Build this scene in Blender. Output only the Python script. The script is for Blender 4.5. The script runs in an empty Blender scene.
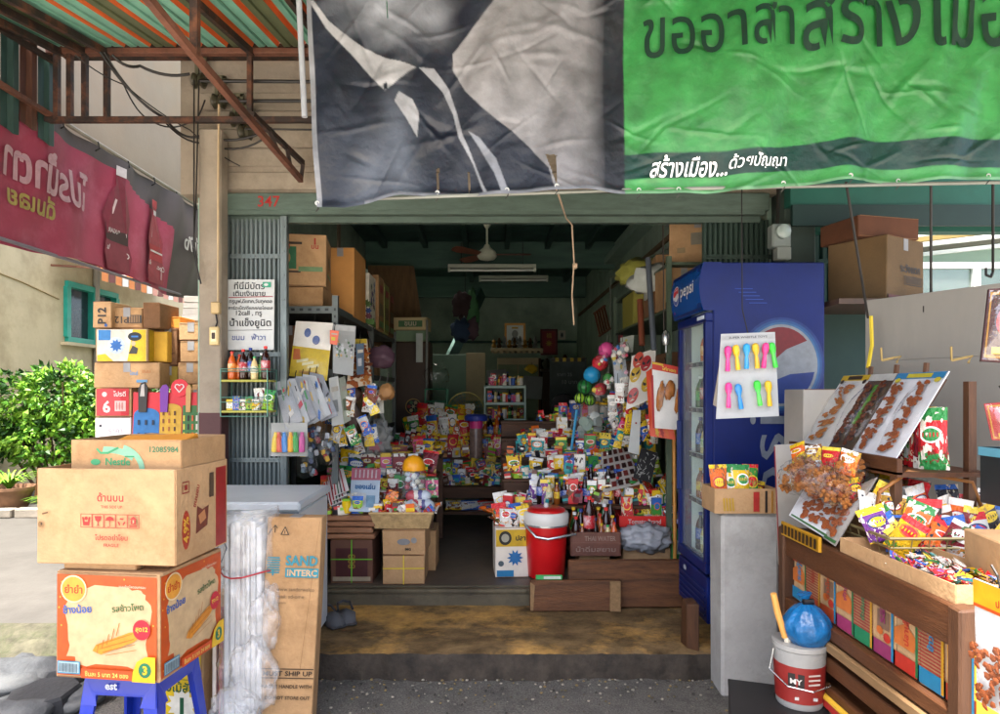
import bpy, bmesh, math, random
import numpy as np
from mathutils import Vector, Matrix, Euler, noise
R = math.radians
random.seed(11)
S = bpy.context.scene
col = S.collection
# ---------------------------------------------------------------- camera
EYE, FPX, VX, VY = 1.55, 667.0, 490.0, 392.0
cam = bpy.data.objects.new('camera', bpy.data.cameras.new('camera'))
col.objects.link(cam)
cam.location = (0, 0, EYE); cam.rotation_euler = (R(90), 0, 0)
cam.data.sensor_width = 36; cam.data.lens = FPX*36/1000
cam.data.shift_x = 0.010; cam.data.shift_y = 0.035
cam.data.clip_start = 0.05; cam.data.clip_end = 600
S.camera = cam
# ---------------------------------------------------------------- sky, sun, exposure
SUN_EL, SUN_AZ = 72.0, 205.0        # compass-like: 0 = +Y (into the shop), 90 = +X
W = bpy.data.worlds.new('World'); S.world = W; W.use_nodes = True
nt = W.node_tree; nt.nodes.clear()
sky = nt.nodes.new('ShaderNodeTexSky'); sky.sky_type = 'NISHITA'; sky.sun_disc = False
sky.sun_elevation = R(SUN_EL); sky.sun_rotation = R(SUN_AZ)
sky.air_density = 0.8; sky.dust_density = 6.0; sky.ozone_density = 0.3
bg = nt.nodes.new('ShaderNodeBackground'); bg.inputs['Strength'].default_value = 0.15
out = nt.nodes.new('ShaderNodeOutputWorld')
nt.links.new(sky.outputs[0], bg.inputs[0]); nt.links.new(bg.outputs[0], out.inputs[0])
sun = bpy.data.objects.new('sun', bpy.data.lights.new('sun', 'SUN')); col.objects.link(sun)
sun.data.energy = 2.8; sun.data.angle = R(3); sun.data.color = (1, .95, .88)
_sd = Vector((math.sin(R(SUN_AZ))*math.cos(R(SUN_EL)), math.cos(R(SUN_AZ))*math.cos(R(SUN_EL)), math.sin(R(SUN_EL))))
sun.rotation_euler = _sd.to_track_quat('Z', 'Y').to_euler()
S.view_settings.view_transform = 'Standard'; S.view_settings.look = 'None'
S.view_settings.exposure = 2.55; S.view_settings.gamma = 1.0
S.render.engine = 'CYCLES'
try:
    S.cycles.max_bounces = 8; S.cycles.diffuse_bounces = 5; S.cycles.transparent_max_bounces = 16
    S.cycles.glossy_bounces = 3; S.cycles.sample_clamp_indirect = 6; S.cycles.use_denoising = True
except Exception: pass

# ---------------------------------------------------------------- helpers
def P(px, py, d): return Vector(((px-VX)*d/FPX, d, EYE+(VY-py)*d/FPX))
def PX(px, d): return (px-VX)*d/FPX
def PZ(py, d): return EYE+(VY-py)*d/FPX
def lin(c): return c/12.92 if c <= .04045 else ((c+.055)/1.055)**2.4
def C(h):
    if isinstance(h, (tuple, list)): return tuple(h[:3])
    h = h.lstrip('#'); return tuple(lin(int(h[i:i+2], 16)/255) for i in (0, 2, 4))
_mats = {}
def M(key, color='#888888', rough=.6, var=.18, scale=5., bump=0., bscale=40., metal=0., spec=.4, stain=None, stain_amt=.5, stain_scale=2., stretch=None, alpha=1., coat=0.):
    """one procedural material: base colour varied by noise, optional stains with their own shape, fine bump"""
    if key in _mats: return _mats[key]
    m = bpy.data.materials.new(key); m.use_nodes = True; _mats[key] = m
    n = m.node_tree.nodes; l = m.node_tree.links
    b = n['Principled BSDF']; b.inputs['Roughness'].default_value = rough; b.inputs['Metallic'].default_value = metal
    b.inputs['Specular IOR Level'].default_value = spec
    if coat: b.inputs['Coat Weight'].default_value = coat
    if alpha < 1: b.inputs['Alpha'].default_value = alpha
    c = C(color)
    tc = n.new('ShaderNodeTexCoord'); vec = tc.outputs['Object']
    if stretch:
        mp = n.new('ShaderNodeMapping'); mp.inputs['Scale'].default_value = stretch; l.new(vec, mp.inputs[0]); vec = mp.outputs[0]
    nz = n.new('ShaderNodeTexNoise'); nz.inputs['Scale'].default_value = scale; nz.inputs['Detail'].default_value = 5; nz.inputs['Roughness'].default_value = .65
    l.new(vec, nz.inputs['Vector'])
    rp = n.new('ShaderNodeValToRGB'); l.new(nz.outputs['Fac'], rp.inputs[0])
    e = rp.color_ramp.elements
    e[0].position = .3; e[1].position = .7
    e[0].color = (*[x*(1-var) for x in c], 1); e[1].color = (*[min(1, x*(1+var)) for x in c], 1)
    last = rp.outputs[0]
    if stain:
        n2 = n.new('ShaderNodeTexNoise'); n2.inputs['Scale'].default_value = stain_scale; n2.inputs['Detail'].default_value = 8; n2.inputs['Roughness'].default_value = .7
        l.new(vec, n2.inputs['Vector'])
        r2 = n.new('ShaderNodeValToRGB'); l.new(n2.outputs['Fac'], r2.inputs[0])
        r2.color_ramp.elements[0].position = .48; r2.color_ramp.elements[1].position = .68
        r2.color_ramp.elements[0].color = (0, 0, 0, 1); r2.color_ramp.elements[1].color = (stain_amt,)*3+(1,)
        mx = n.new('ShaderNodeMix'); mx.data_type = 'RGBA'; l.new(r2.outputs[0], mx.inputs['Factor']); l.new(last, mx.inputs[6])
        mx.inputs[7].default_value = (*C(stain), 1); last = mx.outputs[2]
    l.new(last, b.inputs['Base Color'])
    if bump:
        n3 = n.new('ShaderNodeTexNoise'); n3.inputs['Scale'].default_value = bscale; n3.inputs['Detail'].default_value = 4; l.new(vec, n3.inputs['Vector'])
        bp = n.new('ShaderNodeBump'); bp.inputs['Strength'].default_value = bump; bp.inputs['Distance'].default_value = .01
        l.new(n3.outputs['Fac'], bp.inputs['Height']); l.new(bp.outputs[0], b.inputs['Normal'])
    return m
def K(h, rough=.45):            # a flat printed or moulded colour
    return M('ink '+str(h)+str(rough), h, rough, var=.06, scale=14)
def KP(h):                    # printing ink
    c = C(h); return M('print '+str(h), tuple(x*.66 for x in c), .5, var=.16, scale=20)
def glassy(key, tint='#ffffff', amount=.12, rough=.08, white=.06, bump=0., bscale=30, ior=1.3):
    """thin clear film: mostly see-through, a gloss coat and a little milkiness"""
    if key in _mats: return _mats[key]
    m = bpy.data.materials.new(key); m.use_nodes = True; _mats[key] = m
    n = m.node_tree.nodes; l = m.node_tree.links; n.clear()
    o = n.new('ShaderNodeOutputMaterial'); t = n.new('ShaderNodeBsdfTransparent'); t.inputs[0].default_value = (*C(tint), 1)
    g = n.new('ShaderNodeBsdfGlossy'); g.inputs['Roughness'].default_value = rough
    df = n.new('ShaderNodeBsdfDiffuse'); df.inputs[0].default_value = (.8, .82, .82, 1)
    fr = n.new('ShaderNodeFresnel'); fr.inputs[0].default_value = ior
    ge = n.new('ShaderNodeNewGeometry'); iv = n.new('ShaderNodeMath'); iv.operation = 'SUBTRACT'; iv.inputs[0].default_value = 1; l.new(ge.outputs['Backfacing'], iv.inputs[1])
    ad = n.new('ShaderNodeMath'); ad.operation = 'MULTIPLY_ADD'; ad.inputs[2].default_value = amount; l.new(fr.outputs[0], ad.inputs[0]); l.new(iv.outputs[0], ad.inputs[1])
    m1 = n.new('ShaderNodeMixShader'); m1.inputs[0].default_value = white; l.new(t.outputs[0], m1.inputs[1]); l.new(df.outputs[0], m1.inputs[2])
    m2 = n.new('ShaderNodeMixShader'); l.new(ad.outputs[0], m2.inputs[0]); l.new(m1.outputs[0], m2.inputs[1]); l.new(g.outputs[0], m2.inputs[2])
    if bump:
        tc = n.new('ShaderNodeTexCoord'); nz = n.new('ShaderNodeTexNoise'); nz.inputs['Scale'].default_value = bscale; nz.inputs['Detail'].default_value = 3
        l.new(tc.outputs['Object'], nz.inputs['Vector']); bp = n.new('ShaderNodeBump'); bp.inputs['Strength'].default_value = bump; bp.inputs['Distance'].default_value = .02
        l.new(nz.outputs['Fac'], bp.inputs['Height']); l.new(bp.outputs[0], g.inputs['Normal']); l.new(bp.outputs[0], fr.inputs['Normal']); l.new(bp.outputs[0], df.inputs['Normal'])
    l.new(m2.outputs[0], o.inputs[0]); return m

class MB:
    """collects geometry for ONE mesh object"""
    def __init__(s): s.v = []; s.f = []; s.m = []; s.mats = []
    def mi(s, mat):
        if mat not in s.mats: s.mats.append(mat)
        return s.mats.index(mat)
    def add(s, vs, fs, mat=None, T=None):
        o = len(s.v); k = s.mi(mat) if mat is not None else 0
        for p in vs:
            p = Vector(p)
            s.v.append(T @ p if T is not None else p)
        for f in fs: s.f.append(tuple(i+o for i in f)); s.m.append(k)
        return s
    def box(s, c, size, mat=None, bev=0., T=None, jit=0.):
        hx, hy, hz = (x/2 for x in size); c = Vector(c)
        if bev <= 0:
            vs = [c+Vector((x*hx, y*hy, z*hz)) for x in (-1, 1) for y in (-1, 1) for z in (-1, 1)]
            fs = [(0, 1, 3, 2), (4, 6, 7, 5), (0, 4, 5, 1), (2, 3, 7, 6), (0, 2, 6, 4), (1, 5, 7, 3)]
        else:
            bev = min(bev, hx*.9, hy*.9, hz*.9); vs = []; idx = {}
            for x in (-1, 1):
                for y in (-1, 1):
                    for z in (-1, 1):
                        j = Vector((random.uniform(-jit, jit), random.uniform(-jit, jit), random.uniform(-jit, jit))) if jit else Vector()
                        idx[x, y, z, 0] = len(vs); vs.append(c+j+Vector((x*hx, y*(hy-bev), z*(hz-bev))))
                        idx[x, y, z, 1] = len(vs); vs.append(c+j+Vector((x*(hx-bev), y*hy, z*(hz-bev))))
                        idx[x, y, z, 2] = len(vs); vs.append(c+j+Vector((x*(hx-bev), y*(hy-bev), z*hz)))
            fs = []
            def q(a, flip): fs.append(tuple(a[::-1]) if flip else tuple(a))
            for x in (-1, 1): q([idx[x, -1, -1, 0], idx[x, 1, -1, 0], idx[x, 1, 1, 0], idx[x, -1, 1, 0]], x < 0)
            for y in (-1, 1): q([idx[-1, y, -1, 1], idx[1, y, -1, 1], idx[1, y, 1, 1], idx[-1, y, 1, 1]], y > 0)
            for z in (-1, 1): q([idx[-1, -1, z, 2], idx[1, -1, z, 2], idx[1, 1, z, 2], idx[-1, 1, z, 2]], z < 0)
            for a in (-1, 1):
                for b in (-1, 1):
                    q([idx[a, b, -1, 0], idx[a, b, -1, 1], idx[a, b, 1, 1], idx[a, b, 1, 0]], a*b < 0)
                    q([idx[a, -1, b, 0], idx[a, 1, b, 0], idx[a, 1, b, 2], idx[a, -1, b, 2]], a*b < 0)
                    q([idx[-1, a, b, 1], idx[1, a, b, 1], idx[1, a, b, 2], idx[-1, a, b, 2]], a*b > 0)
            for x in (-1, 1):
                for y in (-1, 1):
                    for z in (-1, 1): q([idx[x, y, z, 0], idx[x, y, z, 1], idx[x, y, z, 2]], x*y*z < 0)
        return s.add(vs, fs, mat, T)
    def bar(s, a, b, w, h=None, mat=None, bev=0.):
        """square bar from a to b"""
        a = Vector(a); b = Vector(b); d = b-a; L = d.length; h = h or w
        q = d.to_track_quat('X', 'Z').to_matrix().to_4x4(); q.translation = (a+b)/2
        return s.box((0, 0, 0), (L, w, h), mat, bev, T=q)
    def tube(s, pts, r, n=6, mat=None, cap=True):
        pts = [Vector(p) for p in pts]; rs = r if isinstance(r, (list, tuple)) else [r]*len(pts)
        vs = []; up = Vector((0, 0, 1))
        for i, p in enumerate(pts):
            t = (pts[min(i+1, len(pts)-1)]-pts[max(i-1, 0)]).normalized()
            a = t.cross(up if abs(t.z) < .95 else Vector((0, 1, 0))).normalized(); b = t.cross(a)
            for k in range(n):
                th = 2*math.pi*k/n; vs.append(p+(a*math.cos(th)+b*math.sin(th))*rs[i])
        fs = []
        for i in range(len(pts)-1):
            for k in range(n): fs.append((i*n+k, i*n+(k+1) % n, (i+1)*n+(k+1) % n, (i+1)*n+k))
        if cap: fs.append(tuple(range(n))[::-1]); fs.append(tuple((len(pts)-1)*n+k for k in range(n)))
        return s.add(vs, fs, mat)
    def lathe(s, prof, n=14, mat=None, T=None, sx=1., sy=1.):
        vs = []; fs = []
        for r, z in prof:
            for k in range(n):
                th = 2*math.pi*k/n; vs.append((r*math.cos(th)*sx, r*math.sin(th)*sy, z))
        for i in range(len(prof)-1):
            for k in range(n): fs.append((i*n+k, i*n+(k+1) % n, (i+1)*n+(k+1) % n, (i+1)*n+k))
        fs.append(tuple(range(n))[::-1]); fs.append(tuple((len(prof)-1)*n+k for k in range(n)))
        return s.add(vs, fs, mat, T)
    def sheet(s, fn, nu, nv, mat=None, T=None):
        vs = [fn(i/nu, j/nv) for j in range(nv+1) for i in range(nu+1)]
        fs = [(j*(nu+1)+i, j*(nu+1)+i+1, (j+1)*(nu+1)+i+1, (j+1)*(nu+1)+i) for j in range(nv) for i in range(nu)]
        return s.add(vs, fs, mat, T)
    def blob(s, c, r, sd=2, amp=.15, fr=2., seed=0, mat=None, T=None):
        bm = bmesh.new(); bmesh.ops.create_icosphere(bm, subdivisions=sd, radius=1)
        vs = []; r = Vector(r) if not isinstance(r, (int, float)) else Vector((r, r, r))
        for v in bm.verts:
            k = 1+amp*noise.noise(v.co*fr+Vector((seed*3.1, seed*1.7, seed)))+amp*.5*noise.noise(v.co*fr*2.3+Vector((seed, 5, 9)))
            vs.append(Vector(c)+Vector((v.co.x*r.x*k, v.co.y*r.y*k, v.co.z*r.z*k)))
        fs = [tuple(v.index for v in f.verts) for f in bm.faces]; bm.free()
        return s.add(vs, fs, mat, T)
    def mesh(s, name, mat=None, smooth=False):
        me = bpy.data.meshes.new(name); me.from_pydata([tuple(v) for v in s.v], [], s.f)
        ms = s.mats or ([mat] if mat else [])
        for m in ms: me.materials.append(m)
        if len(ms) > 1: me.polygons.foreach_set('material_index', s.m)
        if smooth:
            me.polygons.foreach_set('use_smooth', [True]*len(me.polygons))
            if smooth != 2: me.set_sharp_from_angle(angle=R(38))
        me.update(); return me
    def build(s, name, mat=None, parent=None, smooth=False, loc=None, rot=None):
        return link(name, s.mesh(name, mat, smooth), parent, loc, rot)
def link(name, me, parent=None, loc=None, rot=None):
    o = bpy.data.objects.new(name, me); col.objects.link(o)
    if parent: o.parent = parent
    if loc is not None: o.location = loc
    if rot is not None: o.rotation_euler = rot
    return o
def tag(o, label=None, cat=None, group=None, kind=None):
    if label: o['label'] = label
    if cat: o['category'] = cat
    if group: o['group'] = group
    if kind: o['kind'] = kind
    return o
def thing(name, label, cat, loc=(0, 0, 0), rot=0, group=None):
    o = bpy.data.objects.new(name, None); col.objects.link(o); o.location = loc; o.empty_display_size = .05
    o.rotation_euler = rot if not isinstance(rot, (int, float)) else (0, 0, rot)
    return tag(o, label, cat, group)
def setting(name, mb, mat, smooth=False):
    return tag(mb.build(name, mat, smooth=smooth), kind='structure')
# things that look alike get their place in the row written into the label at the end
_goods = []
def good(o, base, place, cat, group=None):
    _goods.append((o, base, place)); o['category'] = cat
    if group: o['group'] = group
    return o
_txt = {}
def text_geo(s, bold=0.):
    k = (s, bold)
    if k in _txt: return _txt[k]
    cu = bpy.data.curves.new('t', 'FONT'); cu.body = s; cu.size = 1; cu.offset = bold; cu.resolution_u = 2
    ob = bpy.data.objects.new('t', cu); col.objects.link(ob)
    me = bpy.data.meshes.new_from_object(ob.evaluated_get(bpy.context.evaluated_depsgraph_get()))
    vs = [(v.co.x, v.co.y) for v in me.vertices]; fs = [tuple(p.vertices) for p in me.polygons]
    bpy.data.objects.remove(ob); bpy.data.curves.remove(cu); bpy.data.meshes.remove(me)
    if not vs: vs = [(0, 0)]
    x0 = min(v[0] for v in vs); x1 = max(v[0] for v in vs); y0 = min(v[1] for v in vs); y1 = max(v[1] for v in vs)
    _txt[k] = (vs, fs, x0, x1, y0, y1); return _txt[k]
class Print:
    """flat print on a face: map(u, v, e) gives the point e metres above the face"""
    def __init__(s, mp): s.mp = mp; s.mb = MB(); s.e = .0031
    def _n(s): s.e += .00025; return s.e
    def poly(s, pts, c):
        e = s._n(); s.mb.add([s.mp(u, v, e) for u, v in pts], [tuple(range(len(pts)))], KP(c)); return s
    def rect(s, u, v, w, h, c, a=0):
        ca, sa = math.cos(R(a)), math.sin(R(a))
        return s.poly([(u+x*w/2*ca-y*h/2*sa, v+x*w/2*sa+y*h/2*ca) for x, y in ((-1, -1), (1, -1), (1, 1), (-1, 1))], c)
    def disc(s, u, v, rx, ry, c, n=20): return s.poly([(u+rx*math.cos(2*math.pi*k/n), v+ry*math.sin(2*math.pi*k/n)) for k in range(n)], c)
    def ring(s, u, v, rx, ry, t, c, a0=0, a1=360, n=22):
        e = s._n(); vs = []; fs = []
        for k in range(n+1):
            a = R(a0+(a1-a0)*k/n)
            vs.append(s.mp(u+rx*math.cos(a), v+ry*math.sin(a), e)); vs.append(s.mp(u+(rx-t)*math.cos(a), v+(ry-t)*math.sin(a), e))
        for k in range(n): fs.append((2*k, 2*k+1, 2*k+3, 2*k+2))
        s.mb.add(vs, fs, KP(c)); return s
    def frame(s, u, v, w, h, t, c):
        s.rect(u, v+h/2-t/2, w, t, c); s.rect(u, v-h/2+t/2, w, t, c); s.rect(u-w/2+t/2, v, t, h-2*t, c); s.rect(u+w/2-t/2, v, t, h-2*t, c); return s
    def line(s, pts, t, c):
        for (a, b), (c2, d) in zip(pts[:-1], pts[1:]):
            L = math.hypot(c2-a, d-b); s.rect((a+c2)/2, (b+d)/2, L+t*.6, t, c, math.degrees(math.atan2(d-b, c2-a)))
        return s
    def burst(s, u, v, r0, r1, n, c, squash=1.):
        return s.poly([(u+(r1 if k % 2 == 0 else r0)*math.cos(math.pi*k/n), v+(r1 if k % 2 == 0 else r0)*squash*math.sin(math.pi*k/n)) for k in range(2*n)], c)
    def text(s, t, u, v, w=None, h=None, c='#202020', a=0, bold=0., flip=False, fit=False):
        vs, fs, x0, x1, y0, y1 = text_geo(t, bold); e = s._n()
        kx = ky = (w/(x1-x0)) if w else (h/(y1-y0))
        if fit: kx = w/(x1-x0); ky = h/(y1-y0)
        ca, sa = math.cos(R(a)), math.sin(R(a)); o = []
        for x, y in vs:
            x = (x-(x0+x1)/2)*kx*(-1 if flip else 1); y = (y-(y0+y1)/2)*ky
            o.append(s.mp(u+x*ca-y*sa, v+x*sa+y*ca, e))
        s.mb.add(o, fs, KP(c)); return s
    def done(s, parent, name='print'):
        if s.mb.v: return s.mb.build(name, parent=parent)
def face_map(size, face):
    w, d, h = size
    return {'front': lambda u, v, e: (u, -d/2-e, v), 'right': lambda u, v, e: (w/2+e, u, v),
            'left': lambda u, v, e: (-w/2-e, -u, v), 'top': lambda u, v, e: (u, v, h+e)}[face]
CARD = M('cardboard', '#a3815a', .85, var=.16, scale=9, bump=.35, bscale=60, stain='#7a5836', stain_amt=.5, stain_scale=5)
CARD2 = M('cardboard pale', '#ad8b64', .85, var=.14, scale=9, bump=.35, bscale=60, stain='#84613c', stain_amt=.5, stain_scale=5)
CARD3 = M('cardboard dark', '#78563a', .85, var=.2, scale=9, bump=.35, bscale=60, stain='#543a20', stain_amt=.5, stain_scale=5)
def carton(label, loc, size, rot=0, mat=None, tape=True, group=None, prints=None, name='carton', cat='box', seam=True, strap=None):
    """closed carton: body, tape, flap seams; prints = {face: function(Print)}"""
    w, d, h = size; t = thing(name, label, cat, loc, rot, group)
    MB().box((0, 0, h/2), size, None, .004, jit=.0025).build('body', mat or CARD, t)
    if tape:
        b = MB(); b.box((0, 0, h+.0012), (.05, d*.98, .0016)); b.box((0, -d/2-.0032, h-.035), (.05, .0012, .07)); b.build('tape', M('packing tape', '#b58d56', .3, var=.1), t)
    if seam:
        for z in (h-.002, .004): MB().box((0, -d/2-.003, z), (w*.96, .002, .003)).build('flap_edge', CARD3, t)
    if strap:
        b = MB(); e = .004
        b.box((0, -d/2-e, h/2), (.006, .002, h)); b.box((0, -d/2-e-.002, h*.55), (w, .002, .006)); b.box((0, 0, h+e), (.006, d, .002)); b.build('strap', K(strap, .35), t)
    for fc, fn in (prints or {}).items():
        p = Print(face_map(size, fc)); fn(p); p.done(t)
    return t
# ================================================================ the setting
ASPH = M('asphalt', '#5c5a56', .9, var=.6, scale=110, bump=.9, bscale=140, stain='#3a3938', stain_amt=.7, stain_scale=5)
CONC = M('alley concrete', '#4e4c48', .85, var=.12, scale=3, bump=.25, bscale=50, stain='#3a3834', stain_amt=.7, stain_scale=.9)
STEP = M('worn step', '#6c583c', .75, var=.6, scale=6, bump=.9, bscale=40, spec=.2, stain='#cfa057', stain_amt=.95, stain_scale=1.9, stretch=(1, 1.2, 1))
FLOOR = M('shop floor', '#544b42', .5, var=.3, scale=4, bump=.2, bscale=40, stain='#5c4d3a', stain_amt=.5, stain_scale=2)
PLAS = M('beige plaster', '#8f8474', .9, var=.2, scale=3, bump=.35, bscale=30, stain='#5f5140', stain_amt=.8, stain_scale=1.1)
IRON = M('rusty dark steel', '#2e241f', .7, var=.35, scale=12, bump=.2, bscale=80, stain='#7a4a30', stain_amt=.8, stain_scale=5)
IRONR = M('red oxide steel', '#6b4433', .7, var=.3, scale=12, bump=.2, bscale=80, stain='#2c2220', stain_amt=.7, stain_scale=4)
GREENW = M('old green paint', '#9db3a2', .75, var=.18, scale=2.5, bump=.15, bscale=30, stain='#5c7466', stain_amt=.6, stain_scale=1.4)
GREEND = M('dark green paint', '#3c5c54', .7, var=.25, scale=2.5, bump=.15, bscale=30, stain='#1c302c', stain_amt=.6, stain_scale=2)
WOOD = M('brown wood', '#4e311c', .6, var=.35, scale=5, bump=.3, bscale=30, stain='#24150a', stain_amt=.75, stain_scale=2.5, stretch=(1, 9, 9))
WOODV = M('brown wood upright', '#4e311c', .6, var=.35, scale=5, bump=.3, bscale=30, stain='#24150a', stain_amt=.75, stain_scale=2.5, stretch=(9, 9, 1))
WOODY = M('brown wood deep', '#52311a', .55, var=.35, scale=5, bump=.3, bscale=30, stain='#24140a', stain_amt=.75, stain_scale=2.5, stretch=(9, 1, 9))
PALEW = M('pale raw wood', '#7d6242', .7, var=.25, scale=5, bump=.2, bscale=30, stretch=(9, 1, 9))
DIRT = M('grime', '#2a2622', .9, var=.4, scale=9, bump=.5, bscale=60)

setting('ground', MB().sheet(lambda u, v: ((u-.5)*400, (v-.5)*400, -.012), 40, 40), M('far ground', '#77736a', .95, var=.2, scale=.4))
def street_z(u, v):
    x = -8+16*u; y = -6+9.8*v
    return (x, y, .012*noise.noise(Vector((x*1.3, y*1.3, 0)))+.005*noise.noise(Vector((x*6, y*6, 1))))
setting('street', MB().sheet(street_z, 120, 80), ASPH, smooth=2)
setting('bounce_road', MB().sheet(lambda u, v: (-40+80*u, -40+41.2*v, .022), 4, 4), M('concrete road', '#b3aea4', .9, var=.12, scale=2, bump=.2, stain='#8f8a80', stain_amt=.4))  # unseen pale surface added behind the camera to bounce daylight into the shop
# the worn concrete step in front of the shop, broken along its front edge
def step_mesh():
    b = MB(); nx = 150; x0, x1 = -2.0, 2.35; rows = []
    prof = [(0, -.02), (0, .05), (.004, .10), (.02, .128), (.07, .136), (.25, .134), (.45, .133), (.65, .134), (.83, .137)]
    for i in range(nx+1):
        x = x0+(x1-x0)*i/nx; r = []
        for k, (o, z) in enumerate(prof):
            n1 = noise.noise(Vector((x*2.2, o*4, 3))); n2 = noise.noise(Vector((x*9, o*11, 7)))
            e = (1 if k < 5 else 0)
            r.append((x, 3.60+o-e*(.035*n1+.03*n2+.016*noise.noise(Vector((x*23, o*25, z*30))))-(.012 if k == 0 else 0), z+(.010*n1+.012*n2)*(1 if k < 5 else .4)))
        rows.append(r)
    m = len(prof); vs = [p for r in rows for p in r]
    fs = [(i*m+k, (i+1)*m+k, (i+1)*m+k+1, i*m+k+1) for i in range(nx) for k in range(m-1)]
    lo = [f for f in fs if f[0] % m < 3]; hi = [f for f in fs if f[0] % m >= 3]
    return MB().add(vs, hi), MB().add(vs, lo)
st_a, st_b = step_mesh(); st_a = setting('shop_step', st_a, STEP, smooth=2)
st_b.build('riser', M('riser grime and shade', '#383129', .85, var=.5, scale=9, bump=.7, bscale=50, stain='#1a1714', stain_amt=.85, stain_scale=5), st_a, smooth=2)  # dark colour holds both grime and the shade on the step front
fl = MB().box((0, 9.4, .115), (3.9, 9.94, .24)); setting('floor', fl, FLOOR)
b = MB(); b.box((0, 4.425, .118), (3.9, .01, .232)); b.bar((-1.9, 4.41, .243), (1.9, 4.41, .243), .05, .02); b.bar((-1.9, 4.455, .246), (1.9, 4.455, .246), .012, .024)
b.build('threshold', M('threshold', '#57503f', .6, var=.35, scale=8, bump=.3, stain='#241f19', stain_amt=.8, stain_scale=4), bpy.data.objects['floor'])
def alley(u, v):
    x = -12+10.05*u; y = 4.0+22*v
    z = .15+.01*noise.noise(Vector((x, y, 0)))
    if v == 0: y += .06*noise.noise(Vector((x*3, 0, 2)))
    return (x, y, z)
b = MB().sheet(alley, 60, 60)
b.add([(-12, 4.02, .15), (-1.95, 4.02, .15), (-1.95, 3.99, -.02), (-12, 3.99, -.02)], [(0, 3, 2, 1)])
setting('alley_pavement', b, CONC, smooth=2)
b = MB().sheet(lambda u, v: (-3.6+1.6*u, 3.6+.42*v, (.0+.158*min(1, v*1.15))+.05*noise.noise(Vector((u*9, v*6, 4)))*math.sin(v*3.1)), 40, 14)
tag(b.build('mossy_verge', M('mossy earth', '#4c4a3c', .95, var=.4, scale=14, bump=.8, bscale=40, stain='#2c3818', stain_amt=.8, stain_scale=5), smooth=2), kind='structure')
# ---------------------------------------------------------------- the shop's shell
b = MB(); b.box((-1.92, 9.45, 1.96), (.10, 9.9, 3.67)); setting('wall_left', b, GREENW)
b = MB(); b.box((1.92, 9.45, 1.96), (.10, 9.9, 3.67)); setting('wall_right', b, GREENW)
b = MB(); b.box((0, 14.35, 1.96), (3.94, .10, 3.67)); wb = setting('wall_back', b, GREENW)
b = MB(); b.box((0, 14.27, 2.62), (3.7, .03, .05)); b.box((0, 14.27, 1.72), (3.7, .03, .04)); b.build('batten', GREEND, wb)
cl = MB(); cl.box((0, 7.2, 3.83), (3.94, 5.4, .08)); cl.box((.85, 12.15, 3.83), (2.24, 4.5, .08)); cl.box((-1.1, 13.15, 3.83), (1.7, 2.5, .08)); cl.box((-.29, 11.0, 3.83), (.1, 1.9, .08)); cl.box((-1.1, 9.99, 3.83), (1.7, .16, .08)); cl = setting('ceiling', cl, GREEND)
for i, x in enumerate((-1.55, -.95, -.35, .25, .85, 1.45)): MB().box((x, 7.2 if x < -.7 else 9.4, 3.73), (.07, 5.3 if x < -.7 else 9.7, .118), None, .004).build('joist', M('joist wood', '#3a5850', .7, var=.3, scale=4, stretch=(6, 1, 6), bump=.2), cl)
for y in (6.1, 10.0, 13.0): MB().box((0, y, 3.59), (3.72, .14, .395), None, .006).build('beam', M('beam green', '#4d6c60', .65, var=.2, scale=4, stretch=(1, 6, 6), bump=.2, stain='#2f453d'), cl)
MB().box((1.855, 9.4, 3.15), (.03, 9.0, .05)).build('picture_rail', M('rail brown', '#6e5c45', .7), bpy.data.objects['wall_right'])
b = MB(); b.bar((1.84, 10.2, 3.3), (1.84, 10.2, 1.0), .025); b.bar((1.84, 5.2, 2.9), (1.84, 10.2, 3.3), .018); b.build('conduit', M('conduit', '#9aa596', .5), bpy.data.objects['wall_right'])
# stair flight and boarded stair side at the rear left
st = thing('staircase', 'dark boarded staircase rising along the rear left wall', 'staircase', (-1.1, 11.0, .235))
MB().add([(-.62, -1.6, 1.75), (-.62, -1.6, 3.1), (.02, -1.55, 3.1), (.22, -1.5, 1.75)], [(0, 3, 2, 1)]).box((-.3, -1.54, 2.4), (.62, .03, 1.3)).build('side_panel', M('stair panel', '#6f5433', .7, var=.25, scale=3, stain='#3c2a18', stain_amt=.6, stretch=(6, 6, 1)), st)
b = MB(); b.bar((.05, -.2, 1.0), (.95, 1.6, 3.2), .06, .24); b.build('stringer', GREEND, st)
lw = MB(); lw.box((-1.1, 9.98, 5.6), (1.8, .12, 3.4)); lw.box((-1.1, 12.0, 5.6), (1.8, .12, 3.4)); lw.box((-1.98, 11.0, 5.6), (.12, 2.1, 3.4)); lw.box((-.29, 11.0, 5.6), (.12, 2.1, 3.4)); setting('added_light_shaft', lw, M('added shaft grey', '#c9ccc4', .8, var=.05))  # unseen open shaft, added to bring daylight to the back of the shop
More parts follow.
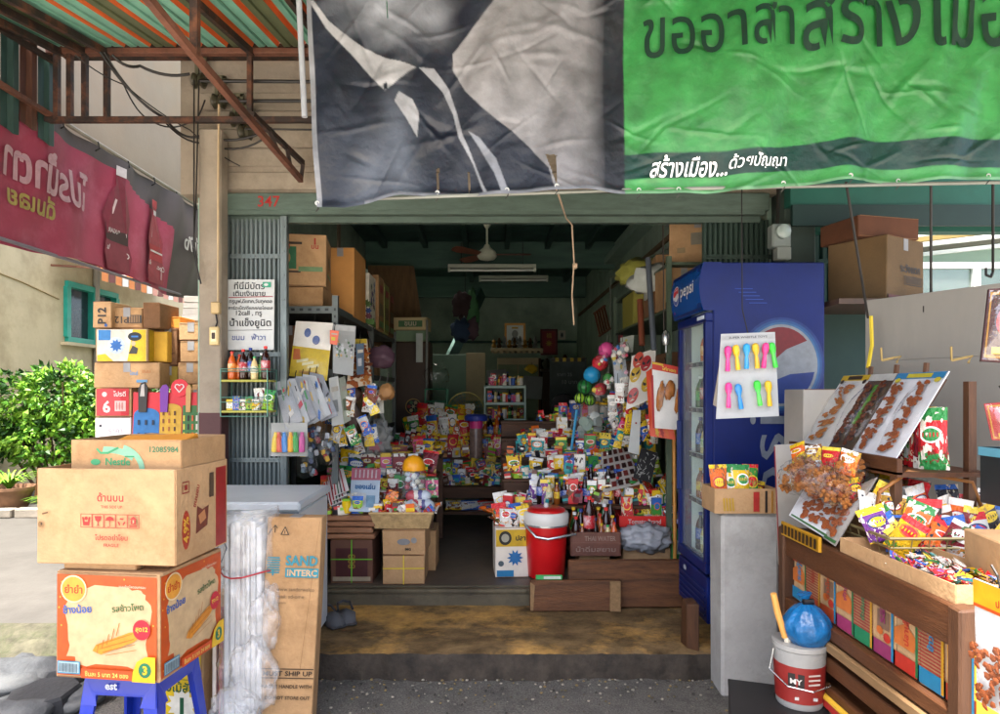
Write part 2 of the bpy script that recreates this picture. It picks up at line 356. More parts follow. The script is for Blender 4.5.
# front: pillars, upper wall, header, door number
pl = MB(); pl.box((-1.785, 4.31, 1.68), (.14, .12, 3.1), None, .008); pl = setting('pillar_left', pl, PLAS)
MB().box((-1.785, 4.31, .78), (.146, .126, 1.28), None, .006).build('dado', M('maroon paint', '#4b2a2a', .6, var=.2, scale=4, bump=.15, stain='#2d1a1a'), pl)
pr = MB(); pr.box((2.0, 4.45, 1.95), (.2, .3, 3.6), None, .008); setting('pillar_right', pr, M('dark pillar', '#3d4a43', .8, var=.25, scale=3, bump=.2, stain='#252d29'))
b = MB(); b.box((.3, 4.52, 3.6), (4.7, .2, 1.48)); uw = setting('wall_upper', b, PLAS)
for k, z in enumerate((2.945, 3.10, 3.225, 3.345, 3.47)):
    MB().box((.35, 4.413-.004*(k % 2), z), (4.56, .016, .115), None, .004).build('board', PLAS, uw)
b = MB(); b.box((-3.02, 6.2, 4.7), (.12, 4.2, 3.6)); b.box((-2.45, 8.2, 4.7), (1.2, .12, 3.6)); setting('wall_side_upper', b, M('side plaster', '#998974', .85, var=.1, scale=1.5, bump=.15, stain='#a08467', stain_amt=.5, stain_scale=1))
hd = MB(); hd.box((0, 4.43, 2.795), (3.66, .14, .115), None, .006); hd.box((0, 4.39, 2.725), (3.6, .05, .025)); hd.box((0, 4.47, 2.70), (3.6, .05, .04))
hd = tag(hd.build('door_header', M('header green', '#4c5c52', .6, var=.2, scale=5, bump=.2, stain='#3f4c42', stain_amt=.7, stain_scale=6, stretch=(1, 5, 5))), 'weathered green steel header over the shop opening', 'door header')
Print(lambda u, v, e: (u, 4.36-e, v)).text('347', PX(269, 4.36), PZ(201.5, 4.36), .145, c='#b3241c', bold=.012).done(hd, 'house_number')
gate_m = M('gate zinc', '#6d7777', .45, var=.25, scale=6, bump=.15, metal=.5, stain='#515a58', stain_amt=.6, stain_scale=5, stretch=(4, 4, .6))
gd = M('gate dark', '#33443c', .55, var=.3, scale=6, metal=.3, stain='#1f2a25', stain_amt=.6, stretch=(4, 4, .6))
def gate(label, x0, x1, y, z1, mat, n, frame=None):
    g = thing('folding_gate', label, 'gate', ((x0+x1)/2, y, .25))
    me = None; w = (x1-x0)/n
    for k in range(n):
        if me is None:
            b = MB(); h = z1-.25
            b.add([(-w*.5, .012, 0), (-w*.2, -.006, 0), (w*.2, -.006, 0), (w*.5, .012, 0), (-w*.5, .012, h), (-w*.2, -.006, h), (w*.2, -.006, h), (w*.5, .012, h)], [(0, 1, 5, 4), (1, 2, 6, 5), (2, 3, 7, 6), (0, 4, 7, 3)])
            me = b.mesh('slat', mat)
        link('slat', me, g, ((k+.5)*w-(x1-x0)/2, 0, 0))
    for z in (.25, .85, 1.55, 2.2):
        b = MB(); b.box((0, -.021, z), (x1-x0, .006, .03)); 
        for k in range(n): b.lathe([(.006, 0), (.006, .006)], 6, T=Matrix.Translation(((k+.5)*w-(x1-x0)/2, -.024, z)) @ Matrix.Rotation(R(90), 4, 'X'))
        b.build('riveted_strap', mat, g)
    return g
g = gate('grey folded accordion gate beside the pillar with house number above', -1.725, -1.39, 4.44, 2.70, gate_m, 11)
q = MB(); q.box((-1.752, 4.40, 1.5), (.05, .09, 2.53), None, .004); q.box((-1.365, 4.43, 1.5), (.045, .05, 2.53), None, .004)
for z in [.4+.16*k for k in range(15)]: q.box((-1.365, 4.403, z), (.016, .006, .010))
jo = q.build('gate_frame', gate_m); jo.parent = g; jo.location = -Vector(g.location)
gate('dark green folded accordion gate above and behind the blue drinks cooler', 1.42, 1.87, 4.46, 2.70, gd, 13)
# ---------------------------------------------------------------- striped awning roof on its steel frame
aw = thing('awning', 'striped corrugated awning roof on rusty steel frame over the shopfront', 'awning', (0, 4.22, 3.70))
SL = .19; MINT = M('roof mint', '#79b39b', .5, var=.15, scale=3, stretch=(6, .5, 6), stain='#4c7a68', stain_amt=.5); OLIV = M('roof olive', '#5d6647', .55, var=.2, scale=3, stretch=(6, .5, 6), stain='#3a422c', stain_amt=.5)
ORAN = M('roof orange', '#d9743c', .5, var=.15, scale=3, stretch=(6, .5, 6), stain='#a04d24', stain_amt=.4)
DKG = M('roof green', '#2f5a3e', .5, var=.2, scale=3, stretch=(6, .5, 6))
SP = .162; L = 2.9
def roof_sheet(main, alt):
    b = MB(); pr = [(0, .0, ORAN), (.012, .028, ORAN), (.03, .028, ORAN), (.042, 0, main), (.078, .003, main), (.084, .014, alt), (.094, .014, alt), (.1, .003, main), (SP, 0, main)]
    for k in range(len(pr)-1):
        (a, h, m), (a2, h2, _) = pr[k], pr[k+1]
        b.add([(a, 0, h), (a2, 0, h2), (a2, -L, h2-SL*L), (a, -L, h-SL*L)], [(0, 1, 2, 3)], m)
    return b.mesh('roof_sheet')
sheets = [roof_sheet(MINT, DKG), roof_sheet(MINT, MINT), roof_sheet(OLIV, OLIV), roof_sheet(OLIV, DKG)]
k = 0; x = -2.80
while x < 3.4:
    link('roof_sheet', sheets[[0, 2, 1, 0, 2, 1, 0, 3][k % 8]], aw, (x, 0, .03)); x += SP; k += 1
zb = PZ(120, 4.22)-3.70
MB().bar((-2.8, 0, 0), (3.4, 0, 0), .05, .035, None, .004).build('wall_beam', IRONR, aw)
MB().bar((-2.82, 0, zb), (3.4, 0, zb), .04, .035, None, .004).build('lower_beam', IRON, aw)
for px in (57, 70, 85, 107, 250): MB().bar((PX(px, 4.22), 0, zb), (PX(px, 4.22), 0, 0), .035, .03).build('upright', IRON, aw)
for px in (62, 85, 107, 252, 330, 430, 560, 690, 820): MB().bar((PX(px, 4.22), 0, -.005), (PX(px, 4.22), -2.9, -.005-SL*2.9), .03, .04).build('rafter', IRON, aw)
MB().box((.3, .10, .05), (6.2, .2, .012)).build('sun_gap_strip', IRON, aw)  # hidden strip added to stop sun falling through the gap behind the roof
for y in (-2.4,): MB().bar((-2.8, y, -.05+SL*y), (3.4, y, -.05+SL*y), .04, .03).build('purlin', IRONR, aw)
fs = thing('side_valance', 'dark corrugated hanging sheet at the left end of the awning', 'valance', (-2.81, 4.3, 3.12))
tones = [M('valance green', '#26403a', .6, var=.3, scale=5, stretch=(4, 4, .5)), M('valance brown', '#4c2e20', .6, var=.3, scale=5, stretch=(4, 4, .5))]
for k in range(9):
    b = MB(); y0 = -.16*k; z0 = .0+.05*math.sin(k*2.3); b.add([(0, y0, z0+.02), (.018, y0-.03, z0), (.018, y0-.075, z0-.01), (0, y0-.10, z0+.01), (0, y0-.155, z0+.015), (0, y0, .58), (.018, y0-.03, .58), (.018, y0-.075, .58), (0, y0-.10, .57), (0, y0-.155, .56)], [(0, 1, 6, 5), (1, 2, 7, 6), (2, 3, 8, 7), (3, 4, 9, 8)]); b.build('hanging_sheet', tones[1 if k in (1, 4, 6) else 0], fs)
MB().bar((.03, 0, .18), (.03, -1.5, .17), .03, .03).build('rail', IRONR, fs)
MB().bar((.03, 0, .54), (.03, -1.5, .40), .03, .03).build('top_rail', IRON, fs)
# outrigger truss that reaches from the wall out to the street
ot = thing('steel_outrigger', 'slanting rusty steel ladder truss bolted to the wall under the awning', 'bracket', (PX(301, 4.30), 4.30, PZ(180, 4.30)))
o0 = ot.location; e1 = P(195, 56, 2.95)-o0; e2 = P(128, -26, 2.5)-o0
b = MB(); b.bar((0, 0, 0), e1, .03, .035); b.bar(e1, e2, .03, .035); b.build('chord', IRONR, ot)
a2 = P(303, 163, 4.30)-o0; c2 = P(252, 114, 3.75)-o0
MB().bar(a2, c2, .025, .03).build('upper_chord', IRON, ot)
for t in (.0, .35, .7): MB().bar(Vector((0, 0, 0)).lerp(e1, t*.38), a2.lerp(c2, t), .02, .02).build('rung', IRON, ot)
MB().bar(e1, e1+Vector((0, .0, .46)), .035, .035).build('upright', IRON, ot)
# insulators and cables on the upper wall
wires = M('black cable', '#17140f', .5, var=.2); PORC = M('brown insulator', '#3d3a2c', .3, var=.3, scale=9)
for k, (px, py) in enumerate(((193, 74), (213, 95), (231, 113), (240, 126))):
    i = thing('insulator', ['brown reel insulator highest on the wall under the awning', 'second reel insulator down the stepped row of four', 'third reel insulator down the stepped row of four', 'lowest reel insulator of the stepped row of four'][k], 'insulator', P(px, py, 4.3)+Vector((0, .02, 0)), 0, 'reel insulators on the upper wall')
    T = Matrix.Rotation(R(90), 4, 'Y')
    b = MB(); b.box((0, .04, .06), (.022, .02, .17)); b.box((.05, .04, .06), (.022, .02, .17)); b.box((.025, .04, .14), (.07, .02, .022)); b.box((.025, .08, .1), (.03, .09, .03)); b.build('clevis', M('clevis', '#5d5a44', .6, var=.3), i)
    MB().lathe([(.03, -.045), (.05, -.03), (.045, -.015), (.026, 0), (.045, .015), (.05, .03), (.03, .045)], 12, T=Matrix.Translation((.025, .01, -.03)) @ T).build('reel', PORC, i, smooth=True)
def cable(label, pts, r=.006, name='cable', mat=None, sag=0):
    ps = [Vector(p) for p in pts]; o = []
    for a, c in zip(ps[:-1], ps[1:]):
        for k in range(8):
            t = k/8; q = a.lerp(c, t); q.z -= sag*4*t*(1-t); o.append(q)
    o.append(ps[-1]); base = o[0].copy()
    ob = MB().tube([p-base for p in o], r, 6).build(name, mat or wires, smooth=True); ob.location = base
    return tag(ob, label, 'cable')
cable('upper twisted cable running right from the highest reel insulator', [P(200, 81, 4.28), P(340, 82, 4.28)], .011)
cable('lower twisted cable running right from the second reel insulator', [P(220, 101, 4.28), P(340, 101, 4.28)], .011)
cable('thin cable running right from the lowest reel insulator', [P(245, 129, 4.28), P(340, 130, 4.28)], .006)
cable('thick cable looping from the awning corner to the highest insulator', [P(112, 55, 4.1), P(140, 66, 4.2), P(190, 74, 4.28)], .009, sag=.03)
cable('bundle of cables sagging across the pillar head', [P(100, 52, 4.05), P(165, 118, 4.3), P(200, 136, 4.3), P(272, 128, 4.3)], .008, sag=.05)
cable('second cable sagging low across the pillar head', [P(104, 52, 4.05), P(160, 116, 4.31), P(205, 143, 4.31), P(262, 140, 4.31)], .006, sag=.05)
cable('thin wire ending in bare tails beside the round stain', [P(75, 55, 4.05), P(125, 85, 4.25), P(190, 130, 4.3), P(240, 166, 4.32)], .004, sag=.02)
cable('short wire drooping from a nail under the awning', [P(124, 85, 4.3), P(150, 120, 4.3), P(190, 122, 4.3), P(205, 100, 4.3)], .005, sag=.04)
cable('left drop wire hanging straight down the pillar', [P(194, 80, 4.2), P(194, 240, 4.2), P(199, 280, 4.22)], .005)
cable('right drop wire looping beside the pillar', [P(199, 80, 4.21), P(196, 200, 4.21), P(193, 250, 4.21), P(201, 284, 4.22)], .005)
# power cord, switch and junction box on the pillar
jb = thing('junction_box', 'small cream junction box with dangling wires on the pillar', 'junction box', P(216, 308, 4.235))
MB().box((0, 0, 0), (.055, .04, .075), None, .006).build('case', M('cream plastic', '#b39a6c', .5), jb)
MB().tube([(0, 0, -.04), (.008, 0, -.09), (-.008, 0, -.14), (.004, 0, -.17)], .006, 6).build('wire_tail', wires, jb, smooth=True)
MB().tube([(.012, 0, .04), (.014, 0, .9), (.01, .02, 1.3)], .007, 6).build('conduit', M('conduit beige', '#b7a07d', .6), jb, smooth=True)
sw = thing('light_switch', 'beige light switch with dark rocker on the pillar', 'switch', P(214.5, 336, 4.235))
MB().box((0, 0, 0), (.06, .03, .115), None, .006).build('plate', M('switch plate', '#c9b27e', .45), sw); MB().box((0, -.017, 0), (.022, .012, .04), None, .003).build('rocker', K('#3a2c20'), sw)
MB().box((0, -.016, .0), (.032, .004, .07)).build('inset', K('#e2d3a8'), sw)
# ================================================================ the big campaign banner
BD = 2.9
_bx = [295, 318, 345, 400, 437, 470, 555, 625, 760, 845, 900, 1000, 1120]; _by = [207, 208, 209, 197, 195, 196, 192, 194, 191, 182, 183, 181, 183]
def ban_y(px, pz):
    w = .022*np.sin(px*.031+.6*np.sin(pz*.02))+.014*np.sin(px*.071+1.2)+.010*np.sin(px*.02+pz*.03)+.006*np.sin(px*.13+pz*.05)
    w = w+.030*np.exp(-((px-840)/34.)**2)*(-1)+.02*np.exp(-((px-900)/25.)**2)
    return BD+w
def ban_pt(px, py, e=0.):
    y = float(ban_y(np.float64(px), np.float64(py)))
    return (PX(px, BD), y-e, PZ(py, BD))
def inpoly(x, y, poly):
    ins = np.zeros(x.shape, bool); n = len(poly); j = n-1
    for i in range(n):
        xi, yi = poly[i]; xj, yj = poly[j]
        if yi != yj: ins ^= ((yi > y) != (yj > y)) & (x < (xj-xi)*(y-yi)/(yj-yi)+xi)
        j = i
    return ins
def banner():
    nu, nv = 700, 215
    u = np.linspace(0, 1, nu+1); v = np.linspace(0, 1, nv+1); U, V = np.meshgrid(u, v)
    left = 303+ (318-303)*V; px = left+(1110-left)*U
    bot = np.interp(px, _bx, _by); py = -75+(bot+75)*V
    Y = ban_y(px, py)
    # creases: sharp small folds and dents in the vinyl
    rng = np.random.RandomState(3)
    for _ in range(100):
        cx, cy = rng.uniform(320, 1000), rng.uniform(-20, 190); a = rng.uniform(-1.2, 1.2); ln = rng.uniform(10, 38); wd = rng.uniform(1.6, 4)
        s_ = (px-cx)*math.cos(a)+(py-cy)*math.sin(a); t_ = -(px-cx)*math.sin(a)+(py-cy)*math.cos(a)
        Y = Y+rng.choice([-1, 1])*rng.uniform(.003, .009)*np.exp(-(s_/ln)**2-(t_/wd)**2)
    Y = Y-.012*np.exp(-((V-1)/.02)**2)
    X = (px-VX)*BD/FPX; Z = EYE+(VY-py)*BD/FPX
    co = np.stack([X, Y, Z], -1).reshape(-1, 3)
    idx = np.arange((nu+1)*(nv+1)).reshape(nv+1, nu+1)
    q = np.stack([idx[:-1, :-1], idx[1:, :-1], idx[1:, 1:], idx[:-1, 1:]], -1).reshape(-1, 4)
    # tears along the folds: real holes in the sheet
    fx = ((px[:-1, :-1]+px[1:, 1:])/2).ravel(); fy = ((py[:-1, :-1]+py[1:, 1:])/2).ravel()
    hole = inpoly(fx, fy, [(545, 155), (556, 157), (556, 188), (551, 172)]) | inpoly(fx, fy, [(467, 170), (469.5, 170), (470, 196), (468, 196)]) | inpoly(fx, fy, [(386, 2), (388, 2), (387.5, 30)]) | inpoly(fx, fy, [(436, 165), (438.5, 165), (438, 194), (436.5, 194)])
    q = q[~hole]
    me = bpy.data.meshes.new('sheet'); me.from_pydata(co.tolist(), [], q.tolist())
    tot = np.zeros((nv+1, nu+1, 3))
    for ox, oy in ((-.42, -.14), (.14, -.42), (.42, .14), (-.14, .42), (0, 0)):
        x = px+ox; y = py+oy; col_ = np.zeros_like(tot)
        def put(mask, c): col_[mask] = C(c)
        def sc(p): return [(300+a/2.78, b/2.78) for a, b in p]
        put(x < 2000, '#a3a3a8')
        g = np.clip((x-470)/150, 0, 1)[..., None]; base = np.array(C('#b9b9bd'))*(1-g)+np.array(C('#8a8a90'))*g; col_[:] = base
        put(x > 604, '#232936'); f = np.clip((x-585)/22, 0, 1)[..., None]; mk = (x > 585) & (x <= 607); col_[mk] = (col_*(1-f)+np.array(C('#232936'))*f)[mk]
        suit = sc([(0, -300), (560, -300), (540, 0), (470, 90), (424, 145), (424, 190), (460, 250), (505, 300), (570, 350), (640, 410), (690, 470), (715, 560), (0, 620)])
        m = inpoly(x, y, suit); put(m, '#1c2639')
        lap = np.exp(-((x-(395+(y-100)*.1))/16.)**2)*np.clip((y-60)/90, 0, 1)*.55; lap2 = np.exp(-((x-370)/20.)**2)*np.clip((y-110)/60, 0, 1)*.45
        sh = np.clip(lap+lap2, 0, 1)[..., None]; col_[m] = (col_*(1-sh)+np.array(C('#8c97a8'))*sh)[m]
        # lower face and neck, light in the middle, falling to navy at its right edge
        fc = sc([(30, -300), (30, 15), (100, 90), (170, 140), (240, 165), (330, 182), (420, 178), (424, 140), (470, 90), (540, 0), (560, -300)])
        m = inpoly(x, y, fc); r = np.clip(np.hypot((x-395)/75., (y-5)/52.), 0, 1)**1.3
        r = np.clip(r+.18*np.sin(x*.11+y*.07)*np.sin(y*.12), 0, 1)[..., None]; colf = np.array(C('#b4bac4'))*(1-r)+np.array(C('#262f40'))*r; col_[m] = colf[m]
        put(inpoly(x, y, sc([(28, 10), (75, 85), (140, 150), (190, 205), (238, 258), (322, 184), (250, 168), (160, 122), (80, 62), (40, 8)])), '#d4d6da')
        put(inpoly(x, y, sc([(328, 182), (372, 186), (412, 240), (436, 310), (450, 365), (470, 410), (505, 500), (522, 540), (512, 540), (480, 450), (440, 375), (425, 310), (395, 250)])), '#c0c4cc')
        put(inpoly(x, y, sc([(468, 360), (500, 380), (545, 440), (585, 545), (570, 560), (540, 480), (500, 410)])), '#aeb4c0')
        put(inpoly(x, y, sc([(276, 258), (312, 275), (331, 315), (326, 382), (296, 330), (264, 284)])), '#c9ccd2')
        put(inpoly(x, y, sc([(232, 235), (243, 232), (245, 252), (236, 256)])), '#1c2639')
        # white hems at the left edge and along the bottom
        put((x-left) < 5, '#a9adb4')
        put((bot-y < 3.6) & (x > 365) & (x < 626), '#9da2ac')
        gr = x > 625.5; put(gr, '#3fae5a')
        t = np.clip((180-y)/200, 0, 1)[..., None]; gc = np.array(C('#57bb66'))*(1-t)+np.array(C('#3aa852'))*t; col_[gr] = gc[gr]
        bt = np.interp(x, [625, 760, 850, 1000, 1110], [153, 150, 138, 141, 143]); bb = np.interp(x, [625, 760, 850, 1000, 1110], [179, 174, 167, 169, 171])
        put(gr & (y > bt) & (y < bb), '#0f4a3e')
        put(gr & (bot-y < 3), '#8fd09a')
        tot += col_/5
    col_ = tot*.45
    ca = me.color_attributes.new('Col', 'FLOAT_COLOR', 'POINT')
    buf = np.ones((co.shape[0], 4)); buf[:, :3] = col_.reshape(-1, 3); ca.data.foreach_set('color', buf.ravel())
    me.polygons.foreach_set('use_smooth', [True]*len(me.polygons)); me.update()
    mt = bpy.data.materials.new('vinyl print'); mt.use_nodes = True; n = mt.node_tree.nodes; l = mt.node_tree.links
    at = n.new('ShaderNodeAttribute'); at.attribute_name = 'Col'; pb = n['Principled BSDF']; pb.inputs['Roughness'].default_value = .42
    tc = n.new('ShaderNodeTexCoord'); nz = n.new('ShaderNodeTexNoise'); nz.inputs['Scale'].default_value = 9; nz.inputs['Detail'].default_value = 6; l.new(tc.outputs['Object'], nz.inputs['Vector'])
    rp = n.new('ShaderNodeMapRange'); rp.inputs['From Min'].default_value = .3; rp.inputs['From Max'].default_value = .7; rp.inputs['To Min'].default_value = .6; rp.inputs['To Max'].default_value = 1.2; l.new(nz.outputs['Fac'], rp.inputs[0])
    mx = n.new('ShaderNodeVectorMath'); mx.operation = 'SCALE'; l.new(at.outputs['Color'], mx.inputs[0]); l.new(rp.outputs[0], mx.inputs['Scale']); l.new(mx.outputs[0], pb.inputs['Base Color'])
    bn = n.new('ShaderNodeTexNoise'); bn.inputs['Scale'].default_value = 16; bn.inputs['Detail'].default_value = 3; l.new(tc.outputs['Object'], bn.inputs['Vector']); bp = n.new('ShaderNodeBump'); bp.inputs['Strength'].default_value = .35; bp.inputs['Distance'].default_value = .02
    l.new(bn.outputs['Fac'], bp.inputs['Height']); l.new(bp.outputs[0], pb.inputs['Normal'])
    me.materials.append(mt); return me
bn = thing('hanging_banner', 'large worn vinyl banner with navy suited portrait and green lettered panel', 'banner', (0, 0, 0))
link('sheet', banner(), bn)
class BanPrint(Print):
    def text(s, t, u, v, w=None, h=None, c='#0a2a1e', a=0, bold=0., slant=0., fit=False):
        vs, fs, x0, x1, y0, y1 = text_geo(t, bold); kx = ky = (w/(x1-x0)) if w else (h/(y1-y0))
        if fit: ky = h/(y1-y0)
        bm = bmesh.new(); V = [bm.verts.new(((x-(x0+x1)/2)*kx, (y-(y0+y1)/2)*ky, 0)) for x, y in vs]
        for f in fs:
            try: bm.faces.new([V[i] for i in f])
            except ValueError: pass
        hw, hh = (x1-x0)*kx/2, (y1-y0)*ky/2
        for n_, hl in (((1, 0, 0), hw), ((0, 1, 0), hh)):
            q = -hl+4
            while q < hl: bmesh.ops.bisect_plane(bm, geom=bm.verts[:]+bm.edges[:]+bm.faces[:], plane_co=(n_[0]*q, n_[1]*q, 0), plane_no=n_); q += 5
        bm.verts.index_update(); e = .013
        s.mb.add([ban_pt(u+q.co.x+q.co.y*slant, v-q.co.y-q.co.x*math.tan(R(a)), e) for q in bm.verts], [tuple(x.index for x in f.verts) for f in bm.faces], K(c)); bm.free(); return s
p = BanPrint(lambda u, v, e: ban_pt(u, v, e))
p.text('ขออาสา', 718, 32, w=148, h=42, a=4, bold=.004, fit=True); p.text('สร้าง', 860, 12, w=118, h=72, a=5, bold=.006, fit=True); p.text('เมือง', 985, 8, w=112, h=80, a=3, bold=.006, fit=True)
p.done(bn, 'large_lettering')
p = BanPrint(lambda u, v, e: ban_pt(u, v, e)); p.text('สร้างเมือง...', 690, 166, w=78, h=22, c='#ffffff', bold=.015, slant=.2, a=2, fit=True); p.text('ด้วยปัญญา', 757, 163, w=56, h=17, c='#ffffff', bold=.01, slant=.2, a=2, fit=True)
p.done(bn, 'small_lettering')
b = MB()
for k, px in enumerate((318, 437, 507, 556, 639, 679, 781, 846, 902, 985)):
    y = np.interp(px, _bx, _by)-4; o = Vector(ban_pt(px, y, .004))
    bl = MB(); bl.lathe([(.010, 0), (.010, .004), (.006, .004), (.006, .001)], 10, T=Matrix.Translation(o) @ Matrix.Rotation(R(90), 4, 'X')); bl.build('eyelet', M('eyelet', '#b9b6a8', .35, metal=.8), bn)
    MB().tube([o, o+Vector((.005, -.004, -.02)), o+Vector((-.006, .004, -.035)), o+Vector((.006, .006, -.02))], .0022, 5).build('tie', K('#2b2b26'), bn)
MB().tube([(PX(303, BD)-.02, BD, 3.3), (PX(308, BD)-.012, BD-.01, PZ(118, BD))], .013, 10).build('side_hem', M('hem white', '#8f9398', .5), bn, smooth=True)
MB().tube([(-.85, BD+.03, 3.46), (3.0, BD+.03, 3.46)], .02, 8).build('pole', IRON, bn, smooth=True)
MB().tube([(PX(318, BD), BD+.012, PZ(200, BD)), (PX(625, BD), BD+.015, PZ(189, BD)), (2.65, BD+.02, PZ(179, BD))], .008, 6).build('bottom_rod', M('rod', '#7d8078', .5), bn, smooth=True)
# ================================================================ the soft drink banner seen from its back, at the left of the passage
CB = -2.84
cb = thing('drink_banner', 'faded red and grey soft drink banner seen mirrored from behind', 'banner', (0, 0, 0))
def cbx(px, py): # px,py of the photo -> on the plane x = CB, with folds
    d = -CB*FPX/(VX-px); return d, EYE+(VY-py)*d/FPX
d0, d1 = 3.3, 6.7; z0, z1 = 2.44, 3.33
def cw(y, z): return .02*math.sin(y*7+z*3)+.012*math.sin(y*15-z*6)+.03*math.sin((z-z0)/(z1-z0)*3.1)*math.sin(y*2.3)
pink = M('faded red cloth', '#93394f', .7, var=.12, scale=3, bump=.1, stain='#b5687e', stain_amt=.5, stain_scale=2); greyc = M('grey cloth', '#4e4647', .7, var=.12, scale=3, bump=.1)
def seam(z): return 5.02-.18*(z-z0)/(z1-z0)*5+.35
bands = MB(); ny, nz = 200, 48
for j in range(nz):
    for i in range(ny):
        q = []
        for a, c in ((i, j), (i+1, j), (i+1, j+1), (i, j+1)):
            y = d0+(d1-d0)*a/ny; z = z0+(z1-z0)*c/nz; q.append((CB+cw(y, z), y, z-.03*math.sin((y-d0)*3)*(1 if c == 0 else 0)))
        yc = d0+(d1-d0)*(i+.5)/ny; zc = z0+(z1-z0)*(j+.5)/nz
        edge = 5.92 if zc < 3.0 else 5.92-(zc-3.0)*3.6
        bands.add(q, [(0, 1, 2, 3)], pink if (yc < edge and zc < 3.24) else greyc)
bmx = bmesh.new(); me = bands.mesh('cloth'); bmx.from_mesh(me); bmesh.ops.remove_doubles(bmx, verts=bmx.verts, dist=1e-5); bmx.to_mesh(me); bmx.free()
me.polygons.foreach_set('use_smooth', [True]*len(me.polygons)); link('cloth', me, cb)
# prints: u runs along the depth; the lettering is mirrored as in the photo
class CP(Print):
    def __init__(s): super().__init__(lambda u, v, e: (CB+cw(u, v)+.008+e*4, u, v))
p = CP()
p.text('โปรน้ำตา', 4.30, 2.95, w=.86, h=.27, c='#cfa3ae', flip=True, bold=.03, fit=True)
p.text('ดื่มเลย', 4.13, 2.73, w=.42, h=.14, c='#b8a558', flip=True, bold=.03, fit=True)
p.done(cb, 'lettering')
p = CP()  # two bottles
def bott(p, y, z, s, body, cap, lab):
    pts = [(-.13, 0), (.13, 0), (.16, .12), (.12, .25), (.155, .40), (.10, .54), (.045, .63), (.045, .72), (-.045, .72), (-.045, .63), (-.10, .54), (-.155, .40), (-.12, .25), (-.16, .12)]
    p.poly([(y+a*s, z+c*s) for a, c in pts], body); p.rect(y, z+.28*s, .26*s, .14*s, lab); p.rect(y, z+.74*s, .10*s, .07*s, cap)
    p.line([(y-.07*s, z+.42*s), (y-.04*s, z+.52*s)], .02*s, '#e8cdd2'); p.line([(y+.08*s, z+.05*s), (y+.1*s, z+.16*s)], .02*s, '#d8a9b4')
bott(p, 5.08, 2.47, 1.02, '#8b3248', '#e9dfe2', '#43262e'); p.text('NO SUGAR', 5.08, 2.765, w=.23, c='#e9dfe2', flip=True, bold=.02); p.text('Coca-Cola', 5.08, 2.62, w=.27, c='#eadde0', flip=True, a=-8, bold=.015)
bott(p, 5.6, 2.46, .90, '#a3354a', '#c9394a', '#b8293d'); p.rect(5.6, 3.05, .06, .04, '#e9dfe2'); p.text('Coca-Cola', 5.6, 2.61, w=.27, c='#eadde0', flip=True, a=-8, bold=.015)
p.rect(5.6, 2.72, .22, .015, '#e9dfe2')
p.text('คู่ฟัง', 6.2, 2.9, w=.3, c='#d9d3d2', flip=True, bold=.02)
p.done(cb, 'picture')
MB().tube([(CB, d0, z1+.015), (CB, d1, z1+.03)], .016, 8).build('pole', M('grey pole', '#8a8378', .5), cb, smooth=True)
for k in range(8): MB().tube([(CB+.02, 3.6+.4*k, z1+.02), (CB+.03, 3.6+.4*k, z1-.03), (CB, 3.6+.4*k, z1-.045)], .005, 5).build('hook', wires, cb)
MB().tube([(CB, d0, z0), (CB, d1, z0+.005)], .012, 8).build('bottom_rod', M('grey rod', '#6b6670', .5), cb, smooth=True)
# ================================================================ across the passage: house wall, window, small awning
hx = -6.6
h = thing('neighbour_house', 'pale plastered house wall across the passage with green framed window', 'house', (hx, 12, .15))
hm = M('pale house plaster', '#b5a888', .85, var=.14, scale=1.2, bump=.3, bscale=18, stain='#857656', stain_amt=.6, stain_scale=1.1)
d_a, d_b = PX(0, 1), 0
wy0, wy1 = 10.35, 11.75; wz0, wz1 = 2.35, 3.25      # window opening
b = MB()
def slab(y0, y1, z0_, z1_): b.box((-.1, (y0+y1)/2-12, (z0_+z1_)/2-.15), (.2, y1-y0, z1_-z0_))
slab(2, wy0, .1, 7); slab(wy1, 26, .1, 7); slab(wy0, wy1, .1, wz0); slab(wy0, wy1, wz1, 7); b.build('wall', hm, h)
tl = M('teal frame', '#1f8a78', .5, var=.15, scale=5)
w = MB()
for (y0, y1, a0, a1) in ((wy0, wy1, wz0-.03, wz0+.06), (wy0, wy1, wz1-.06, wz1+.03), (wy0-.03, wy0+.07, wz0+.06, wz1-.06), (wy1-.07, wy1+.03, wz0+.06, wz1-.06), (11.02, 11.08, wz0+.06, wz1-.06)): w.box((.0, (y0+y1)/2-12, (a0+a1)/2-.15), (.12, y1-y0, a1-a0))
wn = w.build('window', tl, h); MB().box((-.05, (wy0+wy1)/2-12, (wz0+wz1)/2-.15), (.01, wy1-wy0-.1, wz1-wz0-.1)).build('pane', M('dark pane', '#28343a', .12, spec=.6), wn)
MB().box((.04, (wy0+wy1)/2-12, wz0-.2), (.14, wy1-wy0+.2, .05)).build('sill', hm, h)
MB().tube([(.05, -.9, 0), (.05, -.9, 6.5)], .05, 10).build('drain_pipe', M('pipe grey', '#8a8578', .6), h, smooth=True)
MB().tube([(.006, -4, 3.1), (.006, -2.6, 2.95), (.006, -1.8, 2.82)], .012, 4).build('crack', M('crack', '#8f7c58', .9), h)
sa = thing('window_awning', 'short orange and white striped awning over the green window', 'awning', (hx, 11.2, 3.35))
for k in range(16):
    y = -1.15+.19*k; c = '#d07a35' if k < 7 and k % 2 == 0 else ('#6d2f24' if k % 4 == 1 else ('#e9dcd0' if k % 2 else '#c98b76'))
    MB().add([(.02, y, .42), (.02, y+.17, .42), (.75, y+.17, .06), (.75, y, .06), (.75, y+.17, -.12+.02*(k % 2)), (.75, y, -.12), (.74, y, .05), (.74, y+.17, .05)], [(0, 1, 2, 3), (3, 2, 4, 5)]).build('stripe', K(c, .6), sa)
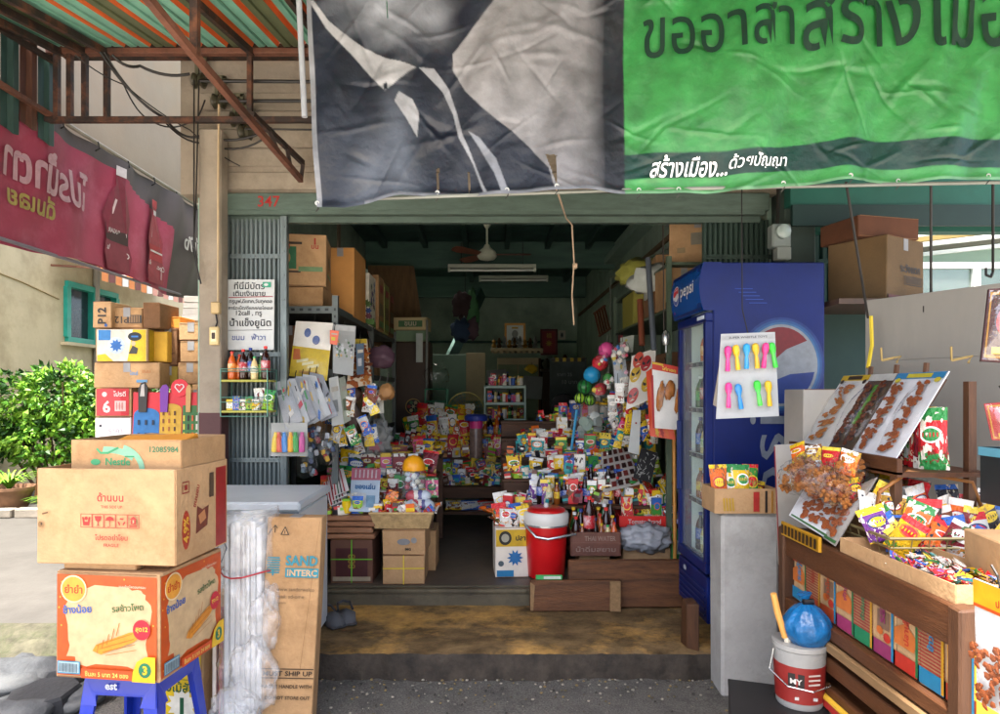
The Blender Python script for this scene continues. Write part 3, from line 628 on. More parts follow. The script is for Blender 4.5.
MB().bar((.02, -1.2, .1), (.75, -1.2, .06), .03).build('arm', IRONR, sa); MB().bar((.02, 1.9, .1), (.75, 1.9, .06), .03).build('arm', IRONR, sa)
# a white louvred wall farther down the passage
fw = thing('far_building', 'white building end at the far end of the passage', 'building', (-5.0, 20, .15))
b = MB(); b.box((0, 0, 3.5), (7, .3, 7)); b.build('wall', M('far white', '#e4e4e0', .8, var=.08, scale=.6, bump=.1), fw)
for k in range(10): MB().box((.6, -.17, 2.6+.28*k), (3.0, .03, .22), None, .01).build('louvre', M('far louvre', '#d7dad8', .6), fw)
# ---------------------------------------------------------------- greenery in front of the pale wall
LEAF = [M('leaf bright', '#6f9c2c', .5, var=.35, scale=9), M('leaf mid', '#4f8426', .5, var=.35, scale=9), M('leaf yellow', '#86a838', .5, var=.3, scale=9), M('leaf deep', '#285218', .5, var=.35, scale=9)]
STEM = M('stem brown', '#5b4630', .8, var=.3, scale=8)
def leafball(b, c, r, n, size, rnd):
    for _ in range(n):
        d = Vector((rnd.gauss(0, 1), rnd.gauss(0, 1), rnd.gauss(0, 1))).normalized()
        k = rnd.uniform(.35, 1.0)**.6; p = Vector(c)+Vector((d.x*r[0]*k, d.y*r[1]*k, d.z*r[2]*k))
        if noise.noise(p*2.6) < -.22: continue
        dr = (d+Vector((rnd.gauss(0, .6), rnd.gauss(0, .6), rnd.gauss(-.3, .6)))).normalized(); sd = dr.cross(Vector((rnd.gauss(0, 1), rnd.gauss(0, 1), rnd.gauss(0, 1)))).normalized()
        s = size*rnd.uniform(.4, 1.6); nn = dr.cross(sd)*s*.18
        b.add([p, p+dr*s*.45+sd*s*.3-nn*0, p+dr*s+nn, p+dr*s*.45-sd*s*.3, p+dr*s*.5-nn], [(0, 1, 4), (1, 2, 4), (2, 3, 4), (3, 0, 4)], LEAF[min(3, int(abs(rnd.gauss(0, 1.1))))] if noise.noise(p*3.3+Vector((9, 1, 1))) > -.1 else LEAF[3])
def bush(label, loc, blobs, n, size, seed):
    rnd = random.Random(seed); t = thing('garden_bush', label, 'bush', loc, 0, 'bushes along the pale wall')
    s = MB()
    for c, r in blobs:
        for _ in range(3):
            e = Vector(c)+Vector((rnd.uniform(-.5, .5)*r[0], rnd.uniform(-.5, .5)*r[1], r[2]*.4)); a = Vector((e.x*.25+rnd.uniform(-.05, .05), e.y*.2, 0))
            s.tube([a, a.lerp(e, .5)+Vector((rnd.uniform(-.06, .06), 0, .05)), e], [.022, .016, .007], 6)
    s.build('stem', STEM, t, smooth=True); b = MB()
    for c, r in blobs: leafball(b, c, r, n, size, rnd)
    b.build('foliage', None, t); return t
bush('broad bright green bush against the pale wall, nearest the picture edge', (-5.55, 8.6, .15), [((-.4, 0, 1.25), (.6, .45, .45)), ((.1, -.1, 1.35), (.5, .4, .42)), ((.5, .1, 1.15), (.45, .4, .42)), ((-.1, -.1, .8), (.6, .4, .35)), ((-.75, .1, .9), (.4, .4, .4))], 1300, .085, 1)
bush('bright green bush between the broad bush and the stacked cartons', (-4.75, 8.7, .15), [((-.1, 0, 1.3), (.42, .4, .38)), ((.25, .1, 1.05), (.4, .4, .45)), ((-.3, -.1, .8), (.45, .4, .4)), ((.15, -.1, .65), (.45, .35, .35))], 1100, .085, 2)
def fern(label, loc, n, ln, seed, pot):
    rnd = random.Random(seed); t = thing('potted_plant', label, 'plant', loc, 0, 'potted plants below the bushes')
    if pot:
        MB().lathe([(.15, 0), (.17, .02), (.22, .2), (.25, .26), (.27, .28), (.27, .31), (.24, .31), (.22, .26)], 18).build('pot', M('terracotta pot', '#7a5a42', .8, var=.25, scale=6, bump=.2), t, smooth=True)
        MB().lathe([(.22, .25), (.22, .262)], 16).build('soil', DIRT, t)
    b = MB()
    for _ in range(n):
        a = rnd.uniform(0, 6.28); h = ln*rnd.uniform(.5, 1); z0_ = .27 if pot else .02; o = Vector((0, 0, z0_)); pts = []
        for k in range(5):
            tt = k/4; pts.append(o+Vector((math.cos(a)*h*tt*.8, math.sin(a)*h*tt*.8, h*(tt*1.1-tt*tt*.75))))
        sd = Vector((-math.sin(a), math.cos(a), 0))*.016
        for k in range(4): b.add([pts[k]-sd*(1-k/5), pts[k]+sd*(1-k/5), pts[k+1]+sd*(1-(k+1)/5), pts[k+1]-sd*(1-(k+1)/5)], [(0, 1, 2, 3)], LEAF[rnd.choice((0, 0, 2, 1))])
    b.build('foliage', None, t); return t
fern('round terracotta pot with spiky leaves at the picture edge', (-5.55, 7.7, .15), 50, .55, 3, True)
fern('fern clump with long arching leaves on the pavement edge', (-5.0, 7.75, .15), 90, .5, 4, False)
fern('second terracotta pot half hidden by fern leaves', (-5.2, 8.1, .15), 40, .5, 5, True)
kb = thing('garden_kerb', 'low grey kerb edging the bed below the bushes', 'kerb', (-5.3, 7.45, .15))
for k in range(6): MB().box((-1.6+.64*k, .02*(k % 2), .05), (.62, .12, .10), None, .01, jit=.004).build('stone', M('kerb stone', '#8b8478', .85, var=.2, scale=6, bump=.3), kb)
# rocks at the edge of the verge
RK = M('grey rock', '#46494c', .85, var=.4, scale=7, bump=.8, bscale=30, stain='#6f706c', stain_amt=.4, stain_scale=3)
for k, (px, py, d, r, lb) in enumerate(((44, 694, 3.25, (.17, .15, .065), 'flat dark hexagonal stone lying before the mossy verge'), (8, 672, 3.45, (.22, .16, .09), 'large grey rock at the picture edge below the pavement'), (52, 668, 3.52, (.16, .12, .085), 'rounded grey rock behind the flat dark stone'), (6, 712, 3.12, (.2, .14, .07), 'pale low rock in the bottom corner'), (76, 700, 3.3, (.13, .11, .06), 'small grey rock beside the blue stool leg'), (24, 654, 3.6, (.14, .1, .08), 'mossy rock wedged under the pavement edge'))):
    p0 = P(px, py, d)
    if k == 0:
        pr = [(r[0]*.97, -.06), (r[0]*1.0, -.02), (r[0]*.98, .05), (r[0]*.93, .065)]; o = MB().lathe(pr, 7, sy=.85).build('rock', M('slate slab', '#2c2e31', .75, var=.25, scale=9, bump=.4, bscale=50))
        o.rotation_euler = (R(6), R(-5), R(20))
    else: o = MB().blob((0, 0, 0), r, 3, .45, 1.6, k).build('rock', RK, smooth=2)
    o.location = (p0.x, p0.y, r[2]*.55); tag(o, lb, 'rock', 'rocks at the verge')
# ================================================================ front left: carton stack on the blue stool
cs, sn = math.cos, math.sin
def corner_loc(cx, cy, rot, w, d):   # base centre of a box whose front right bottom corner is (cx, cy)
    f = Vector((cs(rot), sn(rot))); k = Vector((-sn(rot), cs(rot))); p = Vector((cx, cy))-f*w/2+k*d/2; return p.x, p.y
r8 = R(-8); x, y = corner_loc(-1.24, 2.5, r8, .43, .43)
SX, SY = x, y
bl = M('blue plastic', '#1530a0', .3, var=.08, scale=3, spec=.5, coat=.2)
stl = thing('plastic_stool', 'blue moulded plastic stool carrying the stacked cartons', 'stool', (x, y, 0), R(-6))
MB().box((0, 0, .445), (.30, .30, .026), None, .012).build('seat', bl, stl)
b = MB()
for a in range(4):
    T = Matrix.Rotation(R(90*a), 4, 'Z'); b.add([(-.145, -.148, .435), (.145, -.148, .435), (.155, -.162, .33), (-.155, -.162, .33), (-.10, -.155, .37), (.10, -.155, .37), (-.09, -.162, .33), (.09, -.162, .33)], [(0, 4, 5, 1), (0, 3, 6, 4), (1, 5, 7, 2)], None, T)
b.build('skirt', bl, stl)
for sx in (-1, 1):
    for sy in (-1, 1):
        b = MB(); n = 6; vs = []
        for k in range(n+1):
            t = k/n; e = .148+.042*t; w_ = .062-.022*t; z = .435*(1-t)
            vs += [(sx*e, sy*e, z), (sx*(e-w_), sy*e, z), (sx*(e-w_), sy*(e-.012), z), (sx*(e-.012), sy*(e-.012), z), (sx*(e-.012), sy*(e-w_), z), (sx*e, sy*(e-w_), z)]
        fs = [(6*k+i, 6*k+(i+1) % 6, 6*k+6+(i+1) % 6, 6*k+6+i) for k in range(n) for i in range(6)]
        if sx*sy > 0: fs = [f[::-1] for f in fs]
        b.add(vs, fs); b.build('leg', bl, stl)
Print(lambda u, v, e: (u, -.157-e, v)).text('est', -.03, .408, w=.05, c='#e8ecf4', bold=.03).done(stl, 'emblem')
SW, SD, SH = .43, .43, .405
OR = '#e8641e'
def side(p, k):
    w = SW; h = SH; cm = '#d9b88a'; orc = '#cf5518'
    p.rect(0, h/2, w*.965, h*.95, orc)
    rnd = random.Random(5)
    pts = []
    for i in range(46):
        a = 2*math.pi*i/46; rr = 1+.05*math.sin(a*9)+.04*rnd.uniform(-1, 1); cx = abs(cs(a))**.45*(1 if cs(a) > 0 else -1); cy = abs(sn(a))**.45*(1 if sn(a) > 0 else -1)
        pts.append((.005+.172*rr*cx, h*.50+.150*rr*cy))
    p.poly(pts, cm)
    for _ in range(34):
        u, v = rnd.uniform(-.2, .2), rnd.uniform(.02, h-.02)
        if abs(u) > .182 or v > h*.91: p.disc(u, v, .004, .004, '#f3a33a', 7)
    p.disc(-.135, h*.84, .052, .05, '#f0a63a'); p.ring(-.135, h*.84, .055, .053, .006, '#f7d9a8'); p.text('ยำยำ', -.135, h*.84, w=.075, c='#d0421a', bold=.02)
    p.text('ช้างน้อย', -.12, h*.655, w=.12, c='#2c63b5', a=5, bold=.02); p.text('รสข้าวโพด', .09, h*.69, w=.13, c='#2d6b35', a=6, bold=.015)
    p.text('ขนมข้าวโพดอบกรอบ', .11, h*.885, w=.11, c='#f6e3c4')
    p.poly([(-.04, h*.33), (.10, h*.46), (.135, h*.47), (.14, h*.42), (.115, h*.37), (-.02, h*.24), (-.055, h*.27)], '#e8952a')       # the big corn cob
    for i in range(5): p.line([(-.035+.02*i, h*.255+.017*i*1.0), (-.05+.022*i+.02, h*.325+.022*i)], .003, '#b96a14')
    for i in range(4): p.line([(-.035+.012*i, h*.30-.012*i+.01), (.11+.006*i, h*.45-.02*i)], .002, '#b96a14')
    p.disc(.15, h*.49, .036, .038, '#cf1d34'); p.text('สุด12', .15, h*.49, w=.05, c='#f3d34a', bold=.02)
    p.rect(-.152, h*.105, .095, .048, '#bcd4dc'); p.frame(-.152, h*.105, .095, .048, .004, '#3a8fb0')
    for i in range(16): p.rect(-.19+.005*i, h*.105, .0018+.0012*(i % 3 == 0), .034, '#38505c')
    p.rect(.01, h*.065, .21, .036, '#e0541c'); p.text('ชิ้นละ 5 บาท 24 ซอง', .01, h*.065, w=.18, c='#f7d36a', bold=.02)
    p.poly([(.115, .005), (.21, .005), (.21, h*.25), (.17, h*.25), (.135, h*.2), (.118, h*.1)], '#f0c020'); p.disc(.168, h*.125, .026, .028, '#1d7a55'); p.text('3', .168, h*.125, h=.034, c='#f0c020', bold=.04)
carton('cream and orange printed snack carton with a big corn cob on blue stool', (SX, SY, .459), (SW, SD, SH), r8, CARD2, tape=False, prints={'front': lambda p: side(p, 'f'), 'right': lambda p: side(p, 'r')})
carton('flattened plain carton wedged between the two big stacked cartons', (SX-.06, SY, .866), (.30, .36, .028), R(-6), CARD2, tape=False, seam=False, name='flat_carton')
carton('thin brown carton beside the flattened one between the stacked cartons', (SX+.13, SY+.02, .866), (.14, .34, .026), R(-6), CARD3, tape=False, seam=False, name='flat_carton')
r5 = R(-5); UW, UD, UH = .55, .40, .36; x, y = corner_loc(-1.18, 2.5, r5, UW, UD)
def open_carton(label, loc, size, rot, mat, flaps=True, thick=.006):
    w, d, h = size; t = thing('open_carton', label, 'box', loc, rot)
    b = MB(); b.box((0, -d/2, h/2), (w, thick, h), None, .002, jit=.002); b.box((0, d/2, h/2), (w, thick, h), None, .002, jit=.002); b.box((-w/2, 0, h/2), (thick, d-thick, h)); b.box((w/2, 0, h/2), (thick, d-thick, h)); b.box((0, 0, .004), (w-thick, d-thick, .006)); b.build('body', mat, t)
    return t
oc = open_carton('large open carton with red handling symbols, top of the stool stack', (x, y, .898), (UW, UD, UH), r5, CARD2)
b = MB(); b.add([(-UW/2-.002, -UD/2, UH), (-UW/2-.002, UD/2, UH), (-UW/2-.045, UD/2-.02, UH-.10), (-UW/2-.03, -UD/2+.02, UH-.11)], [(0, 1, 2, 3), (3, 2, 1, 0)]); b.build('flap', CARD, oc)
rd = '#b5302a'
p = Print(face_map((UW, UD, UH), 'front'))
p.text('ด้านบน', .02, .255, w=.105, c=rd, bold=.02); p.text('THIS SIDE UP', .025, .218, w=.085, c=rd, bold=.01)
for i in range(5):
    u = -.075+.048*i; v = .165; p.frame(u, v, .046, .052, .002, rd)
    if i == 0: p.poly([(u-.012, v-.018), (u+.012, v-.018), (u+.017, v+.014), (u+.01, v+.014), (u+.006, v-.004), (u-.006, v-.004), (u-.01, v+.014), (u-.017, v+.014)], rd); p.disc(u, v+.009, .007, .007, rd, 10)
    if i == 1: p.poly([(u-.014, v+.018), (u+.014, v+.018), (u+.010, v+.002), (u+.002, v-.003), (u+.002, v-.016), (u+.010, v-.018), (u-.010, v-.018), (u-.002, v-.016), (u-.002, v-.003), (u-.010, v+.002)], rd)
    if i == 2: p.poly([(u-.018, v+.002), (u-.012, v+.014), (u, v+.018), (u+.012, v+.014), (u+.018, v+.002)], rd); p.rect(u, v-.008, .0025, .024, rd); p.ring(u-.004, v-.018, .005, .005, .002, rd, 180, 360, 8)
    if i == 3:
        for a in (90, 210, 330): p.poly([(u+.016*cs(R(a+q))*k, v-.002+.016*sn(R(a+q))*k) for q, k in ((-38, 1), (20, 1), (38, .85), (20, .55), (-30, .55))], rd)
    if i == 4: p.poly([(u-.015, v+.008), (u, v+.02), (u+.015, v+.008)], rd); p.rect(u, v-.001, .02, .016, rd); p.text('5', u, v, h=.011, c='#d6b184', bold=.05); p.rect(u, v-.014, .03, .004, rd); p.rect(u, v-.02, .03, .003, rd)
p.text('โปรดอย่าโยน', .03, .105, w=.13, c=rd, bold=.015); p.text('FRAGILE', .03, .075, w=.06, c=rd, bold=.02)
p.line([(-UW/2+.03, .19), (-UW/2+.05, .195)], .006, '#6d4f2c'); p.disc(-UW/2+.02, .15, .008, .012, '#8c6a40', 8); p.disc(-UW/2+.026, .152, .004, .006, '#4d361c', 8)
p.done(oc)
p = Print(face_map((UW, UD, UH), 'right'))
p.rect(.145, .17, .09, .33, '#a32b28'); p.disc(-.13, .12, .03, .075, '#b5402a'); p.text('4.9%', -.13, .12, w=.10, c='#e8b23a', a=90, bold=.03); p.poly([(-.06, .09), (.03, .11), (.04, .19), (-.01, .18), (-.05, .2)], '#7a3b2c'); p.rect(-.01, .15, .05, .04, '#c98a5a', 20)
p.text('ขนมอบ', -.055, .24, w=.09, c='#a3322c', a=70, bold=.02); p.frame(-.135, .285, .05, .045, .004, '#a3322c'); p.rect(-.135, .285, .02, .02, '#a3322c'); p.rect(.06, .27, .035, .1, '#5b4a38')
p.done(oc)
ic = open_carton('open carton with green oval emblem nested in the larger carton', (x+.05*cs(r5)-.0, y+.02, .945), (.44, .35, .42), r5, CARD)
p = Print(face_map((.44, .35, .42), 'front')); gg = '#3a9a66'
p.text('12085984', .155, .385, w=.115, c='#3c7a52', bold=.02); p.ring(-.07, .31, .14, .095, .008, gg, 95, 178); p.poly([(-.08+.15*cs(R(a))*.9, .33+.065*sn(R(a))) for a in range(100, 20, -10)]+[(-.08+.15*cs(R(a))*.75, .325+.045*sn(R(a))) for a in range(20, 110, 10)], '#86bd9c'); p.line([(-.115, .385), (-.1, .37), (-.07, .37), (-.03, .39)], .008, gg)
p.ring(-.035, .30, .115, .105, .022, '#86bd9c', -5, 75); p.text('Nestle', -.03, .337, w=.10, c='#2f9460', bold=.025); p.line([(.0, .357), (.035, .357)], .005, '#2f9460'); p.disc(-.12, .335, .02, .012, gg); p.done(ic)
b = thing('printed_board', 'red folded display board lying in the nested open carton', 'board', (x+.09, y+.03, 1.335), (R(4), R(3), R(-6))); MB().box((0, 0, .0), (.30, .26, .02), None, .003).build('board', K('#a3262c', .5), b); MB().box((.0, .0, .018), (.28, .24, .012), None, .003).build('inner_sheet', CARD, b)
b = thing('printed_board', 'orange printed food tray standing out of the nested carton', 'board', (x+.10, y-.06, 1.34), (R(12), R(-2), R(-4))); MB().box((0, 0, .012), (.30, .12, .03), None, .003).build('tray', K('#c9862e', .5), b)
p = Print(lambda u, v, e: (u, -.06-e, v)); p.rect(.045, .014, .2, .024, '#d98a1e'); [p.disc(-.04+.016*i, .014+.006*((i*7) % 3-1), .008, .006, ['#a3521a', '#e8b43a', '#c4651a'][i % 3], 8) for i in range(12)]; p.rect(-.13, .014, .03, .026, '#a3262c'); p.done(b)
# ---------------------------------------------------------------- low cartons behind the stool
def yel(p):
    p.rect(0, .21, .26, .4, '#edc91c'); p.disc(-.02, .30, .07, .062, '#1e7a4c'); p.disc(-.02, .30, .04, .034, '#edc91c'); p.text('6', -.02, .30, h=.05, c='#1e7a4c', bold=.05); p.burst(.035, .08, .055, .08, 12, '#f4f0e0'); p.text('1', .035, .075, h=.08, c='#1b5c3a', bold=.05); p.text('ช้างไม้สัก', 0, .165, w=.2, c='#1b5c3a', bold=.02); p.line([(-.12, .2), (.12, .2)], .003, '#2b4a2c')
carton('yellow and green printed carton standing behind the blue stool', (-1.47, 3.22, .0), (.28, .16, .42), R(-8), CARD2, tape=False, prints={'front': yel})
carton('narrow brown carton with red seal beside the yellow printed carton', (-1.335, 3.42, .0), (.10, .2, .54), R(-8), CARD, tape=False, prints={'front': lambda p: (p.disc(0, .3, .035, .04, '#b22a2a'), p.text('ผลิตภัณฑ์', 0, .42, w=.08, c='#5a3a1c'))})
for k, (dx, c, lb) in enumerate(((-1.262, '#b3202c', 'upright red folded carton between brown carton and plastic bundle'), (-1.29, '#e3d9cc', 'cream folded carton next to the red one by the bundle'))):
    o = MB().box((0, 0, .25), (.018, .2, .5-.05*k), None, .003, jit=.003).build('folded_carton', K(c)); o.location = (dx, 3.22, .03); tag(o, lb, 'carton', 'folded cartons')
# ---------------------------------------------------------------- plastic wrapped bundle
pb = thing('wrapped_bundle', 'tall bundle of white foam trays wrapped in crumpled clear plastic', 'bundle', (-1.115, 3.08, 0))
FO = M('foam white', '#c3c5c6', .6, var=.08, scale=6, bump=.2)
for k in range(7): MB().box((-.075+.025*k, .01*math.sin(k), .47+.01*(k % 3)), (.021, .16, .94+.02*(k % 2)), None, .006, jit=.003).build('foam_slab', FO, pb)
FILM = glassy('clear wrap', '#ffffff', .03, .1, .05, .5, 16, 1.2); FILM2 = glassy('bag film', '#ffffff', .03, .08, .008, .5, 22, 1.16); WRAP = glassy('milky wrap', '#ffffff', .06, .15, .20, .9, 20, 1.3)
def crumple(b, c, r, seed, sd=4, amp=.28):
    b.blob(c, r, sd, amp, 2.6, seed)
b = MB()
def wrapf(u, v):
    a = 2*math.pi*u; z = .02+1.0*v; k = 1+.18*noise.noise(Vector((cs(a)*2, sn(a)*2, v*9)))+.1*noise.noise(Vector((cs(a)*5, sn(a)*5, v*20)))
    q = .125*(1-.25*math.exp(-((v-.70)/.03)**2)); return (q*k*cs(a)*1.02, q*k*sn(a)*.95, z)
b.sheet(wrapf, 44, 70); b.build('wrap', WRAP, pb, smooth=2)
for k, (c, r) in enumerate((((.10, -.08, .52), (.07, .05, .13)), ((.06, -.11, .28), (.10, .06, .17)), ((-.02, -.12, .12), (.11, .05, .12)), ((.13, -.05, .62), (.03, .04, .06)))):
    b = MB(); crumple(b, c, r, k+20); b.build('loose_film', WRAP, pb, smooth=2)
MB().tube([(.122*cs(a*.4), .118*sn(a*.4), .73+.01*sn(a)) for a in range(17)], .004, 5).build('red_tie', K('#a8323a'), pb)
MB().tube([(-.09, -.13, .86), (-.07, -.14, .92), (-.05, -.13, .86), (-.07, -.14, .8)], .003, 5).build('knot', K('#44484c'), pb)
# ---------------------------------------------------------------- tall carton lettered SAND INTERC
tw, td, th = .245, .11, .985
tc_ = thing('tall_carton', 'tall narrow brown carton with blue lettering leaning on the white freezer', 'box', (-.935, 3.06, -.01), (R(-3), R(2.4), R(3)))
MB().box((0, 0, th/2), (tw, td, th), None, .004, jit=.003).build('body', CARD, tc_)
p = Print(face_map((tw, td, th), 'front')); tq = '#2c8fa0'
for i in range(7): p.rect(-.085+.004*i*0, .80-.011*i, .055 if i % 2 == 0 else .06, .0065, tq)
p.rect(-.0855, .735, .008, .03, tq)
p.text('SAND', .042, .79, w=.145, h=.047, c=tq, bold=.035, fit=True); p.rect(.045, .735, .15, .042, tq); p.text('INTERC', .046, .735, w=.135, h=.03, c='#d8b488', bold=.03, fit=True)
p.text('www.sanderwelco', .02, .66, w=.17, c='#6a5238'); p.text('mail: sd-ome', .0, .628, w=.12, c='#6a5238'); p.text('nder.com', -.05, .6, w=.06, c='#6a5238')
p.line([(-.12, .305), (.12, .305)], .004, '#3a2a1a'); p.line([(-.12, .265), (.12, .265)], .004, '#3a2a1a'); p.text('MUST SHIP UP', .005, .285, w=.22, h=.022, c='#33261a', bold=.02, fit=True); p.text('FRAGILE HANDLE WITH', .0, .228, w=.23, c='#3a2a1a', bold=.02); p.text('DO NOT STORE OUT', .01, .178, w=.2, c='#3a2a1a', bold=.02)
p.line([(-.085, .915), (-.085, .945)], .004, '#2c2218'); p.line([(-.095, .935), (-.085, .948), (-.075, .935)], .003, '#2c2218'); p.line([(-.115, .905), (-.1, .93)], .004, '#2c2218')
p.poly([(-.06, .905), (-.02, .905), (-.04, .945)], '#2c2218'); p.poly([(-.053, .909), (-.027, .909), (-.04, .936)], '#c79a66'); p.rect(-.04, .918, .004, .014, '#2c2218')
p.line([(.06, .3), (.115, .97)], .0015, '#8a6438'); p.done(tc_)
MB().box((0, 0, th+.001), (.05, td, .0015)).build('tape', M('packing tape'), tc_)
# ---------------------------------------------------------------- white chest freezer
FZ = M('freezer white', '#b9bfc1', .35, var=.07, scale=3, bump=.05, stain='#9aa3a6', stain_amt=.4, stain_scale=2)
fz = thing('chest_freezer', 'white chest freezer standing on the step beside the gate', 'freezer', (-1.435, 3.74, .134))
MB().box((0, 0, .415), (.90, .62, .77), None, .012).build('body', FZ, fz); MB().box((0, -.005, .827), (.925, .65, .05), None, .012).build('lid', FZ, fz)
MB().box((0, -.325, .795), (.91, .012, .012)).build('gasket', K('#5a6166'), fz); MB().box((-.33, -.335, .81), (.12, .03, .03), None, .006).build('handle', K('#4c5358'), fz)
p = Print(lambda u, v, e: (u, -.31-e, v)); p.disc(.24, .70, .038, .018, '#2a5aa0'); p.ring(.24, .70, .041, .021, .003, '#8fa3b5'); p.text('C', .24, .70, h=.02, c='#d3dbe3', bold=.03); p.done(fz, 'badge')
for s in (-1, 1): MB().lathe([(.02, 0), (.025, .03)], 8).build('foot', K('#2b2b2b'), fz, loc=(.4*s, -.26, .0))
for sx in (0,):
    sd = thing('clog', 'grey rubber clog nearest the freezer on the step', 'shoe', P(331, 632, 4.08), R(35), 'pair of clogs'); sd.location.z = .14
    sd2 = thing('clog', 'grey rubber clog farther from the freezer on the step', 'shoe', P(346, 628, 4.14), R(20), 'pair of clogs'); sd2.location.z = .14
for s_ in (sd, sd2):
    b = MB(); vs = []; n = 12
    prof = [(-.13, .035, .0), (-.12, .042, .03), (-.06, .043, .035), (0, .045, .07), (.06, .052, .085), (.11, .045, .06), (.135, .02, .02)]
    for (yy, hw, hh) in prof: vs += [(-hw, -yy, 0), (-hw*.95, -yy, hh*.7), (0, -yy, hh), (hw*.95, -yy, hh*.7), (hw, -yy, 0)]
    fs = [(5*k+i, 5*k+i+1, 5*k+6+i, 5*k+5+i) for k in range(len(prof)-1) for i in range(4)]; b.add(vs, fs); b.build('upper', M('clog grey', '#4b4c50', .7, var=.2), s_, smooth=2)
    MB().box((0, 0, .008), (.10, .27, .018), None, .007).build('sole', K('#38393c'), s_); MB().tube([(-.045, .03, .05), (-.04, .11, .07), (0, .135, .075), (.04, .11, .07), (.045, .03, .05)], .008, 6).build('heel_strap', K('#3d3e42'), s_, smooth=True)
# ---------------------------------------------------------------- drinks cooler with its glass door turned to the opening
FB = M('cooler blue', '#0b1c58', .42, var=.25, scale=3, spec=.25, bump=.05, bscale=12); FBD = M('cooler navy', '#13275f', .35, var=.15, scale=2)
fr = thing('drinks_cooler', 'tall blue drinks cooler with glass door and lit style header', 'cooler', (1.565, 4.04, .15))
fr['label'] = 'tall blue glass door drinks cooler standing on the step beside the opening'
H = 2.13; w2, d2 = .315, .29
b = MB(); b.box((.005, -d2+.0125, H/2), (.625, .025, H), None, .006); b.box((.005, d2-.0125, H/2), (.625, .025, H), None, .006); b.box((w2-.0125, 0, H/2), (.025, 2*d2-.05, H)); b.box((.02, 0, H-.02), (.59, 2*d2-.05, .04)); b.box((.02, 0, .25), (.59, 2*d2-.05, .28)); b.build('cabinet', FB, fr)
b = MB(); t = .012
LN = M('cooler liner', '#dfe6e6', .4, var=.04)
b.box((.02, -d2+.032, 1.13), (.57, t, 1.46)); b.box((.02, d2-.032, 1.13), (.57, t, 1.46)); b.box((w2-.035, 0, 1.13), (t, .5, 1.46)); b.box((.02, 0, .397), (.57, .5, t)); b.build('liner', LN, fr)
hd_ = MB(); vs = []
for k in range(9):
    t = k/8; z = 1.86+.27*t; xx = -w2-.03-.045*math.sin(math.pi*(.15+.7*t)); vs += [(xx, -d2-.004, z), (xx, d2+.004, z)]
vs += [(-w2+.05, -d2-.004, 2.13), (-w2+.05, d2+.004, 2.13), (-w2+.05, -d2-.004, 1.86), (-w2+.05, d2+.004, 1.86)]
fs = [(2*k, 2*k+1, 2*k+3, 2*k+2) for k in range(8)]+[(16, 17, 19, 18), (0, 20, 21, 1)]
for q in ([2*k for k in range(9)]+[18, 20], [2*k+1 for k in range(9)][::-1]+[21, 19]): MB().add([vs[i] for i in q], [tuple(range(11))]).build('header_end', FB, fr)
hd_.add(vs, fs); hd_ = hd_.build('header', M('header blue', '#134894', .25, var=.12, scale=2, coat=.3), fr, smooth=True)
def hmap(u, v, e):
    t = (v-1.86)/.27; return (-w2-.03-.045*math.sin(math.pi*(.15+.7*t))-e-.002, -u, v)
p = Print(hmap); p.rect(0, 2.115, .57, .02, '#122c6e'); p.rect(0, 1.872, .57, .016, '#122c6e')
for (u_, w_, c_) in ((-.27, .03, '#143a86'), (.25, .07, '#143a86')): p.rect(u_, 1.995, w_, .226, c_)
gu = -.155
p.disc(gu, 2.0, .062, .062, '#e9eef4', 26); p.poly([(gu+.056*cs(R(a)), 2.0+.056*sn(R(a))) for a in range(10, 181, 10)]+[(gu-.02, 1.995), (gu+.02, 2.015)], '#c8202c'); p.poly([(gu+.056*cs(R(a)), 2.0+.056*sn(R(a))) for a in range(195, 351, 10)]+[(gu+.01, 1.965), (gu-.02, 1.97)], '#1c4aa8')
p.text('pepsi', .07, 2.0, w=.26, h=.095, c='#eef2f6', bold=.012, fit=True); p.disc(-.22, 1.9, .008, .01, '#c0329a', 10); p.done(hd_, 'emblem')
dr = MB()
for (yy, a, zz, hh) in ((0, .56, 1.825, .05), (0, .56, .40, .06)): dr.box((-w2-.012, yy, zz), (.045, a, hh), None, .005)
for s in (-1, 1): dr.box((-w2-.012, s*.2575, 1.115), (.045, .045, 1.37), None, .005)
dr = dr.build('door', FB, fr)
MB().box((-w2-.012, 0, 1.115), (.008, .47, 1.37)).build('pane', glassy('door glass', '#f4faf8', .0, .05, .10, ior=1.12), dr)
MB().box((-w2-.04, .225, 1.0), (.03, .02, .44), None, .005).build('handle', FBD, dr)
MB().box((-w2-.038, -.2, 1.825), (.003, .12, .02)).build('sticker', K('#c9d3df'), dr)
g_ = MB(); g_.box((-w2-.012, 0, .22), (.03, .56, .26), None, .006); g_ = g_.build('grille', FB, fr)
b = MB()
for k in range(5): b.box((-w2-.03, 0, .13+.035*k), (.008, .5, .01))
b.build('grille_slot', FBD, g_); p = Print(lambda u, v, e: (-w2-.032-e, -u, v)); p.disc(-.12, .31, .03, .016, '#c9d3e2'); p.done(g_, 'badge')
for s in (-1, 1):
    for q in (-1, 1): MB().lathe([(.02, -.01), (.022, .11)], 8).build('foot', K('#26262a'), fr, loc=(.25*s, .22*q, 0))
p = Print(face_map((.63-.0, .58, H), 'front')); gx, gz = .07, 1.55
for k, c in enumerate(('#12347a', '#20508e', '#3c6c9c')): p.disc(gx, gz, .245-.014*k, .27-.014*k, c, 40)
p.disc(gx, gz, .205, .23, '#8f969e', 40)
def arc(cx, cz, rx, rz, a0, a1, n=14): return [(cx+rx*cs(R(a0+(a1-a0)*k/n)), cz+rz*sn(R(a0+(a1-a0)*k/n))) for k in range(n+1)]
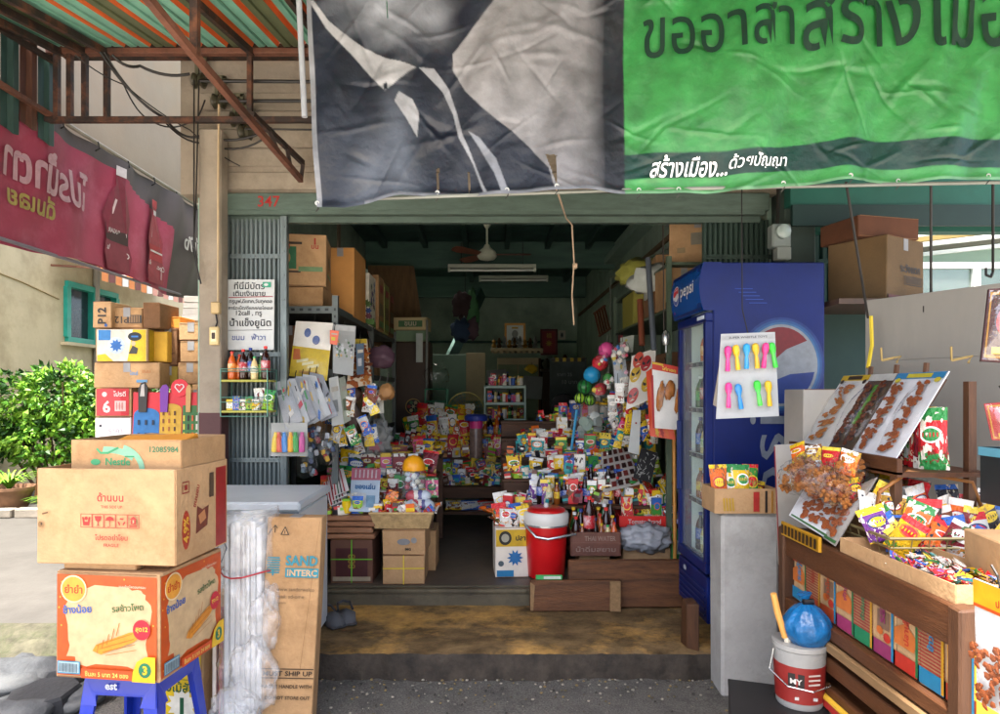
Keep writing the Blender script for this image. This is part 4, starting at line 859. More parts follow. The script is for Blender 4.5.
p.poly(arc(gx, gz, .19, .215, 40, 170)+[(gx-.05, gz+.02), (gx+.03, gz+.09)], '#7a1c24'); p.poly(arc(gx, gz, .19, .215, 200, 350)+[(gx+.05, gz-.05), (gx-.05, gz-.09)], '#16357f')
p.text('pepsi', .03, .78, w=.98, h=.27, c='#7d8694', a=90, bold=.0, fit=True)
for k in range(5): p.rect(-.14+.02*k, 1.98-.02*k, .10, .004, '#274fb0')
p.done(fr, 'emblem')
LM = bpy.data.materials.new('cooler lamp'); LM.use_nodes = True; LM.node_tree.nodes['Principled BSDF'].inputs['Emission Color'].default_value = (.9, 1, 1, 1); LM.node_tree.nodes['Principled BSDF'].inputs['Emission Strength'].default_value = .9
MB().tube([(-.285, -.245, .45), (-.285, -.245, 1.8)], .008, 8).build('lamp_tube', LM, fr)
# shelves and drinks in the cooler
shelf_z = [.72, 1.0, 1.28, 1.56]
for z in shelf_z:
    b = MB(); b.box((0, 0, z), (.55, .48, .008)); b.box((-.28, 0, z+.008), (.012, .48, .034)); sh = b.build('shelf', K('#d9dfe0'), fr)
    p = Print(lambda u, v, e: (-.286-e, -u, v)); p.rect(0, z+.008, .46, .026, '#26324a'); [p.text('฿15', -.17+.115*i, z+.008, w=.04, c='#e8e8e8') for i in range(4)]; p.done(sh, 'price_strip')
def bottle_meshes(r, h, cap_c, liquid, lab_c, lab_c2, neck=.32):
    b = MB(); nr = r*neck
    b.lathe([(r*.9, 0), (r, h*.03), (r, h*.35), (r*.93, h*.42), (r, h*.5), (r*.97, h*.62), (r*.7, h*.76), (nr, h*.86), (nr, h*.93)], 12)
    m1 = b.mesh('bottle_body', M('liquid '+liquid, liquid, .12, var=.08, spec=.6), True)
    b = MB(); b.lathe([(nr*1.25, h*.92), (nr*1.3, h*.995), (nr*.9, h)], 10); m2 = b.mesh('cap', K(cap_c), True)
    b = MB(); b.lathe([(r*1.02, h*.28), (r*1.03, h*.30), (r*1.03, h*.55), (r*1.02, h*.57)], 12); m3 = b.mesh('label', M('bottle label '+lab_c+lab_c2, lab_c, .4, var=.1, stain=lab_c2, stain_amt=1, stain_scale=22), True)
    return m1, m2, m3
BT = [bottle_meshes(*a) for a in ((.032, .24, '#1c3a8a', '#20110c', '#1f4fae', '#e6e6e6'), (.030, .21, '#c9372c', '#c85a1c', '#e08a2a', '#f3e3c0'), (.031, .22, '#e8e8e8', '#2d5a2a', '#3b9a4a', '#f0e060'), (.029, .20, '#d8b62c', '#8a4a1a', '#e8c83a', '#b02c22'), (.033, .25, '#d8322c', '#2a0f0c', '#b0202a', '#f0f0f0'), (.03, .19, '#3aa05a', '#d9c48a', '#e9e2c8', '#2f8a4a'))]
BTN = ['cola', 'orange', 'green', 'amber', 'dark red', 'cream']
def bottle(kind, loc, place, group, s=1., cat='bottle'):
    t = thing('drink_bottle', None, None, loc, random.uniform(0, 6)); t.scale = (s, s, s)
    for n_, me in zip(('bottle_body', 'cap', 'label'), BT[kind]): link(n_, me, t)
    return good(t, BTN[kind]+' drink bottle', place, cat, group)
fo = fr.location
for si, z in enumerate(shelf_z+[.403]):
    for r_ in range(2):
        for c_ in range(5):
            if z > 1.4 and c_ > 3: continue
            bottle([0, 4, 2, 1, 3, 5][(si*2+c_+r_) % 6], fo+Vector((-.235+.12*r_, -.19+.09*c_, z+.008)), 'on the %s cooler shelf' % ['second', 'third', 'fourth', 'top', 'lowest'][si], 'drinks inside the cooler', .97)
# low concrete stub wall
def stubf(): 
    b = MB(); b.box((0, 0, .46), (.29, .2, .94), None, .015, jit=.004); return b
sw_ = stubf().build('stub_wall', M('stub plaster', '#a09f9b', .85, var=.12, scale=4, bump=.5, bscale=45, stain='#75736e', stain_amt=.5, stain_scale=3)); sw_.location = (1.33, 3.50, 0); tag(sw_, 'low rough grey concrete stub wall in front of the cooler', 'wall')
b = MB(); b.box((0, 0, .14), (.07, .12, .27), None, .006, jit=.005); o = b.build('wood_block', WOODV); o.location = (1.115, 3.72, .0+.135-.02); o.location.z = .11; tag(o, 'short upright brown wood block between the step and stub wall', 'wood block')
# ================================================================ carton pile in the passage, left of the pillar
def pile(label, px, pyb, pyt, pw, dep, d, mat=None, rot=0, prints=None, **kw):
    z0 = PZ(pyb, d); h = PZ(pyt, d)-z0; w = pw*d/FPX
    return carton(label, (PX(px, d)+w/2, d+dep/2, z0), (w, dep, h-.003), rot, mat, prints=prints, group='cartons piled in the passage', **kw)
def p6(p):
    p.rect(0, .11, .235, .2, '#cf2430'); p.poly([(-.115, .21), (0, .21), (.06, .13), (.06, .01), (-.115, .01)], '#d8464c'); p.text('6', -.045, .075, h=.09, c='#f3e6e0', bold=.03); p.disc(-.06, .165, .018, .018, '#f0d9d4'); p.text('โปรดี', .05, .17, w=.09, c='#f3e6e0', bold=.02); p.rect(.055, .08, .08, .075, '#ecc9c4'); [p.disc(.03+.02*i, .08, .007, .03, '#d08a84', 10) for i in range(3)]
def yb(p):
    p.rect(.0, .12, .36, .235, '#e6e2d0'); p.poly([(.04, .005), (.178, .005), (.178, .235), (.08, .235)], '#e9c51e'); p.poly([(-.178, .005), (-.06, .005), (-.12, .06), (-.178, .05)], '#e9c51e'); p.rect(-.125, .195, .09, .075, '#3a86c8'); p.disc(-.04, .12, .062, .06, '#cfe0ee'); p.burst(-.04, .12, .03, .048, 9, '#2c72c0'); p.disc(.095, .185, .05, .032, '#1e2326'); p.rect(.095, .185, .05, .012, '#2c72c0'); p.poly([(.05, .06), (.11, .06), (.12, .1), (.08, .12)], '#3a3a36'); p.disc(.085, .135, .016, .018, '#e0b890')
def p12(p): p.text('P12', .0, .09, w=.12, c='#33302c', a=90, bold=.03); p.disc(.03, .02, .012, .012, '#2c5a9a', 10)
def p12b(p): p.text('P12', -.04, .06, w=.1, c='#4a4038', a=180, bold=.02); p.rect(.06, .065, .1, .06, '#3a342e'); [p.rect(.02+.012*i, .065, .004, .05, '#c79a66') for i in range(7)]
D0 = 4.85
pile('white printed carton low in the passage pile', 95, 445, 417, 36, .3, D0, K('#dcd8d8', .6), tape=False, prints={'front': lambda p: (p.rect(-.09, .14, .02, .02, '#4c4a55'), p.text('ราคา', .02, .1, w=.1, c='#a39aa8'))})
pile('red carton with big white 6 in the passage pile', 95, 417, 388, 36, .3, D0, CARD2, tape=False, prints={'front': p6})
pile('wide plain carton under the yellow and blue one in the pile', 94, 388, 362, 66, .33, D0, CARD2, prints={'front': lambda p: (p.text('โอเล่', .05, .11, w=.06, c='#6a98c0', bold=.03), p.text('ขนม', .14, .12, w=.06, c='#d08a50', bold=.03), p.rect(.11, .05, .08, .02, '#6aa0c8'))})
pile('yellow white and blue printed carton high in the pile', 96, 362, 328.5, 52, .33, D0, CARD2, tape=False, prints={'front': yb, 'right': lambda p: (p.rect(-.0, .12, .31, .23, '#d9b42a'), p.rect(.05, .13, .12, .1, '#a8842a'))})
pile('small yellow carton beside the yellow and blue one', 149.5, 362, 331, 18, .25, D0+.08, M('yellow card', '#c79a34', .8, var=.15), tape=False)
pile('upright open carton lettered P12 at the top of the pile', 93, 328, 301, 18, .28, D0, CARD2, tape=False, prints={'front': p12})
pile('carton with upside down P12 lettering atop the pile', 112, 328, 307, 30, .3, D0+.05, CARD, prints={'front': p12b})
o = pile('brown carton at the open end of the top row', 143, 328, 302, 17, .3, D0, CARD3, tape=False)
hid = [('lower carton hidden mostly behind the stool stack', -2.70, .70, .52), ('bottom carton of the passage pile', -2.70, .15, .55)]
for lb, xx, zz, hh in hid: carton(lb, (xx, D0+.2, zz), (.4, .36, hh-.003), 0, CARD, group='cartons piled in the passage')
for k, (px, pyb, pyt, pw, c, lb) in enumerate(((160, 365, 328, 18, CARD3, 'brown carton with small picture near the top of right column'), (158, 328.5, 316, 22, M('orange card', '#cf8433', .8, var=.15), 'flat orange carton on top of the right column'), (179, 340, 322, 24, CARD2, 'pale carton at the top next to the pillar'), (180, 362, 340.5, 22, CARD, 'brown carton second from top next to the pillar'), (178, 384, 362.5, 24, CARD, 'brown carton third from top next to the pillar'), (160, 388, 365.5, 17, M('olive card', '#8f7a2e', .8, var=.2), 'olive carton standing in the right column'))):
    pile(lb, px, pyb, pyt, pw, .26, 5.0 if k not in (1,) else 5.02, c, rot=R(-3 if k == 0 else 0), tape=k != 1, prints={'front': (lambda p: (p.disc(-.02, .16, .03, .04, '#7a4a30'), p.line([(-.05, .06), (.05, .09)], .006, '#5a3a20')))} if k == 0 else None)
for k, (zz, hh) in enumerate(((.15, .55), (.70, .45), (1.15, .42))): carton(['bottom carton of the right column by the pillar', 'middle carton of the right column by the pillar', 'upper hidden carton of the right column by the pillar'][k], (-2.12-.08, 5.16, zz), (.42, .3, hh-.003), 0, CARD, group='cartons piled in the passage')
for k in range(4): carton(['lowest', 'second lowest', 'third lowest', 'topmost'][k]+' small white carton stacked beyond the pillar', (PX(196, 6.0), 6.0, .15+.0+PZ(322, 6.0)-.15+.055*k), (.16, .2, .053), R(4*k), K('#d9d6d0', .6), tape=False, seam=False, group='small white cartons beyond the pillar')
carton('brown carton carrying the small white cartons beyond the pillar', (PX(196, 6.0), 6.02, .15), (.3, .3, PZ(322, 6.0)-.153), 0, CARD)
# ice cream picture boards leaning in front of the pile
ib = thing('ice_cream_board', 'red ice cream display board with blue and yellow panels and heart emblem', 'display board', (PX(164, 4.62), 4.62, 0.15), (R(-3), 0, 0))
zb_, zt_ = PZ(440, 4.62)-.15, PZ(392, 4.62)-.15
bw = 72*4.62/FPX
MB().box((0, 0, (zb_+zt_)/2-.3), (bw, .012, zt_-zb_+.6), None, .003).build('board', K('#c2242e'), ib)
fm = lambda u, v, e: (u, -.006-e, v)
p = Print(fm); A = -bw/2
p.poly([(A+.005, zb_-.1), (A+.19, zb_-.1), (A+.19, zt_-.16)]+[(A+.1+.09*cs(R(a)), zt_-.16+.05*sn(R(a))) for a in range(0, 181, 20)], '#2c7cc0'); p.poly([(A+.19, zb_-.1), (A+.345, zb_-.1), (A+.345, zt_-.12)]+[(A+.27+.075*cs(R(a)), zt_-.12+.04*sn(R(a))) for a in range(0, 181, 20)], '#e3b02e')
p.rect(A+.425, zb_+.06, .145, .36, '#3c7a3a')
for i in range(12): p.rect(A+.22+.04*(i % 3), zb_+.02+.055*(i//3), .012, .03, ['#8a4a1e', '#b5651e', '#5a2e14'][i % 3]); p.rect(A+.365+.03*(i % 4), zb_+.03+.06*(i//4), .012, .04, ['#e8d24a', '#26180f', '#d8622a', '#f0e8d8'][i % 4])
for i in range(6): p.rect(A+.05+.05*(i % 3), zb_+.03+.09*(i//3), .014, .035, '#1c2c44')
p.done(ib, 'pictures')
hs = MB(); hs.lathe([(.062, 0), (.062, .01)], 20, T=Matrix.Translation((A+.33, -.006, zt_+.03)) @ Matrix.Rotation(R(90), 4, 'X')); hs = hs.build('heart_disc', K('#c8202c'), ib)
p = Print(lambda u, v, e: (u, -.017-e, v)); p.ring(A+.315, zt_+.04, .018, .018, .007, '#f4e8e4', 20, 200); p.ring(A+.345, zt_+.04, .018, .018, .007, '#f4e8e4', -20, 160); p.line([(A+.298, zt_+.037), (A+.33, zt_-.0), (A+.362, zt_+.037)], .008, '#f4e8e4'); p.done(hs, 'emblem')
for i, (u, c, h_, w_) in enumerate(((.075, '#2a2622', .16, .055), (.225, '#6c2c8c', .12, .05), (.395, '#b58a52', .12, .03), (.475, '#7a4a26', .16, .035))):
    b = MB(); pts = [(u+A-w_/2, zt_-.14), (u+A+w_/2, zt_-.14), (u+A+w_*.6, zt_+.03), (u+A+w_*.25, zt_+h_*.45), (u+A-w_*.25, zt_+h_*.4), (u+A-w_*.6, zt_+.02)]
    n = len(pts); b.add([(a, -.012, z) for a, z in pts]+[(a, -.022, z) for a, z in pts], [tuple(range(n)), tuple(range(2*n-1, n-1, -1))]+[(k, (k+1) % n, n+(k+1) % n, n+k) for k in range(n)]); b.build('bar_cutout', K(c), ib)
    if i in (0, 3): Print(lambda u_, v_, e: (u_, -.0225-e, v_)).poly([(u+A-w_*.3, zt_-.03), (u+A+w_*.3, zt_-.03), (u+A+w_*.2, zt_+.06), (u+A-w_*.15, zt_+.05)], '#cfc8c0').done(ib, 'wrapper')
# ================================================================ whiteboard sign and wire rack on the folded gate
wbd = thing('whiteboard_sign', 'white board with black Thai handwriting hung on the grey gate', 'sign', (PX(250.5, 4.38), 4.38, PZ(350, 4.38)), (R(-2), 0, 0))
ww, wh = 47*4.38/FPX, 71*4.38/FPX
MB().box((0, 0, wh/2), (ww, .008, wh), None, .002).build('board', M('board white', '#c3c6c4', .4, var=.08, scale=4, stain='#9ea2a0', stain_amt=.4), wbd)
p = Print(lambda u, v, e: (u, -.004-e, v))
ink = '#1c1c22'
for t_, v, w_, c in (('ที่นี่มีบัตร', .425, .2, ink), ('เติมเงินขาย', .372, .21, ink), ('ทรูมูฟ,ดีแทค,วันทูคอล', .318, .28, ink), ('การ์ดเน็ต/ดีแทค/เอไอเอส', .278, .29, ink), ('12call , ทรู', .238, .17, ink), ('น้ำแข็งยูนิต', .175, .27, ink), ('ขนม   ฟ้าวา', .085, .22, '#6a78b0')): p.text(t_, -.01 if w_ < .25 else 0, v, w=w_, c=c, bold=.012)
p.line([(-ww/2+.01, .345), (ww/2-.01, .352)], .005, '#b3404c'); p.line([(-ww/2+.01, .128), (ww/2-.01, .132)], .003, '#555860'); p.rect(.105, .43, .055, .035, '#3fae8a'); p.disc(.1, .43, .014, .01, '#e8f0ea'); p.done(wbd, 'handwriting')
WIRE = M('green wire', '#5d8a7c', .4, metal=.3, var=.15)
wr = thing('wire_rack', 'two tier green wire rack hung on the grey gate holding small bottles', 'rack', (PX(248, 4.28), 4.30, PZ(416, 4.28)))
rw, rd_ = 46*4.28/FPX/2, .09
zs = (.03, .225)
for z in zs: MB().box((0, 0, z), (2*rw, rd_*2, .014), None, .003).build('shelf', M('rack board', '#a8a44c', .6, var=.15), wr)
b = MB()
for sx in (-1, 1): 
    for yy in (-rd_, rd_): b.tube([(sx*rw, yy, 0), (sx*rw, yy, .30)], .004, 6)
for z in (.0, .09, .12, .285, .30): b.tube([(-rw, rd_, z), (-rw, -rd_, z), (rw, -rd_, z), (rw, rd_, z)], .003, 5)
b.build('wire_frame', WIRE, wr, smooth=True)
zr = wr.location.z
for k in range(7): bottle([1, 1, 4, 0, 5, 2, 4][k], (PX(232+5.6*k, 4.27), 4.27+.03*(k % 2), zr+zs[1]+.008), 'on the upper shelf of the wire rack', 'bottles in the wire rack', .78+.08*(k % 3 == 0))
# ================================================================ packets: one pillow mesh, coloured per object
def packet_mesh(seed, nu=7, nv=9):
    b = MB()
    for sgn in (-1, 1):
        def fn(u, v, sgn=sgn):
            x = u-.5; e = max(0, min(1, (v-.07)/.86)); prof = max(0., math.sin(math.pi*e))**.55*max(0, 1-(2*x)**4)**.6
            n_ = noise.noise(Vector((u*5+seed*3, v*6, sgn*2+seed)))*.14
            sx = 1-.10*max(0., math.sin(math.pi*e))**.6*0+.05*math.cos(2*math.pi*v)
            return (x*sx, sgn*.5*prof*(1+n_)+.03*noise.noise(Vector((u*3, v*3, seed)))*1, v)
        if sgn < 0: b.sheet(fn, nu, nv)
        else: b.sheet(lambda u, v: fn(1-u, v), nu, nv)
    return b
def ink_nodes(key, rough, kind):
    """printed wrapper: main colour from the object, a badge, bands, a food picture and small print"""
    m = bpy.data.materials.new(key); m.use_nodes = True; n = m.node_tree.nodes; l = m.node_tree.links
    b = n['Principled BSDF']; b.inputs['Roughness'].default_value = rough; b.inputs['Specular IOR Level'].default_value = .55
    oi = n.new('ShaderNodeObjectInfo'); tc = n.new('ShaderNodeTexCoord'); sp = n.new('ShaderNodeSeparateXYZ'); l.new(tc.outputs['Generated'], sp.inputs[0])
    def math_(op, a, c=None, d=None):
        q = n.new('ShaderNodeMath'); q.operation = op
        for i, x in enumerate((a, c, d)):
            if x is None: continue
            if isinstance(x, (int, float)): q.inputs[i].default_value = x
            else: l.new(x, q.inputs[i])
        return q.outputs[0]
    rnd = oi.outputs['Random']; U, V = sp.outputs[0], sp.outputs[2]
    def rand(k): return math_('FRACT', math_('MULTIPLY', rnd, k))
    def mix(f, a, c):
        q = n.new('ShaderNodeMix'); q.data_type = 'RGBA'; l.new(f, q.inputs['Factor'])
        for i, x in ((6, a), (7, c)):
            if isinstance(x, tuple): q.inputs[i].default_value = (*x, 1)
            else: l.new(x, q.inputs[i])
        return q.outputs[2]
    def ramp(f, cols):
        r = n.new('ShaderNodeValToRGB'); r.color_ramp.interpolation = 'CONSTANT'; e = r.color_ramp.elements
        e[0].color = (*C(cols[0]), 1); e[1].color = (*C(cols[1]), 1); e[1].position = 1/len(cols)
        for i, c in enumerate(cols[2:]): q = e.new((i+2)/len(cols)); q.color = (*C(c), 1)
        l.new(f, r.inputs[0]); return r.outputs[0]
    c1 = oi.outputs['Color']; c2 = ramp(rand(7.31), ['#e8c21e', '#d8262c', '#f0ede4', '#2b62b8', '#e8e4d8', '#f3d64a', '#2e8a44', '#f2f2ee'])
    c3 = ramp(rand(23.7), ['#f4f0e6', '#b81f28', '#f2d23a', '#1f2f66', '#e97a22', '#ffffff'])
    base = mix(math_('GREATER_THAN', V, math_('ADD', .74, math_('MULTIPLY', rand(3.3), .2))), c1, c2)
    base = mix(math_('LESS_THAN', math_('ADD', V, math_('MULTIPLY', U, math_('SUBTRACT', rand(41.), .5))), math_('MULTIPLY', rand(13.1), .3)), base, c2)
    du = math_('SUBTRACT', U, .5); dv = math_('SUBTRACT', V, math_('ADD', .52, math_('MULTIPLY', rand(5.9), .18)))
    el = math_('ADD', math_('POWER', math_('DIVIDE', du, .36), 2.), math_('POWER', math_('DIVIDE', dv, math_('ADD', .09, math_('MULTIPLY', rand(17.), .1))), 2.))
    base = mix(math_('LESS_THAN', el, 1.), base, c3); base = mix(math_('LESS_THAN', el, .62), base, c2)
    nz = n.new('ShaderNodeTexNoise'); nz.inputs['Scale'].default_value = 9; nz.inputs['Detail'].default_value = 3; nz.noise_dimensions = '4D'; l.new(tc.outputs['Generated'], nz.inputs['Vector']); l.new(math_('MULTIPLY', rnd, 50.), nz.inputs['W'])
    food = math_('MULTIPLY', math_('GREATER_THAN', nz.outputs['Fac'], .55), math_('MULTIPLY', math_('LESS_THAN', V, .38), math_('GREATER_THAN', V, .1)))
    base = mix(food, base, ramp(rand(31.), ['#c98a3a', '#8c4a1c', '#e0b860', '#f0e2c0', '#7a2c1c', '#4a8a34']))
    wv = math_('GREATER_THAN', math_('SINE', math_('MULTIPLY', U, 55.)), math_('MULTIPLY', nz.outputs['Fac'], .6))
    txt = math_('MULTIPLY', wv, math_('LESS_THAN', math_('ABSOLUTE', dv), .035)); base = mix(txt, base, c1)
    n2 = n.new('ShaderNodeTexNoise'); n2.inputs['Scale'].default_value = 4.5; n2.inputs['Detail'].default_value = 2; n2.noise_dimensions = '4D'; l.new(tc.outputs['Generated'], n2.inputs['Vector']); l.new(math_('MULTIPLY', rnd, 91.), n2.inputs['W'])
    base = mix(math_('GREATER_THAN', n2.outputs['Fac'], math_('ADD', .56, math_('MULTIPLY', rand(61.), .1))), base, ramp(rand(47.), ['#3a2418', '#8a5a2c', '#c9bfa8', '#1f2c3a', '#6a1c1c', '#b8923a', '#e6dfce', '#3c5a2c']))
    l.new(base, b.inputs['Base Color'])
    if kind == 'foil':
        bn = n.new('ShaderNodeTexNoise'); bn.inputs['Scale'].default_value = 7; bn.inputs['Detail'].default_value = 4; l.new(tc.outputs['Generated'], bn.inputs['Vector']); bp = n.new('ShaderNodeBump'); bp.inputs['Strength'].default_value = .5; bp.inputs['Distance'].default_value = .03
        l.new(bn.outputs['Fac'], bp.inputs['Height']); l.new(bp.outputs[0], b.inputs['Normal'])
    return m
FOIL = ink_nodes('packet foil print', .25, 'foil'); PRINTED = ink_nodes('printed card', .45, 'card')
PK = [packet_mesh(k).mesh('packet', FOIL, 2) for k in range(5)]
_bx2 = MB().box((0, 0, .5), (1, 1, 1), None, .02); BXM = _bx2.mesh('product_box', PRINTED)
COLN = {'red': '#c41f26', 'orange': '#e2691c', 'yellow': '#ecc01c', 'green': '#3a8f36', 'blue': '#2458b4', 'white': '#dcdad2', 'purple': '#6c2f86', 'pink': '#dc5a8e', 'brown': '#6e3a1c', 'teal': '#2c9a9a', 'black': '#26242a', 'maroon': '#7a1c2a', 'lime': '#8cbf2c', 'silver': '#b4b6b4', 'gold': '#b58a2a'}
CN = list(COLN)
def packet(colr, loc, size, rot, place, group, kind='snack packet', name='snack_packet', cat='packet'):
    o = link(name, random.choice(PK)); o.location = loc; o.scale = size; o.rotation_euler = rot; o.color = (*C(COLN[colr]), 1)
    return good(o, colr+' '+kind, place, cat, group)
def pbox(colr, loc, size, rot, place, group, kind='printed product box', name='product_box', cat='box'):
    o = link(name, BXM); o.location = loc; o.scale = size; o.rotation_euler = rot if not isinstance(rot, (int, float)) else (0, 0, rot); o.color = (*C(COLN[colr]), 1)
    return good(o, colr+' '+kind, place, cat, group)
# lower shelf of the wire rack
for k, c in enumerate(('white', 'blue', 'green', 'lime', 'yellow')): pbox(c, (PX(231+6.0*k, 4.27), 4.27, zr+zs[0]+.008), (.042, .05, .07+.02*(k % 2)), R(8*k), 'on the lower shelf of the wire rack', 'goods in the wire rack', 'small printed box')
packet('lime', (PX(266, 4.25), 4.27, zr+zs[0]+.01), (.07, .03, .13), (R(-6), R(8), 0), 'leaning at the end of the wire rack', 'goods in the wire rack')
packet('white', (PX(258, 4.26), 4.30, zr+zs[0]+.01), (.07, .03, .14), (R(-4), R(-4), 0), 'leaning at the end of the wire rack', 'goods in the wire rack')
packet('red', (-1.73, 3.6, .987), (.16, .22, .03), (0, 0, R(20)), 'lying on the freezer lid', 'goods on the freezer'); _goods[-1][0].rotation_euler = (R(-90), 0, R(20)); _goods[-1][0].scale = (.16, .03, .2); _goods[-1][0].location = (-1.62, 3.55, 1.003)
# ================================================================ inside, left: steel rack with cartons on top
G_RACK = 'cartons on the steel rack'
sr = thing('steel_rack', 'tall perforated steel rack along the left inside wall', 'rack', (-1.46, 6.2, .235))
RKM = M('rack grey', '#5f6664', .5, var=.15, metal=.4, scale=6)
for y in (-1.45, 0, 1.45):
    for x in (-.36, .36):
        b = MB(); b.box((x, y, 1.0), (.04, .04, 2.0)); b.build('post', RKM, sr)
        if y == -1.45:
            b = MB(); [b.box((x, y-.021, .9+.05*k), (.014, .004, .02)) for k in range(21)]; b.build('slot', K('#23282a'), sr)
for z in (.45, .95, 1.45, 1.90):
    b = MB(); b.box((0, 0, z), (.72, 2.9, .02)); b.box((0, -1.455, z), (.74, .012, .05)); b.box((.365, 0, z), (.012, 2.9, .05)); b.build('shelf', RKM, sr)
    if z > 1.8: b = MB(); [b.box((-.3+.06*k, -1.463, z), (.025, .004, .018)) for k in range(11)]; b.build('slot', K('#23282a'), sr)
zt = .235+1.912
def rk1(p): p.rect(-.06, .2, .2, .16, '#3a7a54'); p.disc(-.05, .2, .05, .055, '#c79a66'); p.rect(-.05, .305, .26, .018, '#4a3c30'); p.rect(-.04, .10, .22, .014, '#4a3c30'); p.text('Royal', -.06, .275, w=.11, c='#a3442c', bold=.02); p.line([(.17, .34), (.17, .30)], .012, '#c03a2c'); p.text('บน', .17, .28, w=.05, c='#c03a2c', bold=.02); p.rect(.14, .12, .17, .035, '#7a9a6a')
carton('brown carton with green and black printed picture topmost on the rack', (-1.46, 4.98, zt+.165), (.50, .42, .37), R(9), CARD2, tape=False, group=G_RACK, prints={'front': rk1, 'right': lambda p: (p.rect(0, .2, .1, .1, '#4c4a3c', 45), p.rect(-.0, .09, .3, .03, '#7a9a6a'), p.text('Royal', 0, .3, w=.1, c='#a3442c'))})
bpy.data.objects['carton'].rotation_euler
carton('flat brown carton under the printed one on the rack', (-1.50, 4.98, zt), (.58, .36, .16), R(2), CARD, group=G_RACK)
carton('tall plain carton standing second along the rack', (-1.19, 5.55, zt), (.22, .5, .55), R(0), M('orange card2', '#c08a4c', .85, var=.1, bump=.15, bscale=90), group=G_RACK)
def flo(p): [p.burst(random.uniform(-.1, .1), random.uniform(.08, .4), .02, .035, 6, random.choice(('#3c5aa0', '#5a7a3a', '#8a4a5a'))) for _ in range(12)]; p.rect(0, .03, .3, .05, '#6a9a4a')
carton('white carton with blue flower print third along the rack', (-1.18, 6.12, zt), (.2, .34, .47), 0, K('#d6d2c0', .6), tape=False, group=G_RACK, prints={'front': flo, 'right': flo})
for k, (y, hh, c, lb) in enumerate(((6.5, .52, CARD, 'brown carton with red top fourth along the rack'), (6.85, .5, K('#8a8a50', .7), 'olive carton fifth along the rack'), (7.2, .45, CARD3, 'dark brown carton at the far end of the rack'))):
    carton(lb, (-1.2, y, zt), (.28, .3, hh), 0, c, group=G_RACK, prints={'right': lambda p: (p.rect(0, .4, .2, .07, '#a83a34'), p.rect(.0, .2, .22, .12, '#7d6a40'), p.rect(0, .06, .26, .06, '#7aa05a'))})
for k in range(5): carton(['first', 'second', 'third', 'fourth', 'fifth'][k]+' dark carton from the gate on the middle rack shelf', (-1.45, 5.1+.52*k, .235+1.462), (.5, .42, .34+.03*(k % 2)), R(3*k-6), [CARD3, CARD, CARD3][k % 3], group=G_RACK)
for k in range(5): carton(['first', 'second', 'third', 'fourth', 'fifth'][k]+' carton from the gate on the lower rack shelf', (-1.45, 5.1+.52*k, .235+.962), (.5, .42, .36), R(3*k-6), [CARD, CARD3][k % 2], group=G_RACK)
# brown cupboard with round sticker, boxes on top
cu = thing('brown_cupboard', 'dark brown cupboard with round patterned sticker behind the goods', 'cupboard', (-.97, 8.3, .235), R(0))
DB = M('cupboard brown', '#4a382b', .5, var=.2, scale=2, stretch=(5, 5, 1), stain='#2c2018')
MB().box((0, .2, .97), (.44, .4, 1.94), None, .008).build('carcass', DB, cu); MB().box((0, -.01, .97), (.43, .02, 1.9), None, .004).build('door', DB, cu)
p = Print(lambda u, v, e: (u, -.021-e, v)); q = (.02, 1.135); p.disc(*q, .1, .1, '#2a2420', 28); p.ring(*q, .1, .1, .012, '#c9a04a'); [p.disc(q[0]+.055*cs(R(60*k)), q[1]+.055*sn(R(60*k)), .022, .022, ['#b03a2c', '#d9c48a', '#4a7a4a'][k % 3], 12) for k in range(6)]; p.burst(*q, .012, .04, 6, '#e0d0a0'); p.done(cu, 'sticker')
carton('green printed flat carton on the brown cupboard', (-.98, 8.45, 2.178), (.40, .3, .14), R(3), K('#7d9a7a', .6), tape=False); carton('cream printed flat carton topmost on the brown cupboard', (-.98, 8.45, 2.32), (.42, .3, .16), R(-4), K('#c9b98a', .6), tape=False, prints={'front': lambda p: (p.rect(0, .08, .3, .08, '#5a8a5a'), p.text('ขนม', 0, .08, w=.15, c='#e8e0c0', bold=.02))})
# ceiling fan and fluorescent tubes
CR = M('cream enamel', '#cfd3bd', .4, var=.1)
cf = thing('ceiling_fan', 'cream ceiling fan with three brown blades hanging inside the shop', 'fan', (PX(487, 8.6), 8.6, 3.79))
MB().lathe([(.055, 0), (.07, -.03), (.04, -.10), (.02, -.13)], 14).build('canopy', CR, cf, smooth=True); MB().tube([(0, 0, -.1), (0, 0, -.42)], .014, 8).build('rod', CR, cf, smooth=True)
MB().lathe([(.03, -.34), (.05, -.38), (.11, -.43), (.125, -.46), (.125, -.50), (.10, -.53), (.04, -.545)][::-1], 20).build('motor', CR, cf, smooth=True)
for a in (0, 128, 222):
    T = Matrix.Translation((0, 0, -.47)) @ Matrix.Rotation(R(a), 4, 'Z') @ Matrix.Rotation(R(18), 4, 'X'); b = MB()
    b.add([(.1, -.03, 0), (.2, -.055, 0), (.45, -.075, 0), (.55, -.05, 0), (.57, 0, 0), (.55, .05, 0), (.45, .065, 0), (.2, .045, 0), (.1, .03, 0)]+[(.1, -.03, .008), (.2, -.055, .008), (.45, -.075, .008), (.55, -.05, .008), (.57, 0, .008), (.55, .05, .008), (.45, .065, .008), (.2, .045, .008), (.1, .03, .008)], [tuple(range(9))[::-1], tuple(range(9, 18))]+[(k, (k+1) % 9, 9+(k+1) % 9, 9+k) for k in range(9)], None, T); b.build('blade', M('fan blade', '#7a4c38', .5, var=.15), cf)
